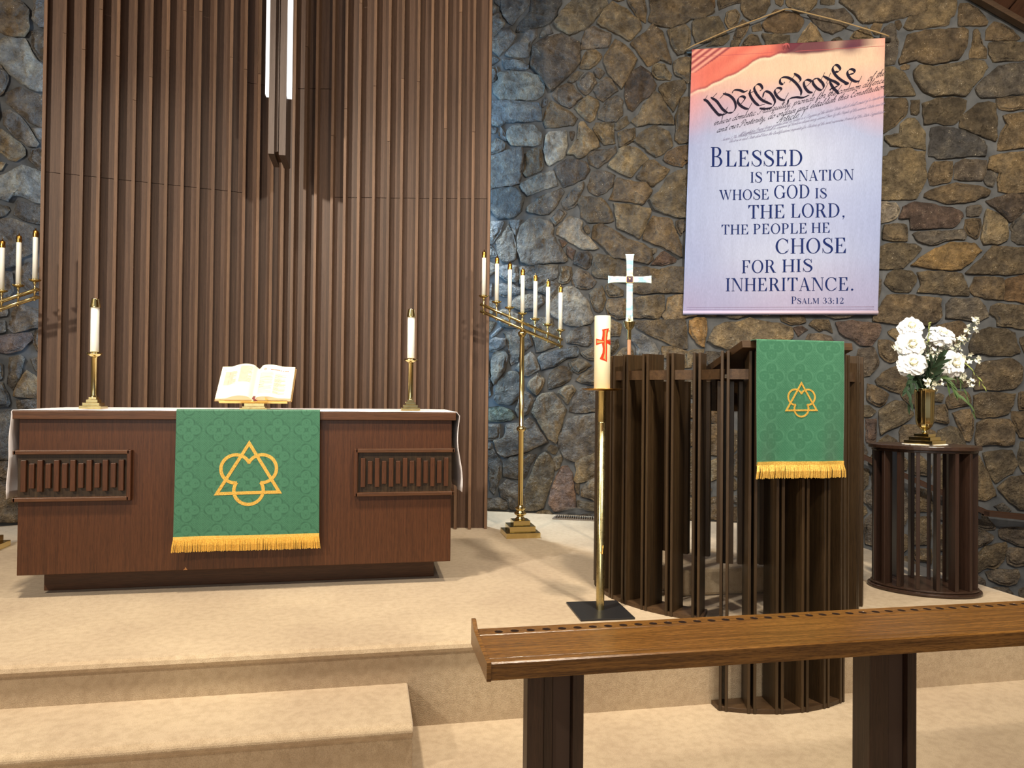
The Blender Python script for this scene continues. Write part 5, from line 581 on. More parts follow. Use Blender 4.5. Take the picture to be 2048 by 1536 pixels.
# ------------------------------------------------------------------ ceiling: sloped planks over the right wall, flat dark deck elsewhere
cz = struct(MB().box(-6.5, 7.2, -6.5, 8.2, 6.2, 6.3).build('ceiling', WOOD_CEIL), 'dark wooden ceiling high above the chancel')
P, ang = WALL_R
slope_o = bpy.data.objects.new('ceiling_slope', None); COL.objects.link(slope_o)
slope_o.location = (P[0], P[1], 0); slope_o.rotation_euler = (0, 0, ang)
struct(slope_o, 'sloping wooden ceiling of wide planks at the top right corner')
sl = math.atan(0.756)
pw = 0.19
k = 0
s = 2.2
while s < 5.9:
    z = CEIL_S(s); ds = pw*math.cos(sl)
    m = MB()
    a = 0.004
    s0_, s1_ = s+a, s+ds-a
    vs = []
    for (ss, t) in ((s0_, 0), (s1_, 0), (s1_, 0.02), (s0_, 0.02)):
        for yy in (-3.4, -0.03):
            vs.append((ss+t*math.sin(sl), yy, CEIL_S(ss)+t*math.cos(sl)))
    m.add(vs, [(0, 1, 3, 2), (2, 3, 5, 4), (4, 5, 7, 6), (6, 7, 1, 0), (0, 2, 4, 6), (1, 7, 5, 3)])
    m.build('plank', WOOD_CEIL, slope_o)
    s += ds
m = MB()
vs = []
for ss in (2.1, 6.0):
    for yy in (-3.5, 0.2):
        for t in (0.024, 0.06): vs.append((ss, yy, CEIL_S(ss)+t))
m.add(vs, [(0, 1, 3, 2), (4, 6, 7, 5), (0, 2, 6, 4), (1, 5, 7, 3), (0, 4, 5, 1), (2, 3, 7, 6)])
m.build('backing_deck', WOOD_CEIL, slope_o)
m = MB()
vs = []
for ss in (2.1, 6.0):
    for yy in (-0.11, -0.03):
        for t in (-0.05, 0.0): vs.append((ss, yy, CEIL_S(ss)+t))
m.add(vs, [(0, 1, 3, 2), (4, 6, 7, 5), (0, 2, 6, 4), (1, 5, 7, 3), (0, 4, 5, 1), (2, 3, 7, 6)])
tr = m.build('trim_1', WOOD_PULPIT_X, loc=(P[0], P[1], 0), rz=ang)
struct(tr, 'sloping wooden trim strip where the stone wall meets the plank ceiling')
# side and back walls of the nave, outside the picture
PLASTER, _, _ = newmat('plain_wall', srgb(186, 172, 150), 0.8)
struct(MB().box(-6.6, -6.5, -6.5, 8.2, -0.4, 6.2).build('wall_side_left', PLASTER), 'plain side wall left of the nave')
struct(MB().box(7.2, 7.3, -6.5, 8.2, -1.25, 6.2).build('wall_side_right', PLASTER), 'plain side wall right of the nave')

# ------------------------------------------------------------------ wooden screen: two folded wings of panels and vertical battens
APX, APY = -0.725, 6.527
screen = thing('wooden_screen', 'tall folded screen of brown wood panels and vertical battens behind the altar', 'screen', (APX, APY, 0))
TOP = 5.4
def wing_frame(sign):
    a = R(11.11)
    d = Vector((-sign*math.cos(a), math.sin(a), 0))      # outer end -> apex
    o = Vector((0, 0, 0)) - d*1.752
    nrm = Vector((-sign*math.sin(a), -math.cos(a), 0))    # towards the viewer
    if nrm.y > 0: nrm = -nrm
    return o, d, nrm
LF = [0.129, 0.258, 0.372, 0.492, 0.612, 0.726, 0.844, 0.964, 1.082, 1.194, 1.319, 1.431, 1.541, 1.652]
RF = [0.133, 0.252, 0.371, 0.489, 0.605, 0.738, 0.849, 0.972, 1.099, 1.215, 1.326, 1.461, 1.551, 1.655]
rnd = random.Random(3)
for sign, fins in ((-1, LF), (1, RF)):
    o, d, nn = wing_frame(sign)
    def P3(u, t, z): q = o+d*u+nn*t; return (q.x, q.y, z)
    def slab(u0, u1, t0, t1, z0, z1, name, mat, bev=0):
        m = MB()
        vs = [P3(u, t, z) for z in (z0, z1) for t in (t0, t1) for u in (u0, u1)]
        m.add(vs, [(0, 2, 3, 1), (4, 5, 7, 6), (0, 1, 5, 4), (2, 6, 7, 3), (0, 4, 6, 2), (1, 3, 7, 5)])
        return m.build(name, mat, screen, bevel=bev, seg=1)
    slab(0.0, 1.765, -0.06, -0.03, 0, TOP, 'backing_board', WOOD_PULPIT)
    edges = [0.02]+fins+[1.755]
    for i in range(len(edges)-1):
        u0, u1 = edges[i], edges[i+1]
        zj = 2.80 if u1 < 1.50 else 3.73
        if sign > 0 and 1.45 < u1 < 1.6: zj = 3.73
        dt = rnd.choice((0.0, 0.0, 0.004))
        slab(u0-0.008, u1-0.004, -0.03, 0.0+dt, 0, zj-0.002, 'panel', WOOD_SCREEN)
        slab(u0-0.008, u1-0.004, -0.03, 0.0+dt, zj+0.002, TOP, 'panel', WOOD_SCREEN)
    for u in fins:
        dep = rnd.uniform(0.066, 0.078)
        if 1.6 < u: dep = 0.06
        zb = rnd.choice((0, 0, 0))
        zs = rnd.uniform(3.2, 4.6)
        slab(u-0.0115, u+0.0115, 0.0, dep, zb, zs-0.0015, 'batten', WOOD_BATTEN)
        slab(u-0.0115, u+0.0115, 0.0, dep, zs+0.0015, TOP, 'batten', WOOD_BATTEN)
    slab(-0.012, 0.010, -0.075, 0.045, 0, TOP, 'edge_board', WOOD_BATTEN)
# narrow inner battens in the fold
for u, dx in ((0, -0.02),):
    MB().box(-0.016, 0.012, -0.07, 0.0, 0, TOP).build('batten', WOOD_BATTEN, screen)

# ------------------------------------------------------------------ altar
AX, AY = -0.673, 4.42
altar = thing('altar_table', 'large dark brown wooden altar with slatted grilles, standing on the platform', 'altar', (AX, AY, 0))
MB().box(-1.11, 1.09, 0.19, 0.66, 0, 0.135).build('plinth', WOOD_ALTAR_X, altar, bevel=0.003)
MB().box(-1.171, 1.172, 0.0, 0.70, 0.133, 0.98).build('body', WOOD_ALTAR, altar, bevel=0.003)
MB().box(-1.193, 1.193, -0.03, 0.74, 0.978, 1.024).build('top_slab', WOOD_ALTAR_X, altar, bevel=0.003)
for sg in (-1, 1):
    def X(a): return sg*a
    gx0, gx1 = sorted((X(0.610), X(1.185)))
    zt, zb = 0.800, 0.545
    MB().box(min(X(0.62), X(1.172)), max(X(0.62), X(1.172)), -0.004, 0.002, zb, zt).build('grille_back', WOOD_PULPIT, altar)
    for z0 in (zb-0.012, zt-0.012):
        MB().box(gx0, gx1, -0.034, 0.004, z0, z0+0.022).build('grille_rail', WOOD_ALTAR_X, altar, bevel=0.003)
        # the rail returns round the end of the altar
        MB().box(min(X(1.172), X(1.188)), max(X(1.172), X(1.188)), -0.034, 0.30, z0, z0+0.022).build('grille_rail', WOOD_ALTAR_X, altar, bevel=0.003)
    MB().box(min(X(0.600), X(0.622)), max(X(0.600), X(0.622)), -0.034, 0.004, zb-0.012, zt+0.010).build('grille_stile', WOOD_ALTAR, altar, bevel=0.003)
    for k in range(13):
        x = X(0.652+k*0.0405)
        zl = (0.586, 0.756) if k % 2 == 0 else (0.604, 0.738)
        MB().box(x-0.013, x+0.013, -0.026, 0.0, *zl).build('grille_slat', WOOD_ALTAR, altar, bevel=0.002)
# chipped veneer at the lower edge
MB().add([(-0.33, -0.0012, 0.134), (-0.306, -0.0012, 0.134), (-0.312, -0.0012, 0.142), (-0.318, -0.0012, 0.152), (-0.322, -0.0012, 0.140)], [(0, 1, 2, 3, 4)]).build('chipped_veneer', flat('raw_wood_chip', srgb(170, 120, 78)), altar)

# white linen over the top and down both ends
def linen_cloth():
    y0, y1 = -0.012, 0.735
    path = []      # (x, z) from the left hem to the right hem, local to the altar
    for k in range(13): path.append((-1.207-0.014*(1-k/12)**1.2-0.003*math.sin(k*0.9), 0.548+k*0.038, k/12))
    path.append((-1.206, 1.016, 1)); path.append((-1.198, 1.0265, 1))
    for k in range(1, 24): path.append((-1.198+2.396*k/24, 1.0275, 1))
    path.append((1.198, 1.0265, 1)); path.append((1.206, 1.016, 1))
    for k in reversed(range(13)): path.append((1.210+0.02*(1-k/12)**1.5+0.008*math.sin(k*0.6), 0.548+k*0.038, k/12))
    ny = 18
    vs = []
    for i, (x, z, top) in enumerate(path):
        for j in range(ny+1):
            t = j/ny
            y = y0+(y1-y0)*t
            w_ = (1-top)*0.006*math.sin(t*17+i*0.15)
            sag = 0.0012*math.sin(t*23+x*9) if top == 1 else 0
            vs.append((x+math.copysign(1, x)*(w_+0.002), y, z+abs(sag)))
    fs = [(i*(ny+1)+j, i*(ny+1)+j+1, (i+1)*(ny+1)+j+1, (i+1)*(ny+1)+j) for i in range(len(path)-1) for j in range(ny)]
    o = raw_mesh('altar_linen', vs, fs, LINEN, smooth=True, loc=(AX, AY, 0))
    md = o.modifiers.new('thickness', 'SOLIDIFY'); md.thickness = 0.0022; md.offset = 1
    return o
tag(linen_cloth(), 'white linen cloth covering the altar top and hanging down both ends', 'cloth')

# ------------------------------------------------------------------ green damask paraments with gold emblem and fringe
def damask(x, z, P=0.158, Q=0.148):
    """quatrefoil damask: returns tone from 0 (ground) to 1 (dark line), array input"""
    tone = np.zeros_like(x)
    u = (x/P - np.round(x/P))*P; v = (z/Q - np.round(z/Q))*Q
    def line(d, w): return np.clip(1.3-np.abs(d)/w, 0, 1)
    lobes = [(0.037, 0), (-0.037, 0), (0, 0.037), (0, -0.037)]
    D = np.min([np.hypot(u-a, v-b) for a, b in lobes], axis=0)
    inside = D < 0.031
    tone = np.maximum(tone, line(D-0.0305, 0.0042)*(0.75+0.25*np.sin(np.arctan2(v, u)*8)))
    tone = np.maximum(tone, 0.45*line(D-0.0375, 0.0012))
    for a, b in lobes:
        du, dv = u-a*0.82, v-b*0.82
        rr = np.hypot(du*(1.55 if a == 0 else 1), dv*(1.55 if b == 0 else 1))
        tone = np.maximum(tone, 0.7*line(rr-0.0235, 0.0013)*inside)
        rr2 = np.hypot(du*(1.2 if a == 0 else 1.9), dv*(1.2 if b == 0 else 1.9))
        tone = np.maximum(tone, 0.5*line(rr2-0.012, 0.0013)*inside)
        tone = np.maximum(tone, 0.6*(np.hypot(u-a*1.15, v-b*1.15) < 0.0045)*inside)
    tone = np.maximum(tone, 0.7*line(np.hypot(u, v)-0.006, 0.002))
    # lattice sprig between the quatrefoils
    uu = P/2-np.abs(u); vv = Q/2-np.abs(v)
    m_ = (uu+vv) < 0.062
    g = np.abs(np.sin((uu+vv)*260))*np.abs(np.sin((uu-vv)*260))
    tone = np.maximum(tone, np.where(m_ & (g > 0.62), 0.75, 0))
    tone = np.maximum(tone, 0.7*line(np.hypot(uu-0.034, vv-0.034)-0.006, 0.0035)*(~m_))
    tone = np.maximum(tone, 0.5*line(np.hypot(uu, v)-0.010, 0.0016)*(np.abs(v) < 0.02))
    tone = np.maximum(tone, 0.5*line(np.hypot(u, vv)-0.010, 0.0016)*(np.abs(u) < 0.02))
    tone = np.maximum(tone, 0.35*line(np.abs(uu*vv)-0.0006, 0.00006))
    return tone

def ring_arc(c, r, w_, a0, a1, n, y0, y1):
    m = MB(); vs = []
    for k in range(n+1):
        a = a0+(a1-a0)*k/n
        for rr in (r-w_/2, r+w_/2):
            for y in (y0, y1): vs.append((c[0]+math.cos(a)*rr, y, c[1]+math.sin(a)*rr))
    fs = []
    for k in range(n):
        b = k*4
        fs += [(b, b+4, b+6, b+2), (b+1, b+3, b+7, b+5), (b, b+1, b+5, b+4), (b+2, b+6, b+7, b+3)]
    fs += [(0, 2, 3, 1), (n*4, n*4+1, n*4+3, n*4+2)]
    return vs, fs

def parament(name, label, x0, x1, yf, ztop, zhem, zfr, back, cx, cz, esc, step, wav, yfun=None, flare=0.01, P=0.158, con=0.85, g0c=(66, 122, 94), g1c=(34, 84, 62)):
    W_, H_ = x1-x0, ztop-zhem
    nx, nz = int(W_/step), int(H_/step)
    vs = []; XX = []; ZZ = []
    o = thing(name, label, 'altar cloth', ((x0+x1)/2, yf, zhem))
    def surf(u, v):     # u 0..1 left-right, v 0..1 top-bottom -> local point
        x = (u-0.5)*W_*(1+0.012*v)
        y = -wav*(v**1.5)*(math.sin(u*9.0+v*2.2)+0.6*math.sin(u*17+1.3)*v)-0.004*v
        z = H_*(1-v)
        return x, y, z
    # sheet over the edge, then down the front
    nb = max(2, int(back[0]/0.03))
    rows = []
    for j in range(nb, 0, -1):
        t = back[0]*j/nb
        rows.append([((i/nx-0.5)*W_, back[1](t)[0], H_+back[1](t)[1]) for i in range(nx+1)])
    hv = [H_+back[0]*j/nb for j in range(nb, 0, -1)]
    for j in range(nz+1):
        rows.append([surf(i/nx, j/nz) for i in range(nx+1)])
        hv.append(H_*(1-j/nz))
    V = [p for r_ in rows for p in r_]
    X_ = np.array([[ (i/nx-0.5)*W_ for i in range(nx+1)] for _ in rows]).ravel()
    Z_ = np.array([[h]*(nx+1) for h in hv]).ravel()
    t = damask(X_+0.004, Z_-H_*0.5+cz, P, P*0.94)
    # embroidered puckering around the emblem is in the shape; the weave tones are only colour
    g0 = np.array(srgb(*g0c)[:3]); g1 = np.array(srgb(*g1c)[:3])
    C = g0[None, :]*(1-t[:, None]*con)+g1[None, :]*(t[:, None]*con)
    F = [(j*(nx+1)+i, j*(nx+1)+i+1, (j+1)*(nx+1)+i+1, (j+1)*(nx+1)+i) for j in range(len(rows)-1) for i in range(nx)]
    sh = raw_mesh('damask_panel', V, F, DAMASK, o, smooth=True, cols=C)
    md = sh.modifiers.new('thickness', 'SOLIDIFY'); md.thickness = 0.003; md.offset = -1
    # emblem: triangle interlaced with a trefoil
    k = esc
    e = MB()
    zc = cz_ = emb_z = cx[1]
    def T(x, z): return (cx[0]+x*k, emb_z+z*k)
    # triangle band as three mitred strips
    A, B_, C_ = (0, 355), (-328, -190), (322, -180)
    def inset(tri, d):
        out = []
        for i in range(3):
            p = Vector(tri[i]); q = Vector(tri[i-1]); r_ = Vector(tri[(i+1) % 3])
            a = (q-p).normalized(); b = (r_-p).normalized(); bis = (a+b).normalized()
            s = math.sqrt(1-(a.dot(bis))**2)
            out.append(tuple(p+bis*(d/s)))
        return out
    inn = inset([A, B_, C_], 31)
    outp = [A, B_, C_]
    def ysurf(x, z):
        u = x/W_+0.5; v = 1-z/H_
        return surf(u, max(0, min(1, v)))[1]
    def strip(quads, off):
        for q in quads:
            f_ = [T(*p) for p in q]
            e.add([(x, ysurf(x, z)-off, z) for x, z in f_]+[(x, ysurf(x, z)-0.001, z) for x, z in f_],
                  [(0, 1, 2, 3), (0, 4, 5, 1), (1, 5, 6, 2), (2, 6, 7, 3), (3, 7, 4, 0)])
    def lerp(p, q, t): return (p[0]+(q[0]-p[0])*t, p[1]+(q[1]-p[1])*t)
    for i in range(3):
        o0, o1 = outp[i], outp[(i+1) % 3]; i0, i1 = inn[i], inn[(i+1) % 3]
        for s_ in range(8):
            t0, t1 = s_/8, (s_+1)/8
            strip([(lerp(o0, o1, t0), lerp(o0, o1, t1), lerp(i0, i1, t1), lerp(i0, i1, t0))], 0.0050)
    rr = 141
    for c, a0, a1 in (((-125, 70), R(23), R(276)), ((125, 70), R(-96), R(157)), ((0, -145), R(145), R(395))):
        n_ = 34
        for s_ in range(n_):
            q = []
            for a, r_ in ((a0+(a1-a0)*s_/n_, rr+15), (a0+(a1-a0)*(s_+1)/n_, rr+15), (a0+(a1-a0)*(s_+1)/n_, rr-17), (a0+(a1-a0)*s_/n_, rr-17)):
                q.append((c[0]+math.cos(a)*r_, c[1]+math.sin(a)*r_))
            strip([q], 0.0044)
    e.build('emblem', EMBLEM, o, label='gold embroidered triangle interlaced with a trefoil')
    # fringe: braid and hanging threads
    b_ = MB()
    nb_ = 30
    vs = []
    for i in range(nb_+1):
        p = surf(i/nb_, 1.0)
        for dy, dz in ((-0.006, 0.012), (0.003, 0.012), (0.003, -0.008), (-0.006, -0.008)): vs.append((p[0], p[1]+dy, dz))
    fs = [(i*4+a, i*4+(a+1) % 4, (i+1)*4+(a+1) % 4, (i+1)*4+a) for i in range(nb_) for a in range(4)]
    b_.add(vs, fs); b_.build('braid', FRINGE, o)
    fr = MB(); nt_ = int(W_/0.0032); rn = random.Random(5)
    drop = zhem-zfr
    for i in range(nt_):
        u = (i+0.5)/nt_
        p = surf(u, 1.0)
        sp_ = (u-0.5)*2
        ln = drop*rn.uniform(0.94, 1.02); dx = sp_**3*flare+rn.uniform(-0.003, 0.003)
        ys = -rn.uniform(0.0, 0.006)
        a = (p[0], p[1]-0.004+ys*0.3, -0.004); b = (p[0]+dx*0.6, p[1]-0.007+ys, -ln*0.5); c = (p[0]+dx, p[1]-0.004+ys, -ln)
        w2 = 0.0021
        vv = []
        for q in (a, b, c): vv += [(q[0]-w2, q[1], q[2]), (q[0], q[1]-w2, q[2]), (q[0]+w2, q[1], q[2])]
        fr.add(vv, [(0, 1, 4, 3), (1, 2, 5, 4), (3, 4, 7, 6), (4, 5, 8, 7)])
    fr.build('fringe', FRINGE, o, kind='stuff')
    return o

parament('altar_parament', 'green damask altar cloth with gold emblem and fringe hanging over the altar front',
         -1.040, -0.268, 4.375, 1.031, 0.318, 0.244, (0.03, lambda t: (t, 0.0035)), (0.002, 0.345), 0.05, 0.000564, 0.0033, 0.0035)

# ------------------------------------------------------------------ stepped brass candlesticks on the altar
def stepped(m, tiers, z0=0.0):
    z = z0
    for h, hz in tiers:
        m.box(-h, h, -h, h, z, z+hz); z += hz
    return z
def altar_stick(x, y, label, z0, st_label, cd_label, scale=1.0):
    t = thing('candlestick', st_label, 'candlestick', (x, y, z0), 0, 'altar candlesticks')
    m = MB(); z = stepped(m, [(0.058, 0.016), (0.045, 0.018), (0.031, 0.018), (0.021, 0.014)])
    m.build('stepped_base', BRASS, t, bevel=0.0015)
    MB().lathe([(0.0185, z), (0.0165, z+0.006), (0.0158, z+0.02), (0.0152, 0.288), (0.018, 0.292), (0.018, 0.298)], 20).build('stem', BRASS, t)
    MB().lathe([(0.018, 0.298), (0.028, 0.302), (0.039, 0.310), (0.0415, 0.320), (0.038, 0.318), (0.018, 0.306), (0.015, 0.306), (0.015, 0.326), (0.013, 0.326)], 24).build('drip_cup', BRASS, t)
    c = thing('candle', cd_label, 'candle', (x, y, z0+0.3262), 0, 'altar candles')
    MB().lathe([(0.0215, 0.0), (0.0225, 0.002), (0.0225, 0.258), (0.019, 0.262)], 24).build('wax', WAX, c)
    MB().lathe([(0.0285, 0.255), (0.0285, 0.262), (0.0195, 0.302), (0.0195, 0.306), (0.006, 0.306)], 24).build('brass_follower', BRASS, c)
altar_stick(-1.545, 4.62, '', 1.0315, 'brass candlestick with a stepped base at the left end of the altar', 'cream candle with a brass cap at the left end of the altar')
altar_stick(0.262, 4.64, '', 1.0315, 'brass candlestick with a stepped base at the right end of the altar', 'cream candle with a brass cap at the right end of the altar')

# ------------------------------------------------------------------ open bible on a brass stand
bs = thing('book_stand', 'low brass book stand in the middle of the altar under the open book', 'stand', (-0.665, 4.66, 1.0315), R(-3))
MB().box(-0.078, 0.078, -0.055, 0.075, 0, 0.008).box(-0.066, 0.066, -0.045, 0.065, 0.008, 0.018).build('base', BRASS, bs, bevel=0.001)
MB().box(-0.058, 0.058, -0.03, 0.04, 0.018, 0.040).build('neck', BRASS, bs, bevel=0.001)
TILT = R(48)
def tl(x, a, h):       # a along the board, h off the board
    return (x, -0.045+a*math.cos(TILT)-h*math.sin(TILT), 0.042+a*math.sin(TILT)+h*math.cos(TILT))
m = MB(); m.add([tl(x, a, h) for h in (0, 0.006) for a in (0.0, 0.27) for x in (-0.19, 0.19)], [(0, 2, 3, 1), (4, 5, 7, 6), (0, 1, 5, 4), (2, 6, 7, 3), (0, 4, 6, 2), (1, 3, 7, 5)])
m.build('board', GOLD, bs)
m = MB(); m.add([tl(x, a, h) for h in (-0.002, 0.016) for a in (-0.006, 0.0) for x in (-0.196, 0.196)], [(0, 2, 3, 1), (4, 5, 7, 6), (0, 1, 5, 4), (2, 6, 7, 3), (0, 4, 6, 2), (1, 3, 7, 5)])
m.build('ledge', GOLD, bs)
bk = thing('open_book', 'large open book with cream pages resting on the brass stand', 'book', (-0.665, 4.66, 1.0315), R(-3))
BW, BL = 0.216, 0.262
def page_h(x):
    u = abs(x)/BW
    if x < 0: return 0.036+0.030*math.sin(min(1, u*1.35)*PI)**1.0*(1 if u < 0.74 else 1)*(1-u*0.35)-0.026*math.exp(-(u/0.07)**2)-0.008*u
    return 0.040+0.016*math.sin(min(1, u*1.5)*PI)-0.030*math.exp(-(u/0.07)**2)-0.006*u
nxp = 40
top = []; vs = []; fs = []
for j in range(9):
    a = 0.002+BL*j/8
    for i in range(nxp+1):
        x = -BW+2*BW*i/nxp
        # rounded outer corners
        vs.append(tl(x, a, page_h(x)+0.0))
for j in range(8):
    for i in range(nxp): fs.append((j*(nxp+1)+i, j*(nxp+1)+i+1, (j+1)*(nxp+1)+i+1, (j+1)*(nxp+1)+i))
pg = raw_mesh('pages_surface', vs, fs, newmat('page_paper', srgb(226, 220, 198), 0.8)[0], bk, smooth=True)
# page block sides
m = MB(); bot = []; tp = []
for i in range(nxp+1):
    x = -BW+2*BW*i/nxp
    bot.append((x, 0.010)); tp.append((x, page_h(x)-0.0008))
for a in (0.002, 0.002+BL):
    vv = [tl(x, a, h) for x, h in bot]+[tl(x, a, h) for x, h in tp]
    m.add(vv, [(i, i+1, nxp+1+i+1, nxp+1+i) for i in range(nxp)])
for s_ in (0, nxp):
    m.add([tl(bot[s_][0], 0.002, 0.010), tl(bot[s_][0], 0.002+BL, 0.010), tl(bot[s_][0], 0.002+BL, tp[s_][1]), tl(bot[s_][0], 0.002, tp[s_][1])], [(0, 1, 2, 3)])
m.build('page_block', newmat('page_edges', srgb(226, 206, 164), 0.6)[0], bk)
m = MB(); m.add([tl(x, a, h) for h in (0.006, 0.0105) for a in (-0.0, BL+0.008) for x in (-BW-0.006, BW+0.006)], [(0, 2, 3, 1), (4, 5, 7, 6), (0, 1, 5, 4), (2, 6, 7, 3), (0, 4, 6, 2), (1, 3, 7, 5)])
m.build('cover', newmat('book_cover', srgb(150, 116, 60), 0.5)[0], bk)
def on_page(x0, x1, a0, a1, mb, n=6):
    vv = []
    for i in range(n+1):
        x = x0+(x1-x0)*i/n
        for a in (a0, a1): vv.append(tl(x, a, page_h(x)+0.0006))
    mb.add(vv, [(i*2, i*2+2, i*2+3, i*2+1) for i in range(n)])
tx_ = MB(); rn = random.Random(9)
for cxa, cxb, t0, t1 in ((-0.188, -0.116, 0.215, 0.105), (-0.100, -0.030, 0.245, 0.115)):
    a = t0
    while a > t1:
        on_page(cxa, cxb-rn.choice((0, 0, 0.004, 0.02)), a, a+0.0017, tx_); a -= 0.0046
on_page(-0.198, -0.186, 0.232, 0.234, tx_)
for cxa, cxb, t0, t1 in ((0.022, 0.098, 0.198, 0.030), (0.108, 0.176, 0.190, 0.030)):
    a = t0
    while a > t1:
        ln = rn.choice((1, 0.95, 0.6, 0.9, 1, 0.4))
        on_page(cxa, cxa+(cxb-cxa)*ln, a, a+0.0017, tx_)
        a -= rn.choice((0.0048, 0.0048, 0.0085))
tx_.build('printed_text', INK_GREY, bk)
hd = MB()
x = 0.078
while x < 0.178:
    wv = rn.uniform(0.003, 0.006); on_page(x, x+wv, 0.222, 0.2275, hd, 2); x += wv+rn.choice((0.0012, 0.0012, 0.005))
for k in range(12):
    a = k*PI/6
    on_page(0.045+0.006*math.cos(a)-0.0015, 0.045+0.006*math.cos(a)+0.0015, 0.228+0.007*math.sin(a)-0.0015, 0.228+0.007*math.sin(a)+0.0015, hd, 1)
on_page(0.043, 0.047, 0.226, 0.230, hd, 1)
hd.build('red_heading', INK_RED, bk)
m = MB()
for x, c_ in ((0.0, 0), (0.006, 0)):
    m.tube([tl(x, 0.03, 0.02), tl(x, -0.004, 0.040), tl(x+0.012, -0.012, 0.034), tl(x+0.018, -0.014, 0.028)], 0.004, 6)
m.build('ribbon', newmat('dark_red_ribbon', srgb(110, 28, 34), 0.5)[0], bk)
m = MB().tube([tl(0.07, 0.01, 0.034), tl(0.075, -0.008, 0.040), tl(0.088, -0.010, 0.034)], 0.0035, 6)
m.build('ribbon', newmat('gold_ribbon', srgb(214, 160, 50), 0.5)[0], bk)

# ------------------------------------------------------------------ seven-branched brass candelabra either side of the screen
ORD = ['first (outermost)', 'second', 'third', 'middle', 'fifth', 'sixth', 'seventh']
def candelabra(x, y, sgn, label, side, zoff=0.0):
    """arm falls away from the screen; sgn=+1: high end on the left"""
    t = thing('candelabra', label, 'candelabra', (x, y, 0), 0, 'brass floor candelabras')
    m = MB(); z = stepped(m, [(0.137, 0.042), (0.104, 0.045), (0.068, 0.040)])
    m.build('stepped_base', BRASS, t, bevel=0.002)
    MB().lathe([(0.040, z), (0.044, z+0.008), (0.030, z+0.018), (0.026, z+0.03), (0.046, z+0.042), (0.050, z+0.052), (0.038, z+0.066), (0.030, z+0.076),
                (0.040, z+0.086), (0.044, z+0.094), (0.024, z+0.108), (0.021, z+0.12)], 24).build('foot_turning', BRASS, t)
    MB().lathe([(0.0215, z+0.118), (0.0215, 0.835), (0.034, 0.845), (0.040, 0.858), (0.034, 0.872), (0.0205, 0.882), (0.0195, 1.60), (0.024, 1.606), (0.036, 1.628), (0.034, 1.640), (0.018, 1.652), (0.013, 1.69), (0.013, 1.745)], 24).build('pole', BRASS, t)
    # two pairs of slanting rods
    x0, z0 = -0.345*sgn, 1.858; x1, z1 = 0.335*sgn, 1.585
    def lz(xx): return z0+(z1-z0)*(xx-x0)/(x1-x0)
    for dz, yy, nm in ((0, -0.016, 'upper_rod'), (0, 0.016, 'upper_rod'), (-0.055, -0.016, 'lower_rod'), (-0.055, 0.016, 'lower_rod')):
        MB().tube([(x0, yy, z0+dz), (x1, yy, z1+dz)], 0.0100, 10).build(nm, BRASS, t)
    for k in range(7):
        xx = (-0.318+k*0.1062)*sgn
        zz = lz(xx)
        post = MB().lathe([(0.006, -0.075), (0.009, -0.07), (0.006, -0.062), (0.006, -0.02), (0.013, -0.012), (0.013, 0.012), (0.006, 0.02), (0.006, 0.045), (0.012, 0.052), (0.007, 0.060)], 12, c=(xx, 0, zz))
        post.build('candle_post', BRASS, t)
        MB().lathe([(0.008, 0.058), (0.022, 0.062), (0.037, 0.071), (0.041, 0.079), (0.037, 0.077), (0.016, 0.066), (0.0145, 0.066), (0.0145, 0.084), (0.012, 0.084)], 20, c=(xx, 0, zz)).build('drip_cup', BRASS, t)
        if side == 'left':
            order = ['farthest left', 'second from left', 'third from left', 'middle', 'fifth from left', 'second from the screen', 'nearest the screen'][6-k]
            lb = 'thin white candle with brass cap, %s, on the left candelabra' % order
        else:
            order = ['nearest the screen and highest', 'second from the screen', 'third from the screen', 'middle', 'third from the lowest', 'second from the lowest', 'lowest and farthest right'][k]
            lb = 'thin white candle with brass cap, %s, on the right candelabra' % order
        c = thing('candle', lb, 'candle', (x+xx, y, zz+0.0842), 0, 'candelabra candles')
        MB().lathe([(0.0135, 0), (0.0135, 0.001), (0.0165, 0.001), (0.0165, 0.305), (0.014, 0.308)], 18).build('wax', WAX, c)
        MB().lathe([(0.0178, 0.298), (0.0178, 0.340), (0.013, 0.348), (0.005, 0.350), (0.004, 0.362), (0.002, 0.364)], 18).build('brass_cap', BRASS_DARK, c)
candelabra(1.222, 5.84, 1, 'tall brass floor candelabra with slanting arm, right of the wooden screen', 'right')
candelabra(-2.672, 5.84, -1, 'tall brass floor candelabra partly cut off at the left edge of the picture', 'left')

# ------------------------------------------------------------------ paschal candle on its floor stand
t = thing('paschal_candle_stand', 'brass pole stand with a square black steel foot in front of the pulpit', 'candle stand', (1.217, 3.738, 0))
MB().box(-0.147, 0.137, -0.165, 0.155, 0, 0.010).build('foot_plate', BLACK_METAL, t, bevel=0.002, rz=R(-2))
MB().lathe([(0.0215, 0.010), (0.0215, 0.990), (0.0195, 0.990), (0.0195, 1.004), (0.0215, 1.004), (0.0205, 1.155), (0.026, 1.160)], 28).build('pole', BRASS_OLD, t)
MB().lathe([(0.024, 1.160), (0.085, 1.163), (0.107, 1.170), (0.107, 1.173), (0.085, 1.167), (0.02, 1.166)], 36).build('drip_pan', BRASS_DARK, t)
MB().tube([(-0.006, -0.0205, 0.315), (-0.006, -0.026, 0.310), (0.002, -0.026, 0.303), (0.006, -0.026, 0.350)], 0.0022, 6).build('clip', BRASS_DARK, t)
pc = thing('paschal_candle', 'thick ivory paschal candle with a red cross symbol on its side', 'candle', (1.217, 3.738, 1.1695))
MB().lathe([(0.041, 0.0), (0.0425, 0.002), (0.0425, 0.384), (0.040, 0.388), (0.01, 0.386)], 40).build('wax', WAX_BIG, pc)
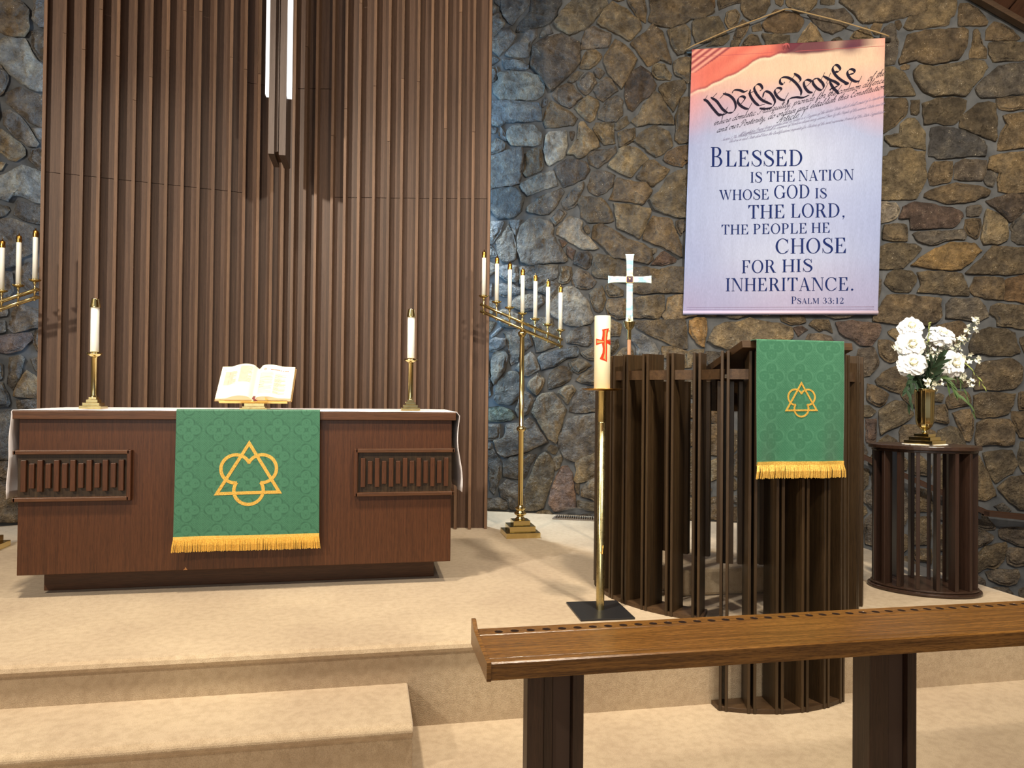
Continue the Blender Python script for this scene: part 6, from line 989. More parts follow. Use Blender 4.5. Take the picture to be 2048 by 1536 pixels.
def on_candle(pts, off, mat, name, lab=None):
    """quads in (arc offset from the cross centre, height) wrapped round the wax"""
    base = R(-93)
    mb = MB()
    for (a0, z0), (b0, z1), (b1, z2), (a1, z3) in pts:      # top-left, top-right, bottom-right, bottom-left
        k = 8; vv = []
        for i in range(k+1):
            t_ = i/k
            for s_, z in ((a0+(b0-a0)*t_, z0+(z1-z0)*t_), (a1+(b1-a1)*t_, z3+(z2-z3)*t_)):
                a = base+s_/0.0425
                vv.append((math.cos(a)*(0.0425+off), math.sin(a)*(0.0425+off), z))
        mb.add(vv, [(i*2, i*2+2, i*2+3, i*2+1) for i in range(k)])
    return mb.build(name, mat, pc, label=lab)
def cross_quads(g):
    q = []
    prof = [(0.318, -0.011, 0.025), (0.300, -0.008, 0.018), (0.280, -0.009, 0.013), (0.262, -0.012, 0.012), (0.250, -0.009, 0.010), (0.235, -0.010, 0.012), (0.212, -0.006, 0.013), (0.190, -0.008, 0.012), (0.172, -0.016, 0.012), (0.160, -0.021, 0.012)]
    for i in range(len(prof)-1):
        z0, a0, b0 = prof[i]; z1, a1, b1 = prof[i+1]
        gt = g if i == 0 else 0
        q.append([(a0-g, z0+gt-(0.008 if i == 0 else 0)), (b0+g, z0+gt), (b1+g, z1), (a1-g, z1)])
    q.append([(-0.021-g, 0.160), (0.012+g, 0.160), (0.012+g, 0.147-g), (-0.021-g, 0.160-g)])
    q.append([(-0.045-g, 0.264+g), (-0.008, 0.254+g), (-0.008, 0.244-g), (-0.045-g, 0.234-g)])
    q.append([(0.008, 0.254+g), (0.043+g, 0.262+g), (0.043+g, 0.236-g), (0.008, 0.244-g)])
    return q
on_candle(cross_quads(0.0028), 0.0009, RED, 'red_cross', 'red wax cross relief')
on_candle([[(a[0]*0.5+0.003, a[1]) for a in q_] for q_ in cross_quads(-0.004)[:10]]+[[(-0.041, 0.257), (-0.004, 0.251), (-0.004, 0.246), (-0.041, 0.241)]], 0.0016, RED_IN, 'cross_inlay', 'dull gold inlay of the cross')
loop = []
for k in range(16):
    a0, a1 = R(-130+k*20), R(-130+(k+1)*20)
    loop.append([(0.030+math.cos(a0)*0.012, 0.282+math.sin(a0)*0.026), (0.030+math.cos(a1)*0.012, 0.282+math.sin(a1)*0.026), (0.030+math.cos(a1)*0.015, 0.282+math.sin(a1)*0.029), (0.030+math.cos(a0)*0.015, 0.282+math.sin(a0)*0.029)])
on_candle(loop, 0.0013, RED_IN, 'cross_loop')

# ------------------------------------------------------------------ processional cross
t = thing('processional_cross', 'pale iridescent processional cross on a wooden shaft behind the pulpit', 'cross', (1.805, 4.94, 0))
MB().lathe([(0.13, 0), (0.13, 0.02), (0.05, 0.035), (0.03, 0.08), (0.022, 0.082)], 24).build('foot', BRASS_OLD, t)
MB().lathe([(0.0135, 0.06), (0.0135, 1.53)], 14).build('shaft', wood('shaft_wood', srgb(150, 110, 84), srgb(184, 144, 112), 'Z', 0.4), t)
MB().lathe([(0.0135, 1.53), (0.0145, 1.532), (0.0145, 1.598), (0.022, 1.606), (0.034, 1.622), (0.042, 1.652), (0.046, 1.657), (0.040, 1.655), (0.028, 1.640), (0.012, 1.632), (0.010, 1.70), (0.004, 1.712)], 20).build('socket', BRASS_OLD, t)
pearl, nt, b = newmat('iridescent_pearl', srgb(214, 232, 232), 0.18)
tc = N(nt, 'ShaderNodeTexCoord'); mp = N(nt, 'ShaderNodeMapping'); mp.inputs['Scale'].default_value = (4, 4, 7); nt.links.new(tc.outputs['Object'], mp.inputs[0])
nz = N(nt, 'ShaderNodeTexNoise'); nz.inputs['Scale'].default_value = 2.2; nz.inputs['Detail'].default_value = 3; nt.links.new(mp.outputs[0], nz.inputs['Vector'])
cr = ramp(nt, [(0.34, srgb(236, 224, 188)), (0.46, srgb(226, 244, 240)), (0.56, srgb(150, 206, 220)), (0.68, srgb(236, 242, 240))])
nt.links.new(nz.outputs['Fac'], cr.inputs[0]); nt.links.new(cr.outputs[0], b.inputs['Base Color']); b.inputs['Metallic'].default_value = 0.25
b.inputs['Coat Weight'].default_value = 0.6
def flare(y0, y1):
    # vertical member and arms with flared ends, local (x,z) with z from the shaft
    zc = 1.955
    zs = [(1.642, 0.030), (1.665, 0.026), (1.70, 0.023), (1.80, 0.022), (zc, 0.021), (2.03, 0.022), (2.09, 0.024), (2.12, 0.028), (2.134, 0.032)]
    v = [(-w_, z) for z, w_ in zs]+[(w_, z) for z, w_ in reversed(zs)]
    xs = [(-0.152, 0.028), (-0.140, 0.024), (-0.11, 0.0205), (0, 0.0195), (0.11, 0.0205), (0.140, 0.024), (0.152, 0.028)]
    h = [(x, zc-w_) for x, w_ in xs]+[(x, zc+w_) for x, w_ in reversed(xs)]
    return v, h
v_, h_ = flare(0, 0)
ct = MB()
ct.prism(v_, -0.008, 0.008, f=lambda x, z, y: (x, y, z))
ct.prism(h_, -0.007, 0.007, f=lambda x, z, y: (x, y, z))
ct.build('cross_head', pearl, t, bevel=0.0015, rz=R(-14))
MB().box(-0.025, 0.025, -0.013, -0.007, 1.930, 1.980).build('medallion_frame', GOLD, t, bevel=0.001, rz=R(-14))
MB().box(-0.0215, 0.0215, -0.0145, -0.013, 1.9335, 1.9765).build('medallion', newmat('dark_purple_enamel', srgb(62, 34, 66), 0.3)[0], t, rz=R(-14))
m = MB(); m.tube([(-0.012, -0.015, 1.940), (0.012, -0.015, 1.970)], 0.0016, 5); m.tube([(0.012, -0.015, 1.940), (-0.012, -0.015, 1.970)], 0.0016, 5); m.tube([(0, -0.0155, 1.937), (0, -0.0155, 1.974)], 0.0016, 5)
m.build('monogram', GOLD, t, rz=R(-14))

# ------------------------------------------------------------------ floor register with clear air deflector at the foot of the stone wall
t = thing('floor_register', 'brown metal floor vent in the carpet at the foot of the stone wall', 'vent', (1.93, 6.50, 0), R(-24.27))
MB().box(-0.26, 0.26, -0.07, 0.07, 0.0, 0.008).build('frame', GREY_METAL, t, bevel=0.002)
m = MB()
for k in range(24): m.box(-0.235+k*0.0205, -0.235+k*0.0205+0.009, -0.05, 0.05, 0.008, 0.022)
m.build('louver', GREY_METAL, t)
glassm, nt, b = newmat('clear_plastic', (0.95, 0.97, 1, 1), 0.08)
b.inputs['Transmission Weight'].default_value = 1.0; b.inputs['IOR'].default_value = 1.15
t = thing('air_deflector', 'clear curved plastic air deflector standing over the floor vent', 'deflector', (1.93, 6.50, 0.022), R(-24.27))
prof = [(-0.055, 0.0), (-0.058, 0.04), (-0.035, 0.085), (0.005, 0.105), (0.02, 0.108)]
vs = []
for x in (-0.235, 0.235):
    for y, z in prof: vs.append((x, y+0.03, z))
    for y, z in reversed(prof): vs.append((x, y+0.034, z-0.001 if z > 0.02 else z))
n_ = len(prof)*2
MB().add(vs, [(i, (i+1) % n_, n_+(i+1) % n_, n_+i) for i in range(n_)]+[tuple(range(n_)), tuple(range(n_, 2*n_))]).build('shield', glassm, t)

# ------------------------------------------------------------------ pendant light over the altar
t = thing('pendant_light', 'long square wooden pendant light with white glowing side panels above the altar', 'pendant light', (-0.695, 5.78, 2.93))
PH = 3.2
MB().box(-0.064, -0.020, 0.0, 0.34, 0.0, PH).build('front_board', WOOD_PENDANT, t, bevel=0.002)
MB().box(0.014, 0.063, 0.0, 0.34, -0.004, PH).build('front_board', WOOD_PENDANT, t, bevel=0.002)
MB().box(-0.020, 0.014, 0.045, 0.30, 0.03, PH).build('recess_board', WOOD_SCREEN, t)
MB().box(-0.005, 0.004, 0.030, 0.045, 0.03, PH).build('recess_batten', WOOD_PENDANT, t)
MB().box(-0.092, -0.0645, 0.012, 0.075, 0.455, PH).build('light_panel', LIGHT_PANEL, t)
MB().box(0.0635, 0.096, 0.012, 0.075, 0.455, PH).build('light_panel', LIGHT_PANEL, t)

# ------------------------------------------------------------------ pulpit
pul = thing('pulpit', 'round dark wooden pulpit of paired vertical slats with a front bay reaching the lower floor', 'pulpit', (2.10, 4.11, 0))
PC = Vector((0, 0)); PR = 0.766
BC = Vector((2.025-2.10, 3.907-4.11)); BR = 0.683
TOPP = 1.36
def radial_unit(c, r_, deg, z0, z1, depth, name='slat'):
    a = R(deg); nrm = (math.cos(a), math.sin(a)); tan = (-math.sin(a), math.cos(a))
    for s_ in (-1, 1):
        cc = (c[0]+nrm[0]*(r_-depth/2)+tan[0]*s_*0.0140, c[1]+nrm[1]*(r_-depth/2)+tan[1]*s_*0.0140)
        MB().obox(cc, nrm, tan, depth/2, 0.0068, z0, z1).build(name, WOOD_PULPIT, pul, bevel=0.0012, seg=1)
body_deg = [159, 170, 180.5, 191.1, 200.4, 211.4, 222.6, 233.2] + [297.5, 308, 318, 328.5, 339, 350, 1, 12, 23]
for d_ in body_deg: radial_unit(PC, PR, d_, 0.0, TOPP, 0.14)
bay_deg = [241.5, 252.6, 263.8, 275.0, 286.4, 297.2]
for d_ in bay_deg: radial_unit(BC, BR, d_, FLOOR_Z, TOPP, 0.145)
def arc_piece(c, r0, r1, d0, d1, z0, z1, name, mat, n=4):
    m = MB(); po = []
    for k in range(n+1):
        a = R(d0+(d1-d0)*k/n); po.append((c[0]+math.cos(a)*r1, c[1]+math.sin(a)*r1))
    for k in range(n, -1, -1):
        a = R(d0+(d1-d0)*k/n); po.append((c[0]+math.cos(a)*r0, c[1]+math.sin(a)*r0))
    return m.prism(po, z0, z1).build(name, mat, pul)
half = 1.55
seqs = [(PC, PR, [159, 170, 180.5, 191.1, 200.4, 211.4, 222.6, 233.2]), (PC, PR, [297.5, 308, 318, 328.5, 339, 350, 361, 372, 383]), (BC, BR, bay_deg)]
for c, r_, dg in seqs:
    for i in range(len(dg)-1):
        arc_piece(c, r_-0.045, r_-0.012, dg[i]+half, dg[i+1]-half, 1.222, 1.272, 'top_rail', WOOD_PULPIT_X, 2)
    for dm in dg:
        # short hanging post at the inner end of each pair
        a = R(dm)
        nrm = (math.cos(a), math.sin(a)); tan = (-math.sin(a), math.cos(a))
        rr_ = r_-0.162
        MB().obox((c[0]+nrm[0]*rr_, c[1]+nrm[1]*rr_), nrm, tan, 0.016, 0.041, 0.30, 1.215).build('short_post', WOOD_PULPIT, pul, bevel=0.0012, seg=1)
# base rings
arc_piece(PC, PR-0.16, PR-0.004, 157, 236, 0.0, 0.022, 'base_ring', WOOD_PULPIT_X, 16)
arc_piece(PC, PR-0.16, PR-0.004, 318, 385, 0.0, 0.022, 'base_ring', WOOD_PULPIT_X, 14)
po = [(BC.x+math.cos(R(a))*(BR-0.004), BC.y+math.sin(R(a))*(BR-0.004)) for a in np.linspace(239.5, 299.2, 16)]
yb = 3.395-4.11
po = po+[(po[-1][0], yb), (po[0][0], yb)]
MB().prism(po, FLOOR_Z, FLOOR_Z+0.022).build('bay_base', WOOD_PULPIT_X, pul, bevel=0.002)
# connecting rail between body and bay
for (c1, r1, d1), (c2, r2, d2) in (((PC, PR, 234.5), (BC, BR, 240.2)), ((BC, BR, 298.2), (PC, PR, 297.0))):
    a = Vector((c1[0]+math.cos(R(d1))*(r1-0.03), c1[1]+math.sin(R(d1))*(r1-0.03))); b_ = Vector((c2[0]+math.cos(R(d2))*(r2-0.03), c2[1]+math.sin(R(d2))*(r2-0.03)))
    dd = (b_-a)
    if dd.length > 0.02:
        L_ = dd.length/2; dd.normalize(); MB().obox(((a+b_)/2), dd, (-dd.y, dd.x), L_, 0.015, 1.222, 1.272).build('top_rail', WOOD_PULPIT_X, pul)
# sloping reading desk
dv = [(-0.345, -0.87, 1.372), (0.245, -0.87, 1.372), (0.245, -0.47, 1.255), (-0.345, -0.47, 1.255)]
MB().add(dv+[(x, y+0.008, z+0.036) for x, y, z in dv], [(3, 2, 1, 0), (4, 5, 6, 7), (0, 1, 5, 4), (1, 2, 6, 5), (2, 3, 7, 6), (3, 0, 4, 7)]).build('reading_desk', WOOD_PULPIT_X, pul, bevel=0.002)
MB().box(-0.30, 0.30, -0.50, -0.22, 1.06, 1.235).build('shelf_box', WOOD_PULPIT_X, pul, bevel=0.002)
tag(MB().box(1.70, 2.30, 3.92, 4.45, 0.0, 0.155).build('inner_step', CARPET, bevel=0.02), 'low beige carpeted step standing inside the pulpit', 'step')

parament('pulpit_parament', 'green damask cloth with gold emblem and fringe hanging from the pulpit desk',
         1.800, 2.262, 3.195, 1.4085, 0.820, 0.752, (0.09, lambda t: (t+0.012, 0.0045-t*0.29+0.004)), (0.003, 0.300), 0.02, 0.000262, 0.0033, 0.007, P=0.150, con=0.6, g0c=(50, 112, 82), g1c=(84, 146, 114))

# ------------------------------------------------------------------ oval flower table
tb = thing('flower_table', 'oval dark wooden pedestal table of vertical slats right of the pulpit', 'table', (3.27, 3.86, 0))
TA, TBB, TR = 0.300, 0.205, R(-33)
def oval(a, b, z0, z1, name, mat, bev=0.006):
    po = []
    for k in range(48):
        q = 2*PI*k/48; x, y = math.cos(q)*a, math.sin(q)*b
        po.append((x*math.cos(TR)-y*math.sin(TR), x*math.sin(TR)+y*math.cos(TR)))
    return MB().prism(po, z0, z1).build(name, mat, tb, bevel=bev)
oval(TA+0.004, TBB+0.004, 0.0, 0.022, 'base', WOOD_TABLE_X, 0.008)
oval(TA-0.012, TBB-0.012, 0.022, 0.036, 'base_step', WOOD_TABLE_X, 0.006)
oval(TA, TBB, 0.838, 0.862, 'table_top', WOOD_TABLE_X, 0.004)
oval(TA-0.018, TBB-0.018, 0.822, 0.838, 'top_moulding', WOOD_TABLE_X, 0.003)
for k in range(16):
    q = 2*PI*(k+0.5)/16
    a_, b_ = TA-0.055, TBB-0.050
    x, y = math.cos(q)*a_, math.sin(q)*b_
    nx_, ny_ = math.cos(q)/a_, math.sin(q)/b_
    l_ = math.hypot(nx_, ny_); nx_, ny_ = nx_/l_, ny_/l_
    c_, s_ = math.cos(TR), math.sin(TR)
    X_, Y_ = x*c_-y*s_, x*s_+y*c_
    nn_ = (nx_*c_-ny_*s_, nx_*s_+ny_*c_)
    MB().obox((X_, Y_), nn_, (-nn_[1], nn_[0]), 0.034, 0.0105, 0.036, 0.823).build('slat', WOOD_TABLE, tb, bevel=0.0015, seg=1)
# doily
po = []
for k in range(72):
    q = 2*PI*k/72; rr_ = 0.128+0.006*math.cos(q*18)
    po.append((math.cos(q)*rr_, math.sin(q)*rr_*0.8))
VX, VY, VZ = 3.285, 3.87, 0.8665
tag(MB().prism(po, 0, 0.003).build('doily', DOILY, loc=(VX, VY, 0.8625)), 'small white lace doily under the brass flower vase', 'doily')

# ------------------------------------------------------------------ brass vase and flowers
t = thing('flower_vase', 'fluted brass vase with stepped square foot holding white roses', 'vase', (VX, VY, VZ), R(24))
m = MB(); zt_ = stepped(m, [(0.083, 0.021), (0.063, 0.021), (0.043, 0.018)])
m.build('stepped_base', BRASS, t, bevel=0.0015)
def fluted():
    prof = [(0.012, 0.060), (0.022, 0.066), (0.013, 0.074), (0.012, 0.080), (0.026, 0.088), (0.040, 0.104), (0.048, 0.125), (0.051, 0.160), (0.053, 0.24), (0.055, 0.305), (0.058, 0.318), (0.066, 0.328), (0.064, 0.330), (0.054, 0.316), (0.05, 0.30), (0.03, 0.28)]
    n = 72; vs = []
    for i, (r_, z) in enumerate(prof):
        for k in range(n):
            a = 2*PI*k/n
            f_ = 1-0.06*abs(math.sin(a*6))**0.5 if 5 <= i <= 10 else 1
            vs.append((math.cos(a)*r_*f_, math.sin(a)*r_*f_, z))
    fs = [(i*n+k, i*n+(k+1) % n, (i+1)*n+(k+1) % n, (i+1)*n+k) for i in range(len(prof)-1) for k in range(n)]
    return MB().add(vs, fs, True)
fluted().build('fluted_cup', BRASS, t)

petal_mat, nt, b = newmat('white_petal', srgb(240, 240, 238), 0.6)
b.inputs['Subsurface Weight'].default_value = 0.12; b.inputs['Subsurface Radius'].default_value = (0.01, 0.01, 0.01)
petal_in, _, _ = newmat('cream_petal', srgb(240, 236, 214), 0.6)
leaf_mat = []
for nme, c_ in (('dark_leaf', (38, 58, 38)), ('mid_leaf', (70, 92, 52)), ('yellow_leaf', (140, 150, 80))):
    mm_, nt, b = newmat(nme, srgb(*c_), 0.5); leaf_mat.append(mm_)
STEM = newmat('green_stem', srgb(48, 66, 40), 0.6)[0]

def petal_mesh(w_, h_, cup, curl, seed, mat):
    rn = random.Random(seed); vs = []; nu, nv = 7, 6
    for j in range(nv+1):
        v = j/nv
        for i in range(nu+1):
            u = i/nu*2-1
            wid = w_*0.5*(0.40, 0.70, 0.94, 1.08, 1.14, 1.08, 0.78)[j]
            x = u*wid
            z = h_*v*(1-0.30*u*u*v)
            y = -cup*(1-u*u)*math.sin(PI*min(v, 0.9)*0.8)-curl*max(0, v-0.62)**2*5
            y += 0.004*math.sin(u*5+seed)*v*v+0.0026*math.sin(u*12+v*5+seed)*v*v
            vs.append((x, y, z))
    fs = [(j*(nu+1)+i, j*(nu+1)+i+1, (j+1)*(nu+1)+i+1, (j+1)*(nu+1)+i) for j in range(nv) for i in range(nu)]
    me = bpy.data.meshes.new('petal'); me.from_pydata(vs, [], fs); me.materials.append(mat)
    me.polygons.foreach_set('use_smooth', [True]*len(me.polygons))
    return me
PET = [petal_mesh(0.074, 0.052, 0.014, 0.05, k, petal_mat) for k in range(3)]+[petal_mesh(0.056, 0.046, 0.013, 0.03, 5+k, petal_mat) for k in range(2)]+[petal_mesh(0.034, 0.034, 0.010, 0.008, 9, petal_in)]
def rose(loc, face, size, label, base):
    o = bpy.data.objects.new('rose', None); COL.objects.link(o); o.empty_display_size = 0.03
    o.location = loc
    q = Vector(face).normalized().to_track_quat('Z', 'Y'); o.rotation_mode = 'QUATERNION'; o.rotation_quaternion = q
    tag(o, label, 'rose', 'white roses in the vase')
    rn = random.Random(label)
    layers = [(3, 0.002, R(2), 5, 0.85), (4, 0.005, R(10), 5, 1.0), (5, 0.009, R(18), 4, 0.85), (5, 0.012, R(28), 3, 0.95), (6, 0.015, R(42), 0, 0.85), (6, 0.017, R(60), 1, 0.92), (7, 0.017, R(82), 0, 1.0)]
    ph = 0
    for n_, r_, tilt, mi, sc in layers:
        for k in range(n_):
            a = 2*PI*k/n_+ph+rn.uniform(-0.12, 0.12)
            p = bpy.data.objects.new('petal', PET[min(5, mi + (k % 2 if mi in (0, 1, 3) else 0))]); COL.objects.link(p); p.parent = o
            s_ = sc*size*rn.uniform(0.92, 1.08)
            tl_ = tilt+rn.uniform(-0.1, 0.1)
            rad = Vector((math.cos(a), math.sin(a), 0)); tn = Vector((-math.sin(a), math.cos(a), 0))
            zz = rad*math.sin(tl_)+Vector((0, 0, 1))*math.cos(tl_)
            yy = tn.cross(zz) * -1
            # local -y bulges outward
            outw = rad*math.cos(tl_)-Vector((0, 0, 1))*math.sin(tl_)
            M_ = Matrix((( tn.x, -outw.x, zz.x), (tn.y, -outw.y, zz.y), (tn.z, -outw.z, zz.z))).to_4x4()
            p.matrix_local = Matrix.Translation(rad*r_*size+Vector((0, 0, -0.012*size))) @ M_ @ Matrix.Scale(s_, 4)
        ph += 0.5
    z_ = size
    MB().lathe([(0.004*z_, -0.012*z_), (0.013*z_, 0.0), (0.0155*z_, 0.010*z_), (0.013*z_, 0.019*z_), (0.007*z_, 0.022*z_), (0.003*z_, 0.017*z_)], 14).build('inner_bud', petal_in, o)
    # stem from the flower to the vase mouth, in the flower's own frame
    inv = q.inverted()
    pts = []
    L0 = Vector(loc); L1 = Vector(base)
    for k in range(7):
        t_ = k/6
        w3 = L0.lerp(L1, t_)+Vector((0, 0, 0.02*math.sin(PI*t_)))-Vector(face).normalized()*0.012*(1-t_)
        pts.append(tuple(inv @ (w3-L0)))
    MB().tube(pts, 0.0028, 6).build('stem', STEM, o)
    MB().lathe([(0.004, -0.030), (0.012, -0.022), (0.016, -0.012), (0.012, -0.008)], 10).build('calyx', leaf_mat[1], o)
mouth = (VX, VY, VZ+0.29)
def FP(px_dx, dz, dy=0): return (VX+px_dx, VY+dy, VZ+dz)
rose(FP(-0.090, 0.705, 0.00), (-0.35, -0.8, 0.45), 0.92, 'white rose at the top left of the bouquet', mouth)
rose(FP(-0.122, 0.590, -0.04), (-0.3, -0.95, 0.12), 1.05, 'white rose at the left, middle of the left column', mouth)
rose(FP(-0.122, 0.482, -0.05), (-0.3, -0.9, 0.25), 1.08, 'open white rose with cream heart at the lower left of the bouquet', mouth)
rose(FP(0.118, 0.668, -0.01), (0.0, -0.6, 0.8), 1.05, 'white rose seen from the side at the top right of the bouquet', mouth)
rose(FP(0.158, 0.482, -0.06), (0.05, -1, 0.1), 1.08, 'white rose at the right of the bouquet', mouth)

def blossom(m, p, s_, rn):
    # four or five little cupped petals
    n_ = 5
    ax = Vector((rn.uniform(-1, 1), rn.uniform(-1, 0), rn.uniform(-0.6, 1))).normalized()
    a1 = ax.orthogonal().normalized(); a2 = ax.cross(a1)
    for k in range(n_):
        a = 2*PI*k/n_
        d_ = a1*math.cos(a)+a2*math.sin(a); e_ = a1*-math.sin(a)+a2*math.cos(a)
        p0 = p; p1 = p+d_*s_*0.5+e_*s_*0.32+ax*s_*0.3; p2 = p+d_*s_+ax*s_*0.45; p3 = p+d_*s_*0.5-e_*s_*0.32+ax*s_*0.3
        m.add([p0, p1, p2, p3], [(0, 1, 2, 3)], True)
def leaf(m, p, d_, L_, w_, rn, droop=0.3):
    d_ = Vector(d_).normalized(); sd = d_.cross(Vector((0, -1, 0.3))).normalized()
    vs = []
    for k in range(5):
        t_ = k/4; c_ = p+d_*L_*t_+Vector((0, 0, -droop*L_*t_*t_))
        ww = w_*math.sin(PI*(0.08+0.9*t_)); up_ = sd.cross(d_)*0.15*ww
        vs += [c_-sd*ww+up_, c_, c_+sd*ww+up_]
    fs = []
    for k in range(4): fs += [(k*3, k*3+1, k*3+4, k*3+3), (k*3+1, k*3+2, k*3+5, k*3+4)]
    m.add(vs, fs, True)
def curve(a, b, sag, n=9, side=0.0):
    a, b = Vector(a), Vector(b); out = []
    for k in range(n+1):
        t_ = k/n
        out.append(a.lerp(b, t_)+Vector((side*math.sin(PI*t_), 0, sag*math.sin(PI*t_))))
    return out
BL_MAT = newmat('cream_blossom', srgb(236, 234, 214), 0.6)[0]
def spray(tip, sag, nb_, label, span=0.5, bs_=0.012, side=0.0):
    rn = random.Random(label)
    o = thing('blossom_spray', label, 'flower spray', mouth, 0, 'small white blossom sprays in the vase')
    pts = curve((0, 0, 0), Vector(tip)-Vector(mouth), sag, 12, side)
    MB().tube(pts, [0.0022*(1-0.5*k/12) for k in range(13)], 5).build('stem', STEM, o)
    m = MB(); st = MB()
    for k in range(nb_):
        t_ = 1-span*rn.random()**1.1
        i = min(11, int(t_*12)); p = pts[i].lerp(pts[i+1], t_*12-i)
        q_ = p+Vector((rn.gauss(0, 0.016), rn.gauss(0, 0.014), rn.gauss(0.004, 0.014)))
        blossom(m, q_, bs_*rn.uniform(0.8, 1.3), rn)
        st.tube([p, q_], 0.0008, 3)
    m.build('blossoms', BL_MAT, o, kind='stuff'); st.build('stalks', leaf_mat[1], o, kind='stuff')
spray(FP(0.0, 0.60, -0.03), 0.0, 34, 'dense white blossom spray between the left and right roses', 0.45)
spray(FP(-0.03, 0.53, -0.07), 0.0, 26, 'white blossom spray in the middle of the bouquet beside the left roses', 0.5)
spray(FP(0.155, 0.60, 0.0), 0.02, 34, 'white blossom spray right of the top right rose', 0.45)
spray(FP(0.365, 0.750, 0.0), 0.03, 30, 'long white blossom spray reaching farthest up to the right', 0.42, 0.014)
spray(FP(0.285, 0.640, -0.02), 0.05, 22, 'white blossom spray pointing right, below the longest one', 0.4)
spray(FP(0.350, 0.500, -0.04), 0.10, 12, 'thin arching blossom spray with one flower at the far right', 0.4, 0.016)
spray(FP(0.275, 0.365, -0.06), 0.11, 14, 'low white blossom spray leaning right under the right rose', 0.4, 0.016)
spray(FP(0.015, 0.385, -0.08), 0.0, 14, 'small white blossoms just above the vase mouth', 0.6)
spray(FP(-0.060, 0.375, -0.09), 0.0, 8, 'white buds hanging below the lower left rose', 0.35, 0.014)
spray(FP(-0.235, 0.575, -0.02), 0.04, 3, 'single small blossom sticking out at the far left', 0.05, 0.016)
spray(FP(0.205, 0.52, -0.03), 0.06, 14, 'white blossom spray right of the right rose', 0.4, 0.014)

def leafy(tip, sag, nl, mat, L_, w_, label, side=0.0, fan=1.0, start=0.15):
    rn = random.Random(label)
    o = thing('leafy_stem', label, 'foliage', mouth, 0, 'green foliage stems in the vase')
    pts = curve((0, 0, 0), Vector(tip)-Vector(mouth), sag, 12, side)
    MB().tube(pts, [0.0026*(1-0.6*k/12) for k in range(13)], 5).build('stem', STEM, o)
    for k in range(nl):
        t_ = start+(0.99-start)*k/max(1, nl-1); i = min(11, int(t_*12)); p = pts[i].lerp(pts[i+1], t_*12-i)
        d_ = (pts[i+1]-pts[i]).normalized()+Vector((rn.uniform(-fan, fan), rn.uniform(-0.6*fan, 0.3), rn.uniform(-0.4, 0.5)*fan))
        m = MB(); leaf(m, Vector((0, 0, 0)), d_, L_*rn.uniform(0.7, 1.2), w_*rn.uniform(0.8, 1.2), rn)
        m.build('leaf', mat, o, loc=tuple(p))
leafy(FP(-0.02, 0.52, 0.03), 0, 16, leaf_mat[0], 0.085, 0.017, 'dark green leafy stem behind the middle of the bouquet', fan=0.9)
leafy(FP(-0.09, 0.46, 0.02), 0, 14, leaf_mat[0], 0.080, 0.015, 'dark green leafy stem behind the left roses', fan=0.8)
leafy(FP(0.09, 0.50, 0.03), 0, 15, leaf_mat[0], 0.085, 0.016, 'dark green leafy stem behind the right roses', fan=0.9)
leafy(FP(0.03, 0.50, -0.075), 0, 20, leaf_mat[0], 0.095, 0.015, 'dark green leaves just above the vase mouth', fan=0.6)
leafy(FP(-0.03, 0.47, -0.09), 0, 18, leaf_mat[0], 0.095, 0.013, 'upright dark leaves under the lower left rose', fan=0.5)
leafy(FP(-0.190, 0.315, -0.08), 0.10, 16, leaf_mat[0], 0.065, 0.011, 'green leafy sprig drooping to the left of the vase', fan=1.0, start=0.35)
leafy(FP(-0.155, 0.235, -0.05), 0.12, 10, leaf_mat[0], 0.055, 0.010, 'dark sprig hanging lowest on the left', fan=0.9, start=0.4)
leafy(FP(0.175, 0.295, -0.06), 0.10, 18, leaf_mat[1], 0.065, 0.008, 'green grassy sprig drooping right of the vase', fan=1.0, start=0.4)
leafy(FP(0.285, 0.190, -0.05), 0.22, 9, leaf_mat[1], 0.055, 0.006, 'long arching grass stem drooping on the right', fan=0.5, start=0.5)
leafy(FP(0.370, 0.345, -0.05), 0.18, 12, leaf_mat[2], 0.030, 0.004, 'arching yellow-green sprig at the far right', fan=1.0, start=0.6)
leafy(FP(0.045, 0.730, 0.02), 0.0, 16, leaf_mat[2], 0.018, 0.005, 'yellow-green sprig at the very top of the bouquet', fan=1.0, start=0.72)

# ------------------------------------------------------------------ handrail on the stone wall at the right
def wp(s_, y_, z_): return (s_, y_, z_)
hr = thing('handrail', 'sloping wooden handrail on the stone wall behind the flower table', 'handrail', (WALL_R[0][0], WALL_R[0][1], 0), WALL_R[1])
def rail(s0, z0, s1, z1, hw, name):
    m = MB(); vs = []
    for s_, z_ in ((s0, z0), (s1, z1)):
        for y_, dz in ((-0.155, -0.022), (-0.155, 0.018), (-0.145, 0.026), (-0.115, 0.026), (-0.105, 0.018), (-0.105, -0.022)): vs.append((s_, y_, z_+dz))
    fs = [(i, (i+1) % 6, 6+(i+1) % 6, 6+i) for i in range(6)]+[tuple(range(6)), tuple(range(11, 5, -1))]
    m.add(vs, fs); return m.build(name, WOOD_HAND, hr)
rail(2.95, 0.755, 4.17, 0.195, 0.02, 'sloping_rail')
rail(4.13, 0.20, 5.1, 0.13, 0.02, 'lower_rail')
for s_, z_ in ((3.1, 0.685), (4.10, 0.225), (4.7, 0.16)):
    MB().box(s_-0.015, s_+0.015, -0.14, -0.03, z_-0.075, z_-0.022).build('bracket', BLACK_METAL, hr)

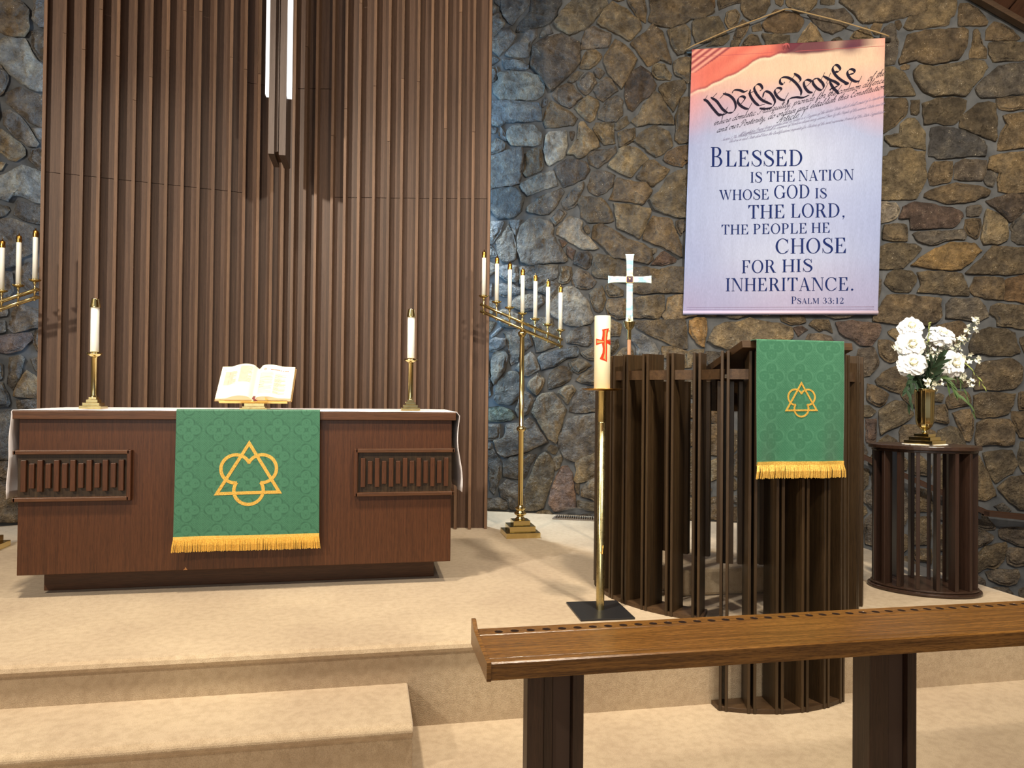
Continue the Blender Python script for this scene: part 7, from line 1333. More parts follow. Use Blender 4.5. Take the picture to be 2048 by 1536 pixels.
# ------------------------------------------------------------------ communion kneeling rail in the foreground
kn = thing('kneeling_rail', 'long wooden communion rail with a row of cup holes in the foreground', 'rail', (0.353, 2.15, FLOOR_Z))
KZ = 0.70
kb = MB(); L_ = 3.6
prof = [(0, 0.0), (0, -0.048), (0.014, -0.05), (0.31, -0.05), (0.325, -0.035), (0.325, 0.0), (0.268, 0.0), (0.264, -0.003), (0.260, 0.0), (0.050, 0.0), (0.046, -0.003), (0.042, 0.002), (0.020, 0.004), (0.006, 0.004)]
n_ = len(prof)
vs = [(x, y, KZ+z+0.023) for x in (0.014, L_) for y, z in prof]
kb.add(vs, [tuple(range(n_)), tuple(reversed(range(n_, 2*n_)))]+[(i, (i+1) % n_, n_+(i+1) % n_, n_+i) for i in range(n_)])
top_o = kb.build('rail_top', WOOD_KNEELER, kn)
# cup holes: boolean bores, then filled by dark plugs painting their shade
cut = MB()
hx = []
x = 0.088
while x < L_-0.1:
    hx.append(x); x += 0.0548
for x in hx: cut.lathe([(0.0145, KZ-0.012), (0.0145, KZ+0.06)], 20, c=(x, 0.292, 0))
cm = cut.build('cutter', WOOD_KNEELER)
cm.location = kn.location
bpy.context.view_layer.update()
bo = top_o.modifiers.new('holes', 'BOOLEAN'); bo.operation = 'DIFFERENCE'; bo.object = cm; bo.solver = 'EXACT'
dg = bpy.context.evaluated_depsgraph_get()
me = bpy.data.meshes.new_from_object(top_o.evaluated_get(dg))
top_o.modifiers.clear(); top_o.data = me
bpy.data.objects.remove(cm)
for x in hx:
    MB().lathe([(0.0144, KZ-0.0118), (0.0144, KZ+0.0225)], 20, c=(x, 0.292, 0)).build('hole_shade_plug', HOLE_SHADE, kn)
# end board with a pointed back corner
eb = [(-0.004, KZ-0.027), (-0.004, KZ+0.031), (0.10, KZ+0.032), (0.26, KZ+0.040), (0.312, KZ+0.064), (0.332, KZ+0.060), (0.332, KZ-0.027)]
MB().prism(eb, 0.0, 0.014, f=lambda y, z, x: (x, y, z)).build('end_board', WOOD_KNEELER, kn, bevel=0.002)
MB().box(0.014, L_, 0.325, 0.332, KZ-0.027, KZ+0.0235).build('back_strip', WOOD_KNEELER, kn, bevel=0.002)
for px0 in (0.166, 1.413, 2.66):
    # post of five upright boards
    w_ = 0.198
    z1 = KZ-0.027
    MB().box(px0, px0+0.055, 0.190, 0.225, 0, z1).build('post_board', WOOD_POST, kn, bevel=0.002)
    MB().box(px0+0.058, px0+0.088, 0.205, 0.30, 0, z1).build('post_board', WOOD_POST, kn, bevel=0.002)
    MB().box(px0+0.090, px0+0.150, 0.212, 0.30, 0, z1).build('post_board', POST_DARK, kn, bevel=0.002, label='smooth grey-brown centre board')
    MB().box(px0+0.153, px0+0.190, 0.190, 0.225, 0, z1).build('post_board', WOOD_POST, kn, bevel=0.002)
    MB().box(px0+0.160, px0+0.200, 0.260, 0.335, 0.17, z1).build('post_board', WOOD_POST, kn, bevel=0.002)
    MB().box(px0+0.010, px0+0.050, 0.226, 0.300, 0, z1).build('post_board', WOOD_POST, kn, bevel=0.002)

# ------------------------------------------------------------------ wall banner
BP = (1.272, 6.97)
ban = thing('wall_banner', 'large printed cloth banner with blue scripture text hanging on the stone wall', 'banner', (BP[0], BP[1], 0), WALL_R[1])
C_TL, C_TR, C_BR, C_BL = (1.747, 4.30), (3.367, 4.243), (3.317, 1.853), (1.684, 1.877)
def bpos(u, v):          # u,v 0..1 from the top left; returns s, z
    a = (C_TL[0]+(C_TR[0]-C_TL[0])*u, C_TL[1]+(C_TR[1]-C_TL[1])*u)
    b = (C_BL[0]+(C_BR[0]-C_BL[0])*u, C_BL[1]+(C_BR[1]-C_BL[1])*u)
    return a[0]+(b[0]-a[0])*v, a[1]+(b[1]-a[1])*v
def bulge(u, v):
    return -(0.010*math.sin(PI*min(1, v*1.02))+0.003*math.sin(u*7+v*3)*v*(1-v)*4+0.010*math.exp(-((u-0.5)/0.05)**2-((v-0.0)/0.03)**2))
NU, NV = 230, 330
vs = []; cols = []
def lerp3(a, b, t): return [a[i]+(b[i]-a[i])*t for i in range(3)]
def c3(*a): return list(srgb(*a)[:3])
PEACH, ROSE_, LAV, BLUE_, WHITE_, MAUVE = c3(218, 188, 162), c3(204, 156, 158), c3(160, 164, 198), c3(146, 162, 204), c3(190, 198, 220), c3(160, 150, 184)
RED1, RED2, MAR = c3(206, 96, 84), c3(226, 130, 108), c3(92, 34, 54)
EDGE = [(0, 0.170), (0.165, 0.125), (0.254, 0.10), (0.33, 0.062), (0.397, 0.047), (0.5, 0.038), (0.553, 0.020), (0.60, 0.0), (1.0, 0.0)]
def edge_v(u):
    for (a, b), (c, d) in zip(EDGE, EDGE[1:]):
        if u <= c: return b+(d-b)*(u-a)/(c-a)
    return 0
for j in range(NV+1):
    v = j/NV
    for i in range(NU+1):
        u = i/NU
        s, z = bpos(u, v)
        vs.append((s, bulge(u, v), z))
        n1 = noise.noise((u*3, v*4, 1.3)); n2 = noise.noise((u*14, v*20, 4.1)); n3 = noise.noise((u*60, v*10, 2.2))
        base = lerp3(PEACH, ROSE_, max(0, min(1, (v-0.10)/0.12+abs(u-0.5)*0.6-0.1)))
        tt = max(0, min(1, (v-0.16-0.05*n1-0.03*math.cos(u*6))/0.16))
        cool = lerp3(LAV, WHITE_, max(0, min(1, 1.1-abs(u-0.5)*1.5-abs(v-0.5)*0.9+n1*0.5)))
        cool = lerp3(cool, BLUE_, max(0, min(1, 0.35+0.4*noise.noise((u*2.2+5, v*2.6, 8))+abs(u-0.5)*0.8-0.2)))
        cool = lerp3(cool, MAUVE, max(0, min(1, (v-0.78)/0.22+n1*0.5))*0.75)
        col = lerp3(base, cool, tt)
        # flag-like red folds in the top left corner
        ev = edge_v(u)+0.006*noise.noise((u*18, 3, 3))
        if v < ev:
            f = 0.5+0.5*math.sin((v+u*0.35)*95+2*n1)
            col = lerp3(RED1, RED2, 0.3+0.7*f*(0.5+n1))
            if ev-v < 0.012:
                k_ = (ev-v)/0.012
                col = lerp3(lerp3(base, cool, tt), c3(150, 64, 70), k_*3) if k_ < 0.33 else lerp3(c3(150, 64, 70), col, (k_-0.33)*1.5)
            if u < 0.22-v*2.2 and v < 0.09:
                g_ = math.sin((u-0.12+v*2.0)*130)
                col = lerp3(c3(140, 48, 60), c3(236, 160, 140), 0.5+0.5*g_)
        elif v-ev < 0.012 and u < 0.6:
            col = lerp3(c3(250, 214, 184), col, (v-ev)/0.012)
        # dark maroon band along the top right
        band = max(0.016, 0.042-0.050*abs(u-0.60))+0.006*n2
        if u > 0.42 and u < 0.97:
            k_ = max(0, min(1, (u-0.42)/0.10))*min(1, (0.975-u)/0.10)
            e_ = max(0, min(1, (band-v)/0.010+0.5))
            col = lerp3(col, MAR, k_*e_*(0.95-0.4*math.exp(-((u-0.76)/0.04)**2)))
        dd = math.exp(-((u-0.83)/0.05)**2-((v-0.028)/0.022)**2)
        col = lerp3(col, c3(84, 34, 60), dd*0.8)
        col = lerp3(col, c3(222, 140, 138), max(0, 1-u*10)*0.5*max(0, 1-abs(v-0.2)*6))
        col = lerp3(col, c3(226, 128, 124), max(0, (u-0.93)*14)*0.6*max(0, 1-v*8))
        k_ = 0.9+0.05*n3
        cols.append([c*k_ for c in col])
fs = [(j*(NU+1)+i, (j+1)*(NU+1)+i, (j+1)*(NU+1)+i+1, j*(NU+1)+i+1) for j in range(NV) for i in range(NU)]
sh = raw_mesh('banner_cloth', vs, fs, BANNER_CLOTH, ban, smooth=True, cols=np.array(cols, dtype=np.float32))
md = sh.modifiers.new('thickness', 'SOLIDIFY'); md.thickness = 0.003; md.offset = -1
def along(u0, v, dr, name, mat, ext, r_=0.016):
    a = bpos(0, v); b = bpos(1, v); d = Vector((b[0]-a[0], 0, b[1]-a[1])).normalized()
    A = Vector((a[0], dr, a[1]))-d*ext; B = Vector((b[0], dr, b[1]))+d*ext
    return MB().tube([A, B], r_, 16).build(name, mat, ban)
along(0, 0.006, 0.020, 'hanging_rod', newmat('dark_rod', srgb(70, 68, 62), 0.4, 0.6)[0], 0.045, 0.017)
HEM = cloth('mauve_hem', srgb(196, 176, 196), 0.8, 300)
along(0, 0.992, -0.004, 'bottom_hem', HEM, 0.0, 0.015)
m = MB()
for vv_ in (0.972, 0.980):
    a = bpos(0.02, vv_); b = bpos(0.98, vv_)
    m.tube([(a[0], bulge(0, vv_)-0.001, a[1]), (b[0], bulge(1, vv_)-0.001, b[1])], 0.0018, 5)
m.build('hem_stitching', flat('hem_line', srgb(150, 132, 158)), ban)
along(0, 0.030, 0.0, 'sleeve_seam', flat('seam_line', srgb(168, 84, 84)), -0.004, 0.0022)
rope = MB()
pts = [(1.700, -0.012, 4.300), (1.76, -0.022, 4.325), (2.10, -0.014, 4.45), (2.545, -0.008, 4.578), (2.60, -0.008, 4.572), (3.0, -0.014, 4.42), (3.36, -0.020, 4.262), (3.395, -0.012, 4.246)]
rope.tube(pts, 0.0058, 8); rope.build('hanging_cord', newmat('braided_cord', srgb(140, 116, 78), 0.8)[0], ban)
MB().tube([(2.545, 0.02, 4.582), (2.545, -0.012, 4.582)], 0.006, 8).build('nail', BLACK_METAL, ban)
m = MB()
cxy = bpos(0.5, 0.0)
for k_ in range(6):
    a = -0.7+k_*0.28
    m.tube([(cxy[0]+0.002*k_, -0.020, cxy[1]-0.004), (cxy[0]+math.sin(a)*0.035, -0.020, cxy[1]-0.02), (cxy[0]+math.sin(a)*0.05, -0.012, cxy[1]-0.05-0.006*(k_ % 2))], [0.003, 0.004, 0.001], 6)
m.build('gathered_knot', newmat('knot_cloth', srgb(170, 84, 84), 0.8)[0], ban)

def bdepth(s, z):
    v = (C_TL[1]-z)/(C_TL[1]-C_BL[1]); u = (s-1.715)/1.63
    return bulge(max(0, min(1, u)), max(0, min(1, v)))-0.0045

# --- high contrast serif capitals, cap height 1
def seg(p, q, w0, w1=None):
    w1 = w0 if w1 is None else w1
    d = Vector((q[0]-p[0], q[1]-p[1])).normalized(); n_ = Vector((-d.y, d.x))
    return [(p[0]+n_.x*w0/2, p[1]+n_.y*w0/2), (q[0]+n_.x*w1/2, q[1]+n_.y*w1/2), (q[0]-n_.x*w1/2, q[1]-n_.y*w1/2), (p[0]-n_.x*w0/2, p[1]-n_.y*w0/2)]
def rect(x0, x1, y0, y1): return [(x0, y0), (x1, y0), (x1, y1), (x0, y1)]
TH, TN = 0.125, 0.034
def stem(x, y0=0, y1=1, top=True, bot=True, w_=TH):
    o = [rect(x-w_/2, x+w_/2, y0, y1)]
    if bot: o.append(rect(x-w_/2-0.075, x+w_/2+0.075, y0, y0+TN))
    if top: o.append(rect(x-w_/2-0.075, x+w_/2+0.075, y1-TN, y1))
    return o
def bowl(cx, cy, rx, ry, a0, a1, tk=TH, n=16):
    o = []
    def P_(a, out):
        if out: return (cx+rx*math.cos(a), cy+ry*math.sin(a))
        return (cx+(rx-tk)*math.cos(a), cy+(ry-TN)*math.sin(a))
    for k in range(n):
        a, b = R(a0+(a1-a0)*k/n), R(a0+(a1-a0)*(k+1)/n)
        o.append([P_(a, 1), P_(b, 1), P_(b, 0), P_(a, 0)])
    return o
def stroke_w(pts):
    o = []
    # smooth variable-width stroke through (x, y, width)
    P_ = []
    n = len(pts)
    for i in range(n-1):
        p0, p1, p2, p3 = pts[max(0, i-1)], pts[i], pts[i+1], pts[min(n-1, i+2)]
        for k in range(5):
            t = k/5
            P_.append([0.5*((2*p1[c])+(-p0[c]+p2[c])*t+(2*p0[c]-5*p1[c]+4*p2[c]-p3[c])*t*t+(-p0[c]+3*p1[c]-3*p2[c]+p3[c])*t**3) for c in range(3)])
    P_.append(list(pts[-1]))
    L_, R_ = [], []
    for i, p in enumerate(P_):
        a, b = P_[max(0, i-1)], P_[min(len(P_)-1, i+1)]
        d = Vector((b[0]-a[0], b[1]-a[1])).normalized(); n_ = Vector((-d.y, d.x))
        w_ = max(0.015, p[2])/2
        L_.append((p[0]+n_.x*w_, p[1]+n_.y*w_)); R_.append((p[0]-n_.x*w_, p[1]-n_.y*w_))
    for i in range(len(P_)-1): o.append([L_[i], L_[i+1], R_[i+1], R_[i]])
    return o
E_TOP = [rect(0.16, 0.60, 1-TN, 1), [(0.60, 1), (0.60, 0.74), (0.575, 0.74), (0.47, 1-TN)]]
E_MID = [rect(0.16, 0.44, 0.5, 0.5+TN), [(0.44, 0.62), (0.44, 0.41), (0.42, 0.41), (0.38, 0.5), (0.38, 0.535), (0.42, 0.62)]]
E_BOT = [rect(0.16, 0.64, 0, TN), [(0.64, 0), (0.66, 0.30), (0.635, 0.30), (0.50, TN)]]
GL = {
 'I': (stem(0.17), 0.36), 'L': (stem(0.17)+E_BOT, 0.70),
 'E': (stem(0.17)+E_TOP+E_MID+E_BOT, 0.72), 'F': (stem(0.17)+E_TOP+E_MID, 0.66),
 'B': (stem(0.17)+bowl(0.34, 0.755, 0.27, 0.245, -90, 90)+bowl(0.36, 0.262, 0.31, 0.262, -90, 90)+[rect(0.17, 0.36, 1-TN, 1), rect(0.17, 0.36, 0.5, 0.5+TN), rect(0.17, 0.36, 0, TN)], 0.76),
 'P': (stem(0.17)+bowl(0.34, 0.73, 0.29, 0.27, -90, 90)+[rect(0.17, 0.34, 1-TN, 1), rect(0.17, 0.34, 0.46, 0.46+TN)], 0.70),
 'R': (stem(0.17)+bowl(0.34, 0.745, 0.29, 0.255, -90, 90)+[rect(0.17, 0.34, 1-TN, 1), rect(0.17, 0.40, 0.49, 0.49+TN), seg((0.42, 0.5), (0.66, 0.02), 0.13), rect(0.60, 0.80, 0, TN)], 0.80),
 'D': (stem(0.17)+bowl(0.32, 0.5, 0.46, 0.5, -90, 90, n=22)+[rect(0.17, 0.32, 1-TN, 1), rect(0.17, 0.32, 0, TN)], 0.86),
 'T': (stem(0.36, top=False)+[rect(0.02, 0.70, 1-TN, 1), [(0.02, 1), (0.02, 0.74), (0.045, 0.74), (0.16, 1-TN)], [(0.70, 1), (0.70, 0.74), (0.675, 0.74), (0.56, 1-TN)]], 0.72),
 'H': (stem(0.17)+stem(0.69)+[rect(0.17, 0.69, 0.49, 0.49+TN)], 0.86),
 'N': ([rect(0.11, 0.145, 0, 1), rect(0.03, 0.23, 0, TN), rect(0.0, 0.16, 1-TN, 1), rect(0.70, 0.735, 0, 1), rect(0.62, 0.82, 1-TN, 1), [(0.10, 1), (0.25, 1), (0.735, 0), (0.66, 0)]], 0.84),
 'M': ([rect(0.11, 0.145, 0, 1), rect(0.03, 0.23, 0, TN), rect(0.02, 0.16, 1-TN, 1), [(0.11, 1), (0.25, 1), (0.50, 0.22), (0.44, 0.0)], seg((0.46, 0.05), (0.80, 1), 0.036)]+stem(0.85), 1.02),
 'A': ([seg((0.11, 0), (0.38, 1), 0.036), [(0.33, 1), (0.42, 1), (0.72, 0), (0.58, 0)], rect(0.19, 0.56, 0.31, 0.31+TN), rect(0.02, 0.22, 0, TN), rect(0.53, 0.80, 0, TN)], 0.80),
 'O': (bowl(0.42, 0.5, 0.40, 0.515, 0, 360, n=36), 0.86),
 'C': (bowl(0.43, 0.5, 0.41, 0.515, 42, 318, n=30)+[[(0.74, 1.0), (0.74, 0.68), (0.715, 0.68), (0.66, 0.86), (0.71, 0.93)], seg((0.70, 0.10), (0.76, 0.27), 0.03)], 0.82),
 'G': (bowl(0.43, 0.5, 0.41, 0.515, 42, 322, n=30)+[[(0.74, 1.0), (0.74, 0.68), (0.715, 0.68), (0.66, 0.86), (0.71, 0.93)]]+stem(0.74, 0.06, 0.44, True, False), 0.90),
 'S': (stroke_w([(0.56, 0.70, 0.02), (0.53, 0.86, 0.03), (0.42, 0.97, 0.04), (0.30, 0.985, 0.045), (0.15, 0.90, 0.09), (0.13, 0.76, 0.12), (0.24, 0.61, 0.14), (0.42, 0.48, 0.145), (0.55, 0.36, 0.13), (0.57, 0.20, 0.11), (0.48, 0.05, 0.07), (0.32, 0.005, 0.04), (0.18, 0.05, 0.035), (0.09, 0.20, 0.03), (0.06, 0.33, 0.02)])+[rect(0.555, 0.58, 0.68, 0.98), rect(0.045, 0.07, 0.02, 0.33)], 0.66),
 'W': ([[(0.06, 1), (0.20, 1), (0.42, 0.12), (0.37, 0)], seg((0.39, 0.03), (0.60, 0.93), 0.036), [(0.48, 1), (0.62, 1), (0.83, 0.12), (0.78, 0)], seg((0.80, 0.03), (1.03, 1), 0.036), rect(0.0, 0.27, 1-TN, 1), rect(0.43, 0.69, 1-TN, 1), rect(0.94, 1.12, 1-TN, 1)], 1.12),
 ',': ([rect(0.08, 0.20, 0, 0.12), [(0.20, 0.10), (0.20, 0.0), (0.10, -0.16), (0.08, -0.14), (0.16, 0.0)]], 0.30),
 '.': (bowl(0.15, 0.07, 0.075, 0.075, 0, 360, 0.074, 12), 0.30), ':': (bowl(0.12, 0.07, 0.07, 0.07, 0, 360, 0.069, 10)+bowl(0.12, 0.52, 0.07, 0.07, 0, 360, 0.069, 10), 0.26),
 '1': (stem(0.26, top=False)+[[(0.20, 1), (0.20, 0.93), (0.08, 0.88), (0.08, 0.90)]], 0.46),
 '2': (stroke_w([(0.10, 0.72, 0.05), (0.14, 0.90, 0.04), (0.28, 0.985, 0.04), (0.43, 0.90, 0.09), (0.45, 0.72, 0.12), (0.34, 0.45, 0.07), (0.10, 0.05, 0.03)])+[[(0.06, 0), (0.50, 0), (0.53, 0.22), (0.50, 0.22), (0.44, 0.11), (0.14, 0.11)]], 0.58),
 '3': (stroke_w([(0.09, 0.80, 0.06), (0.16, 0.94, 0.04), (0.27, 0.985, 0.035), (0.42, 0.88, 0.10), (0.42, 0.70, 0.11), (0.30, 0.54, 0.04), (0.22, 0.53, 0.03)])+stroke_w([(0.22, 0.53, 0.03), (0.33, 0.51, 0.04), (0.47, 0.38, 0.12), (0.48, 0.20, 0.12), (0.32, 0.01, 0.04), (0.16, 0.04, 0.04), (0.08, 0.18, 0.07)]), 0.58),
}
CAPS = [
    ('B', (1.919, 3.209), (2.033, 3.202), 0.180),
    ('LESSED', (2.051, 3.205), (2.708, 3.171), 0.143),
    ('IS', (2.264, 3.048), (2.363, 3.044), 0.094),
    ('THE', (2.404, 3.048), (2.64, 3.038), 0.093),
    ('NATION', (2.669, 3.04), (3.117, 3.022), 0.093),
    ('WHOSE', (1.997, 2.904), (2.424, 2.89), 0.091),
    ('GOD', (2.466, 2.894), (2.765, 2.884), 0.119),
    ('IS', (2.806, 2.88), (2.901, 2.875), 0.088),
    ('THE', (2.248, 2.727), (2.558, 2.717), 0.120),
    ('LORD,', (2.607, 2.719), (3.054, 2.702), 0.122),
    ('THE', (2.019, 2.594), (2.252, 2.587), 0.087),
    ('PEOPLE', (2.291, 2.587), (2.742, 2.575), 0.090),
    ('HE', (2.776, 2.577), (2.93, 2.573), 0.088),
    ('CHOSE', (2.481, 2.404), (3.065, 2.391), 0.133),
    ('FOR', (2.195, 2.24), (2.483, 2.237), 0.115),
    ('HIS', (2.536, 2.239), (2.788, 2.238), 0.111),
    ('INHERITANCE.', (2.058, 2.082), (3.127, 2.064), 0.116),
    ('P', (2.614, 1.959), (2.659, 1.958), 0.063),
    ('SALM', (2.662, 1.958), (2.844, 1.957), 0.048),
    ('33:12', (2.871, 1.956), (3.044, 1.953), 0.051),
]
def put(mb, polys):
    for po in polys:
        n = len(po)
        mb.add([(s, bdepth(s, z), z) for s, z in po], [tuple(range(n))])
lm = MB()
for text, A_, B_, h in CAPS:
    adv = sum(GL[ch][1]+0.05 for ch in text)-0.09
    dx, dz = (B_[0]-A_[0])/adv, (B_[1]-A_[1])/adv
    x = -0.03
    for ch in text:
        polys, a = GL[ch]
        put(lm, [[(A_[0]+(x+px)*dx, A_[1]+(x+px)*dz+pz*h) for px, pz in po] for po in polys])
        x += a+0.05
lm.build('scripture_lettering', INK_NAVY, ban, label='navy serif scripture lettering')

# --- broad-nib cursive, x-height 1
CU = {
'a': ([[(.72,.82),(.45,1),(.12,.65),(.15,.15),(.42,.03),(.72,.5)],[(.78,1),(.70,.2),(.84,.0),(1.0,.25)]],1.0),
'b': ([[(.1,.7),(.4,1.6),(.38,2.0),(.24,1.8),(.2,.3),(.4,0),(.72,.3),(.72,.8),(.9,.85)]],.95),
'c': ([[(.62,.82),(.42,1),(.12,.6),(.2,.1),(.5,.02),(.8,.3)]],.8),
'd': ([[(.72,.82),(.45,1),(.12,.65),(.15,.15),(.42,.03),(.74,.5)],[(1.0,2.0),(.76,.9),(.72,.15),(.85,.0),(1.02,.25)]],1.0),
'e': ([[(.1,.4),(.5,.6),(.62,.88),(.42,1),(.14,.6),(.2,.1),(.5,.02),(.8,.3)]],.8),
'f': ([[(.0,.2),(.4,1.2),(.62,1.95),(.46,2.0),(.3,1.2),(.2,-.7),(.34,-.95),(.46,-.4),(.3,.1),(.7,.3)]],.68),
'g': ([[(.72,.82),(.45,1),(.12,.65),(.2,.15),(.45,.08),(.72,.5)],[(.78,1),(.68,-.4),(.4,-.95),(.2,-.7),(.5,-.2),(1.0,.25)]],1.0),
'h': ([[(.05,.3),(.4,1.5),(.4,2.0),(.22,1.7),(.15,.0)],[(.16,.5),(.45,1),(.64,.85),(.6,.15),(.75,0),(.95,.25)]],.95),
'i': ([[(.1,.4),(.26,1),(.2,.15),(.34,0),(.55,.25)],[(.34,1.5),(.38,1.45)]],.52),
'l': ([[(.05,.3),(.4,1.5),(.38,2.0),(.22,1.7),(.2,.2),(.34,0),(.55,.25)]],.52),
'm': ([[(.05,.7),(.18,1),(.14,0)],[(.15,.5),(.4,1),(.52,.8),(.48,0)],[(.5,.5),(.75,1),(.9,.8),(.85,.15),(1.0,0),(1.15,.25)]],1.15),
'n': ([[(.05,.7),(.18,1),(.14,0)],[(.15,.5),(.45,1),(.62,.8),(.56,.15),(.7,0),(.88,.25)]],.88),
'o': ([[(.5,.98),(.18,.8),(.1,.25),(.36,0),(.66,.3),(.66,.8),(.42,1),(.6,.82),(.95,.9)]],.88),
'p': ([[(.1,.6),(.26,1),(.1,-.95)],[(.2,.4),(.5,1),(.74,.7),(.66,.15),(.4,.02),(.25,.25)],[(.6,.1),(.9,.3)]],.9),
'r': ([[(.05,.5),(.22,1.1),(.36,.92),(.52,.92),(.46,.2),(.6,0),(.76,.25)]],.74),
's': ([[(.05,.2),(.4,1.08),(.52,.5),(.4,.05),(.14,.1)],[(.4,.05),(.72,.28)]],.7),
't': ([[(.1,.4),(.4,1.6),(.28,.9),(.24,.15),(.38,0),(.6,.25)],[(.05,1.1),(.6,1.14)]],.56),
'u': ([[(.05,.5),(.2,1),(.16,.2),(.36,0),(.66,.5)],[(.72,1),(.66,.15),(.8,0),(.98,.25)]],.98),
'v': ([[(.05,.7),(.2,1),(.26,.3),(.4,0),(.66,.6),(.64,1),(.85,.85)]],.82),
'y': ([[(.05,.6),(.2,1),(.2,.3),(.4,.1),(.66,.5)],[(.74,1),(.62,-.5),(.36,-.95),(.2,-.7),(.5,-.15),(.96,.25)]],.96),
'w': ([[(.05,.7),(.2,1),(.2,.2),(.4,0),(.6,.6),(.6,1),(.6,.2),(.8,0),(1.02,.6),(1.0,1),(1.2,.85)]],1.15),
',': ([[(.15,.1),(.2,-.05),(.08,-.35)]],.35), 'x': ([[(.1,.9),(.3,.8),(.5,.1),(.75,.15)],[(.7,1),(.1,.0)]],.8), 'q': ([[(.7,.85),(.4,1),(.12,.5),(.4,.05),(.7,.6)],[(.75,1),(.6,-.9),(.8,-.4),(.9,.2)]],.95), 'z': ([[(.1,.9),(.6,.95),(.1,.1),(.7,.1)]],.75),
'1': ([[(.1,1.3),(.3,1.8),(.2,0)]],.5), '2': ([[(.1,1.3),(.4,1.7),(.6,1.2),(.1,.05),(.7,.05)]],.8), ' ': ([],.55),
'T': ([[(.0,1.5),(.1,1.85),(.7,1.75),(1.25,1.95)],[(.75,1.8),(.6,.6),(.35,.0),(.05,.15),(.1,.4)]],1.15),
'P': ([[(.35,1.6),(.3,.5),(.1,-.1),(-.1,.1)],[(-.1,1.1),(.1,1.8),(.7,1.95),(.95,1.5),(.7,1.0),(.35,.95)]],1.0),
'C': ([[(1.0,1.6),(.85,1.95),(.5,1.8),(.15,1.0),(.25,.2),(.6,.0),(.95,.35)],[(.5,1.8),(.4,1.2),(.7,1.3)]],1.05),
'A': ([[(-.05,.2),(.15,.0),(.5,.8),(.95,1.95),(.85,.9),(.88,.1),(1.05,.05)],[(.3,.8),(1.0,.85)]],1.15),
'S': ([[(.9,1.6),(.75,1.95),(.45,1.7),(.65,1.0),(.5,.1),(.1,.1),(.1,.45)]],1.0), 'U': ([[(.0,1.5),(.25,1.9),(.2,.5),(.5,.0),(.9,.7)],[(1.0,1.9),(.9,.3),(1.05,0)]],1.1),
'H': ([[(.1,1.8),(.3,1.7),(.15,.0)],[(1.0,1.95),(.8,1.0),(.75,.0),(1.0,.1)],[(.2,.9),(.9,1.0)]],1.1), 'R': ([[(.35,1.6),(.3,.5),(.1,-.1)],[(-.1,1.1),(.1,1.8),(.7,1.95),(.9,1.5),(.6,1.0),(.4,.95),(.8,.2),(1.05,.05)]],1.1),
'M': ([[(-.05,.1),(.15,.2),(.35,1.8),(.5,.3),(.85,1.9),(.9,.3),(1.1,.05)]],1.2), 'Y': ([[(.0,1.5),(.2,1.9),(.3,1.1),(.6,1.1),(.9,1.8)],[(.95,1.9),(.7,.2),(.3,-.4)]],1.1), 'B': ([[(.3,1.8),(.2,.0)],[(.0,1.4),(.4,1.9),(.8,1.5),(.35,1.0)],[(.35,1.0),(.85,.7),(.6,.05),(.15,.05)]],1.05),
'E': ([[(.85,1.7),(.6,1.95),(.35,1.5),(.65,1.05),(.2,.6),(.35,.05),(.8,.3)]],1.0), 'Q': ([[(.5,1.9),(.1,1.0),(.4,.1),(.9,.9),(.6,1.9),(.5,1.5)],[(.4,.4),(1.1,-.1)]],1.15), 'L': ([[(.7,1.6),(.5,1.95),(.35,1.2),(.25,.2),(.05,.1),(.4,.05),(.9,.05)]],1.0),
'W': ([[(-.25,1.75),(.1,1.95),(.25,1.5),(.3,.45),(.55,.0)],[(.15,1.9),(.42,1.6),(.5,.2)],[(.55,.0),(.9,1.2),(1.0,1.95)],[(.85,1.9),(1.1,1.6),(1.12,.4),(1.35,.0),(1.75,1.0),(1.8,1.8),(1.55,1.95)]],1.95),
}
BIGP = ([[(.45,1.75),(.55,1.2),(.5,.3),(.2,.0),(-.1,.25),(.05,.5)],[(-.35,.9),(-.3,1.7),(.2,2.25),(.9,2.2),(1.25,1.7),(1.1,1.2),(.7,1.05)],[(-.6,.2),(-.2,-.15),(.5,-.25),(1.1,-.1)],[(.75,2.1),(.9,1.6),(.8,1.1)]],1.35)
def catmull(pts, k):
    out = []; n = len(pts)
    if n < 3: return pts
    for i in range(n-1):
        p0, p1, p2, p3 = pts[max(0, i-1)], pts[i], pts[i+1], pts[min(n-1, i+2)]
        for j in range(k):
            t = j/k
            out.append(tuple(0.5*((2*p1[c])+(-p0[c]+p2[c])*t+(2*p0[c]-5*p1[c]+4*p2[c]-p3[c])*t*t+(-p0[c]+3*p1[c]-3*p2[c]+p3[c])*t**3) for c in range(2)))
    out.append(pts[-1]); return out
def script_line(mb, text, A_, B_, xh, wmin, wmax, slant, k, special=None):
    gl = lambda ch: (special or {}).get(ch) or CU[ch]
    adv = sum(gl(ch)[1] for ch in text)
    dx, dz = (B_[0]-A_[0])/adv, (B_[1]-A_[1])/adv
    x = 0; nib = Vector((math.cos(R(38)), math.sin(R(38))))
    for ch in text:
        st, a = gl(ch)
        for line in st:
            P_ = []
            for px, pz in catmull(line, k):
                P_.append(Vector((A_[0]+(x+px)*dx+pz*xh*slant, A_[1]+(x+px)*dz+pz*xh)))
            L_, R_ = [], []
            for i, p in enumerate(P_):
                d = P_[min(len(P_)-1, i+1)]-P_[max(0, i-1)]
                if d.length < 1e-6: d = Vector((1, 0))
                d.normalize(); n_ = Vector((-d.y, d.x))
                w_ = (wmin+(wmax-wmin)*abs(n_.dot(nib))**1.3)/2
                L_.append((p.x+n_.x*w_, p.y+n_.y*w_)); R_.append((p.x-n_.x*w_, p.y-n_.y*w_))
            put(mb, [[L_[i], L_[i+1], R_[i+1], R_[i]] for i in range(len(P_)-1)])
        x += a
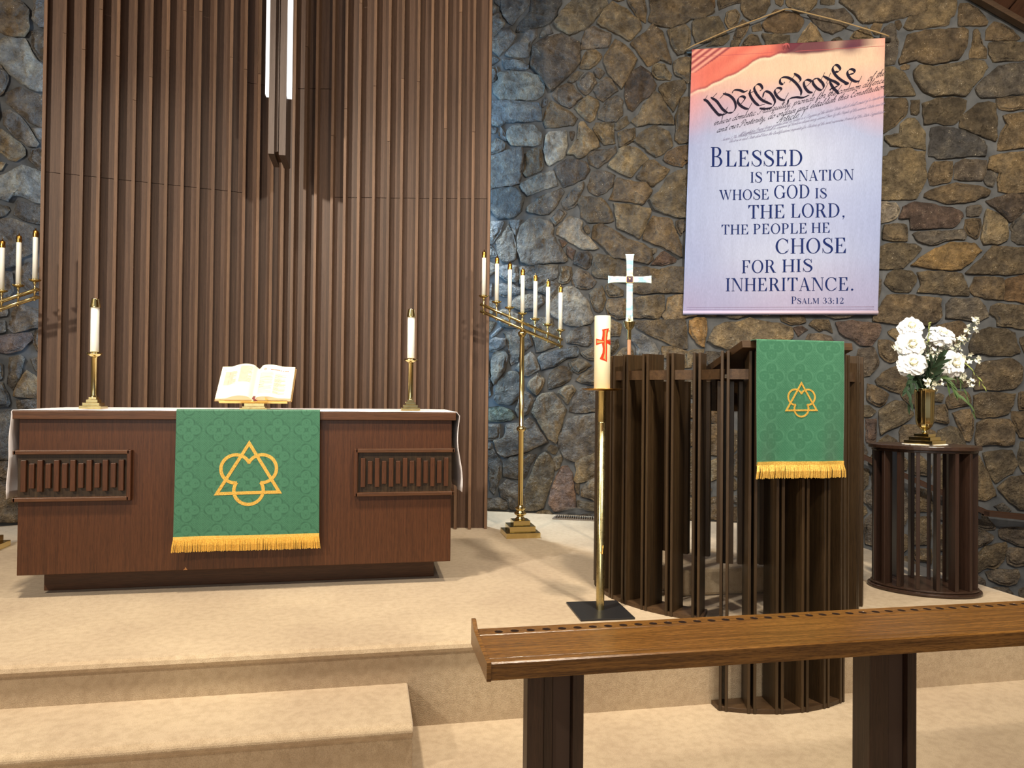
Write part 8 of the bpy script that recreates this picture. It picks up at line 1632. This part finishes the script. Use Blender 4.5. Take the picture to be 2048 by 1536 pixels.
SCRIPT = [
    ('We the People', (1.971, 3.666), (3.172, 3.874), 0.110, 'big'),
    ('of the', (3.222, 3.875), (3.36, 3.917), 0.036, 'mid'),
    ('insure domestic Tranquility, provide for the common defence', (1.94, 3.583), (3.36, 3.854), 0.032, 'mid'),
    ('and our Posterity, do ordain and establish this Constitution', (1.966, 3.515), (3.36, 3.798), 0.032, 'mid'),
    ('Article 1', (2.484, 3.567), (2.698, 3.61), 0.037, 'mid'),
    ('All legislative Powers herein granted shall be vested in a Congress of the United States which shall consist of a Senate and', (2.161, 3.473), (3.36, 3.722), 0.017, 'sm'),
    ('Section 2 The House of Representatives shall be composed of Members chosen every second Year by the People of the several States and the', (2.009, 3.436), (3.356, 3.659), 0.015, 'sm'),
    ('Electors in each State shall have the Qualifications requisite for Electors of the most numerous Branch of the State Legislature', (2.072, 3.417), (3.356, 3.587), 0.015, 'sm'),
]
BIG_SCRIPT = "1 1852,3829 1886,3808 1934,3742 1990,3674 2015,3683|0 1856,3811 1886,3862|1 1916,3842 1968,3802 2019,3727 2066,3688|1 2066,3688 2108,3693 2133,3735 2120,3798 2078,3846 2022,3868|0 1925,3832 1971,3877|0 1997,3826 2048,3880|0 2013,3631 2032,3690 2066,3741|1 1977,3686 2019,3675 2066,3692|1 2101,3866 2120,3891 2162,3888 2204,3869 2235,3879|1 2175,3757 2211,3804 2197,3827 2164,3823 2150,3787 2171,3750 2213,3719 2245,3712|0 2222,3667 2273,3764|1 2260,3885 2253,3849 2271,3804 2305,3757 2333,3735|0 2238,3846 2286,3866|1 2339,3866 2360,3884 2347,3917 2321,3928 2294,3905 2296,3872 2321,3826 2363,3779 2442,3737|1 2363,3805 2381,3856 2422,3844 2455,3797 2467,3753 2439,3711 2380,3702 2337,3711|0 2330,3732 2384,3745|0 2363,3761 2388,3794|1 2486,3828 2518,3858 2511,3877 2482,3878 2465,3849 2487,3802 2521,3773 2554,3766|0 2528,3729 2582,3830|1 2550,3929 2534,3911 2511,3924 2515,3962 2553,3972 2602,3950 2643,3910 2674,3864 2687,3830 2683,3796|1 2626,3999 2666,3966 2680,3935 2664,3913|0 2588,3921 2639,3992|1 2575,3733 2587,3773 2642,3785 2699,3777 2754,3795|1 2719,3866 2757,3898 2765,3919 2735,3932 2710,3915 2715,3871 2747,3825 2781,3814|0 2780,3784 2813,3847|1 2819,3940 2785,3926 2787,3891 2820,3847 2852,3832 2872,3856 2861,3893 2819,3940|0 2848,3918 2880,3983|0 2854,3778 2909,3889|1 2866,3955 2923,3915 2965,3893 2994,3864 2963,3845 2930,3834 2924,3822|1 2919,3903 2949,3842 2981,3804 2989,3782|0 2928,3975 2893,3886|0 2983,3805 3019,3860|1 2965,3984 2988,3980 3006,4001 2988,4033 2963,4041 2945,4013 2955,3975 2987,3929 3035,3888 3068,3867 3040,3867|1 3074,3946 3115,3956 3120,3978 3094,3994 3069,3981 3066,3951 3091,3907 3131,3881 3164,3884|0 3149,3860 3181,3925|0 3076,3830 3099,3889"
big, fade = MB(), MB()
for text, A_, B_, xh, kind in SCRIPT:
    if kind == 'big': continue
    elif kind == 'mid': script_line(big, text, A_, B_, xh*0.9, 0.0018, 0.0056, 0.5, 3)
    else: script_line(fade, text, A_, B_, xh, 0.0012, 0.0024, 0.7, 1)
for it in BIG_SCRIPT.split('|'):
    w_, *pp = it.split(' ')
    line = [tuple(int(a)/1000 for a in p.split(',')) for p in pp]
    P_ = [Vector(p) for p in catmull(line, 7)]
    nib = Vector((math.cos(R(42)), math.sin(R(42))))
    mx_ = 0.023 if w_ == '1' else 0.005
    L_, R_ = [], []
    for i, p in enumerate(P_):
        d = P_[min(len(P_)-1, i+1)]-P_[max(0, i-1)]
        if d.length < 1e-6: d = Vector((1, 0))
        d.normalize(); n_ = Vector((-d.y, d.x))
        e_ = min(1, 0.25+i*0.2, 0.25+(len(P_)-1-i)*0.2)
        ww = (0.004+(mx_-0.004)*abs(n_.dot(nib))**1.2*e_)/2
        L_.append((p.x+n_.x*ww, p.y+n_.y*ww)); R_.append((p.x-n_.x*ww, p.y-n_.y*ww))
    put(big, [[L_[i], L_[i+1], R_[i+1], R_[i]] for i in range(len(P_)-1)])
big.build('script_lettering', INK_DARK, ban, label='dark old-style script lettering')
fade.build('faint_script_lettering', INK_FADE, ban, label='small faded script lines')

# ------------------------------------------------------------------ sub-parts: pieces that belong to a part hang under that part
def sub(owner_name, part, children):
    for o in list(bpy.data.objects):
        if o.name.split('.')[0] != owner_name: continue
        host = [c for c in o.children if c.name.split('.')[0] == part]
        if not host: continue
        for c in list(o.children):
            if c.name.split('.')[0] in children:
                same = abs(c.rotation_euler.z-host[0].rotation_euler.z) < 1e-6
                c.parent = host[0]
                if same: c.rotation_euler.z = 0
for n_ in ('altar_parament', 'pulpit_parament'): sub(n_, 'damask_panel', ('emblem', 'braid', 'fringe'))
sub('open_book', 'pages_surface', ('printed_text', 'red_heading'))
sub('wall_banner', 'banner_cloth', ('scripture_lettering', 'script_lettering', 'faint_script_lettering', 'sleeve_seam', 'hem_stitching', 'gathered_knot'))
sub('processional_cross', 'cross_head', ('medallion_frame', 'medallion', 'monogram'))
sub('paschal_candle', 'wax', ('red_cross', 'cross_inlay', 'cross_loop'))
sub('kneeling_rail', 'rail_top', ('hole_shade_plug',))
sub('altar_table', 'body', ('grille_back', 'grille_rail', 'grille_stile', 'grille_slat', 'chipped_veneer'))
sub('floor_register', 'frame', ('louver',))
for o in bpy.data.objects:
    if o.name.split('.')[0] == 'printed_text': o['kind'] = 'stuff'
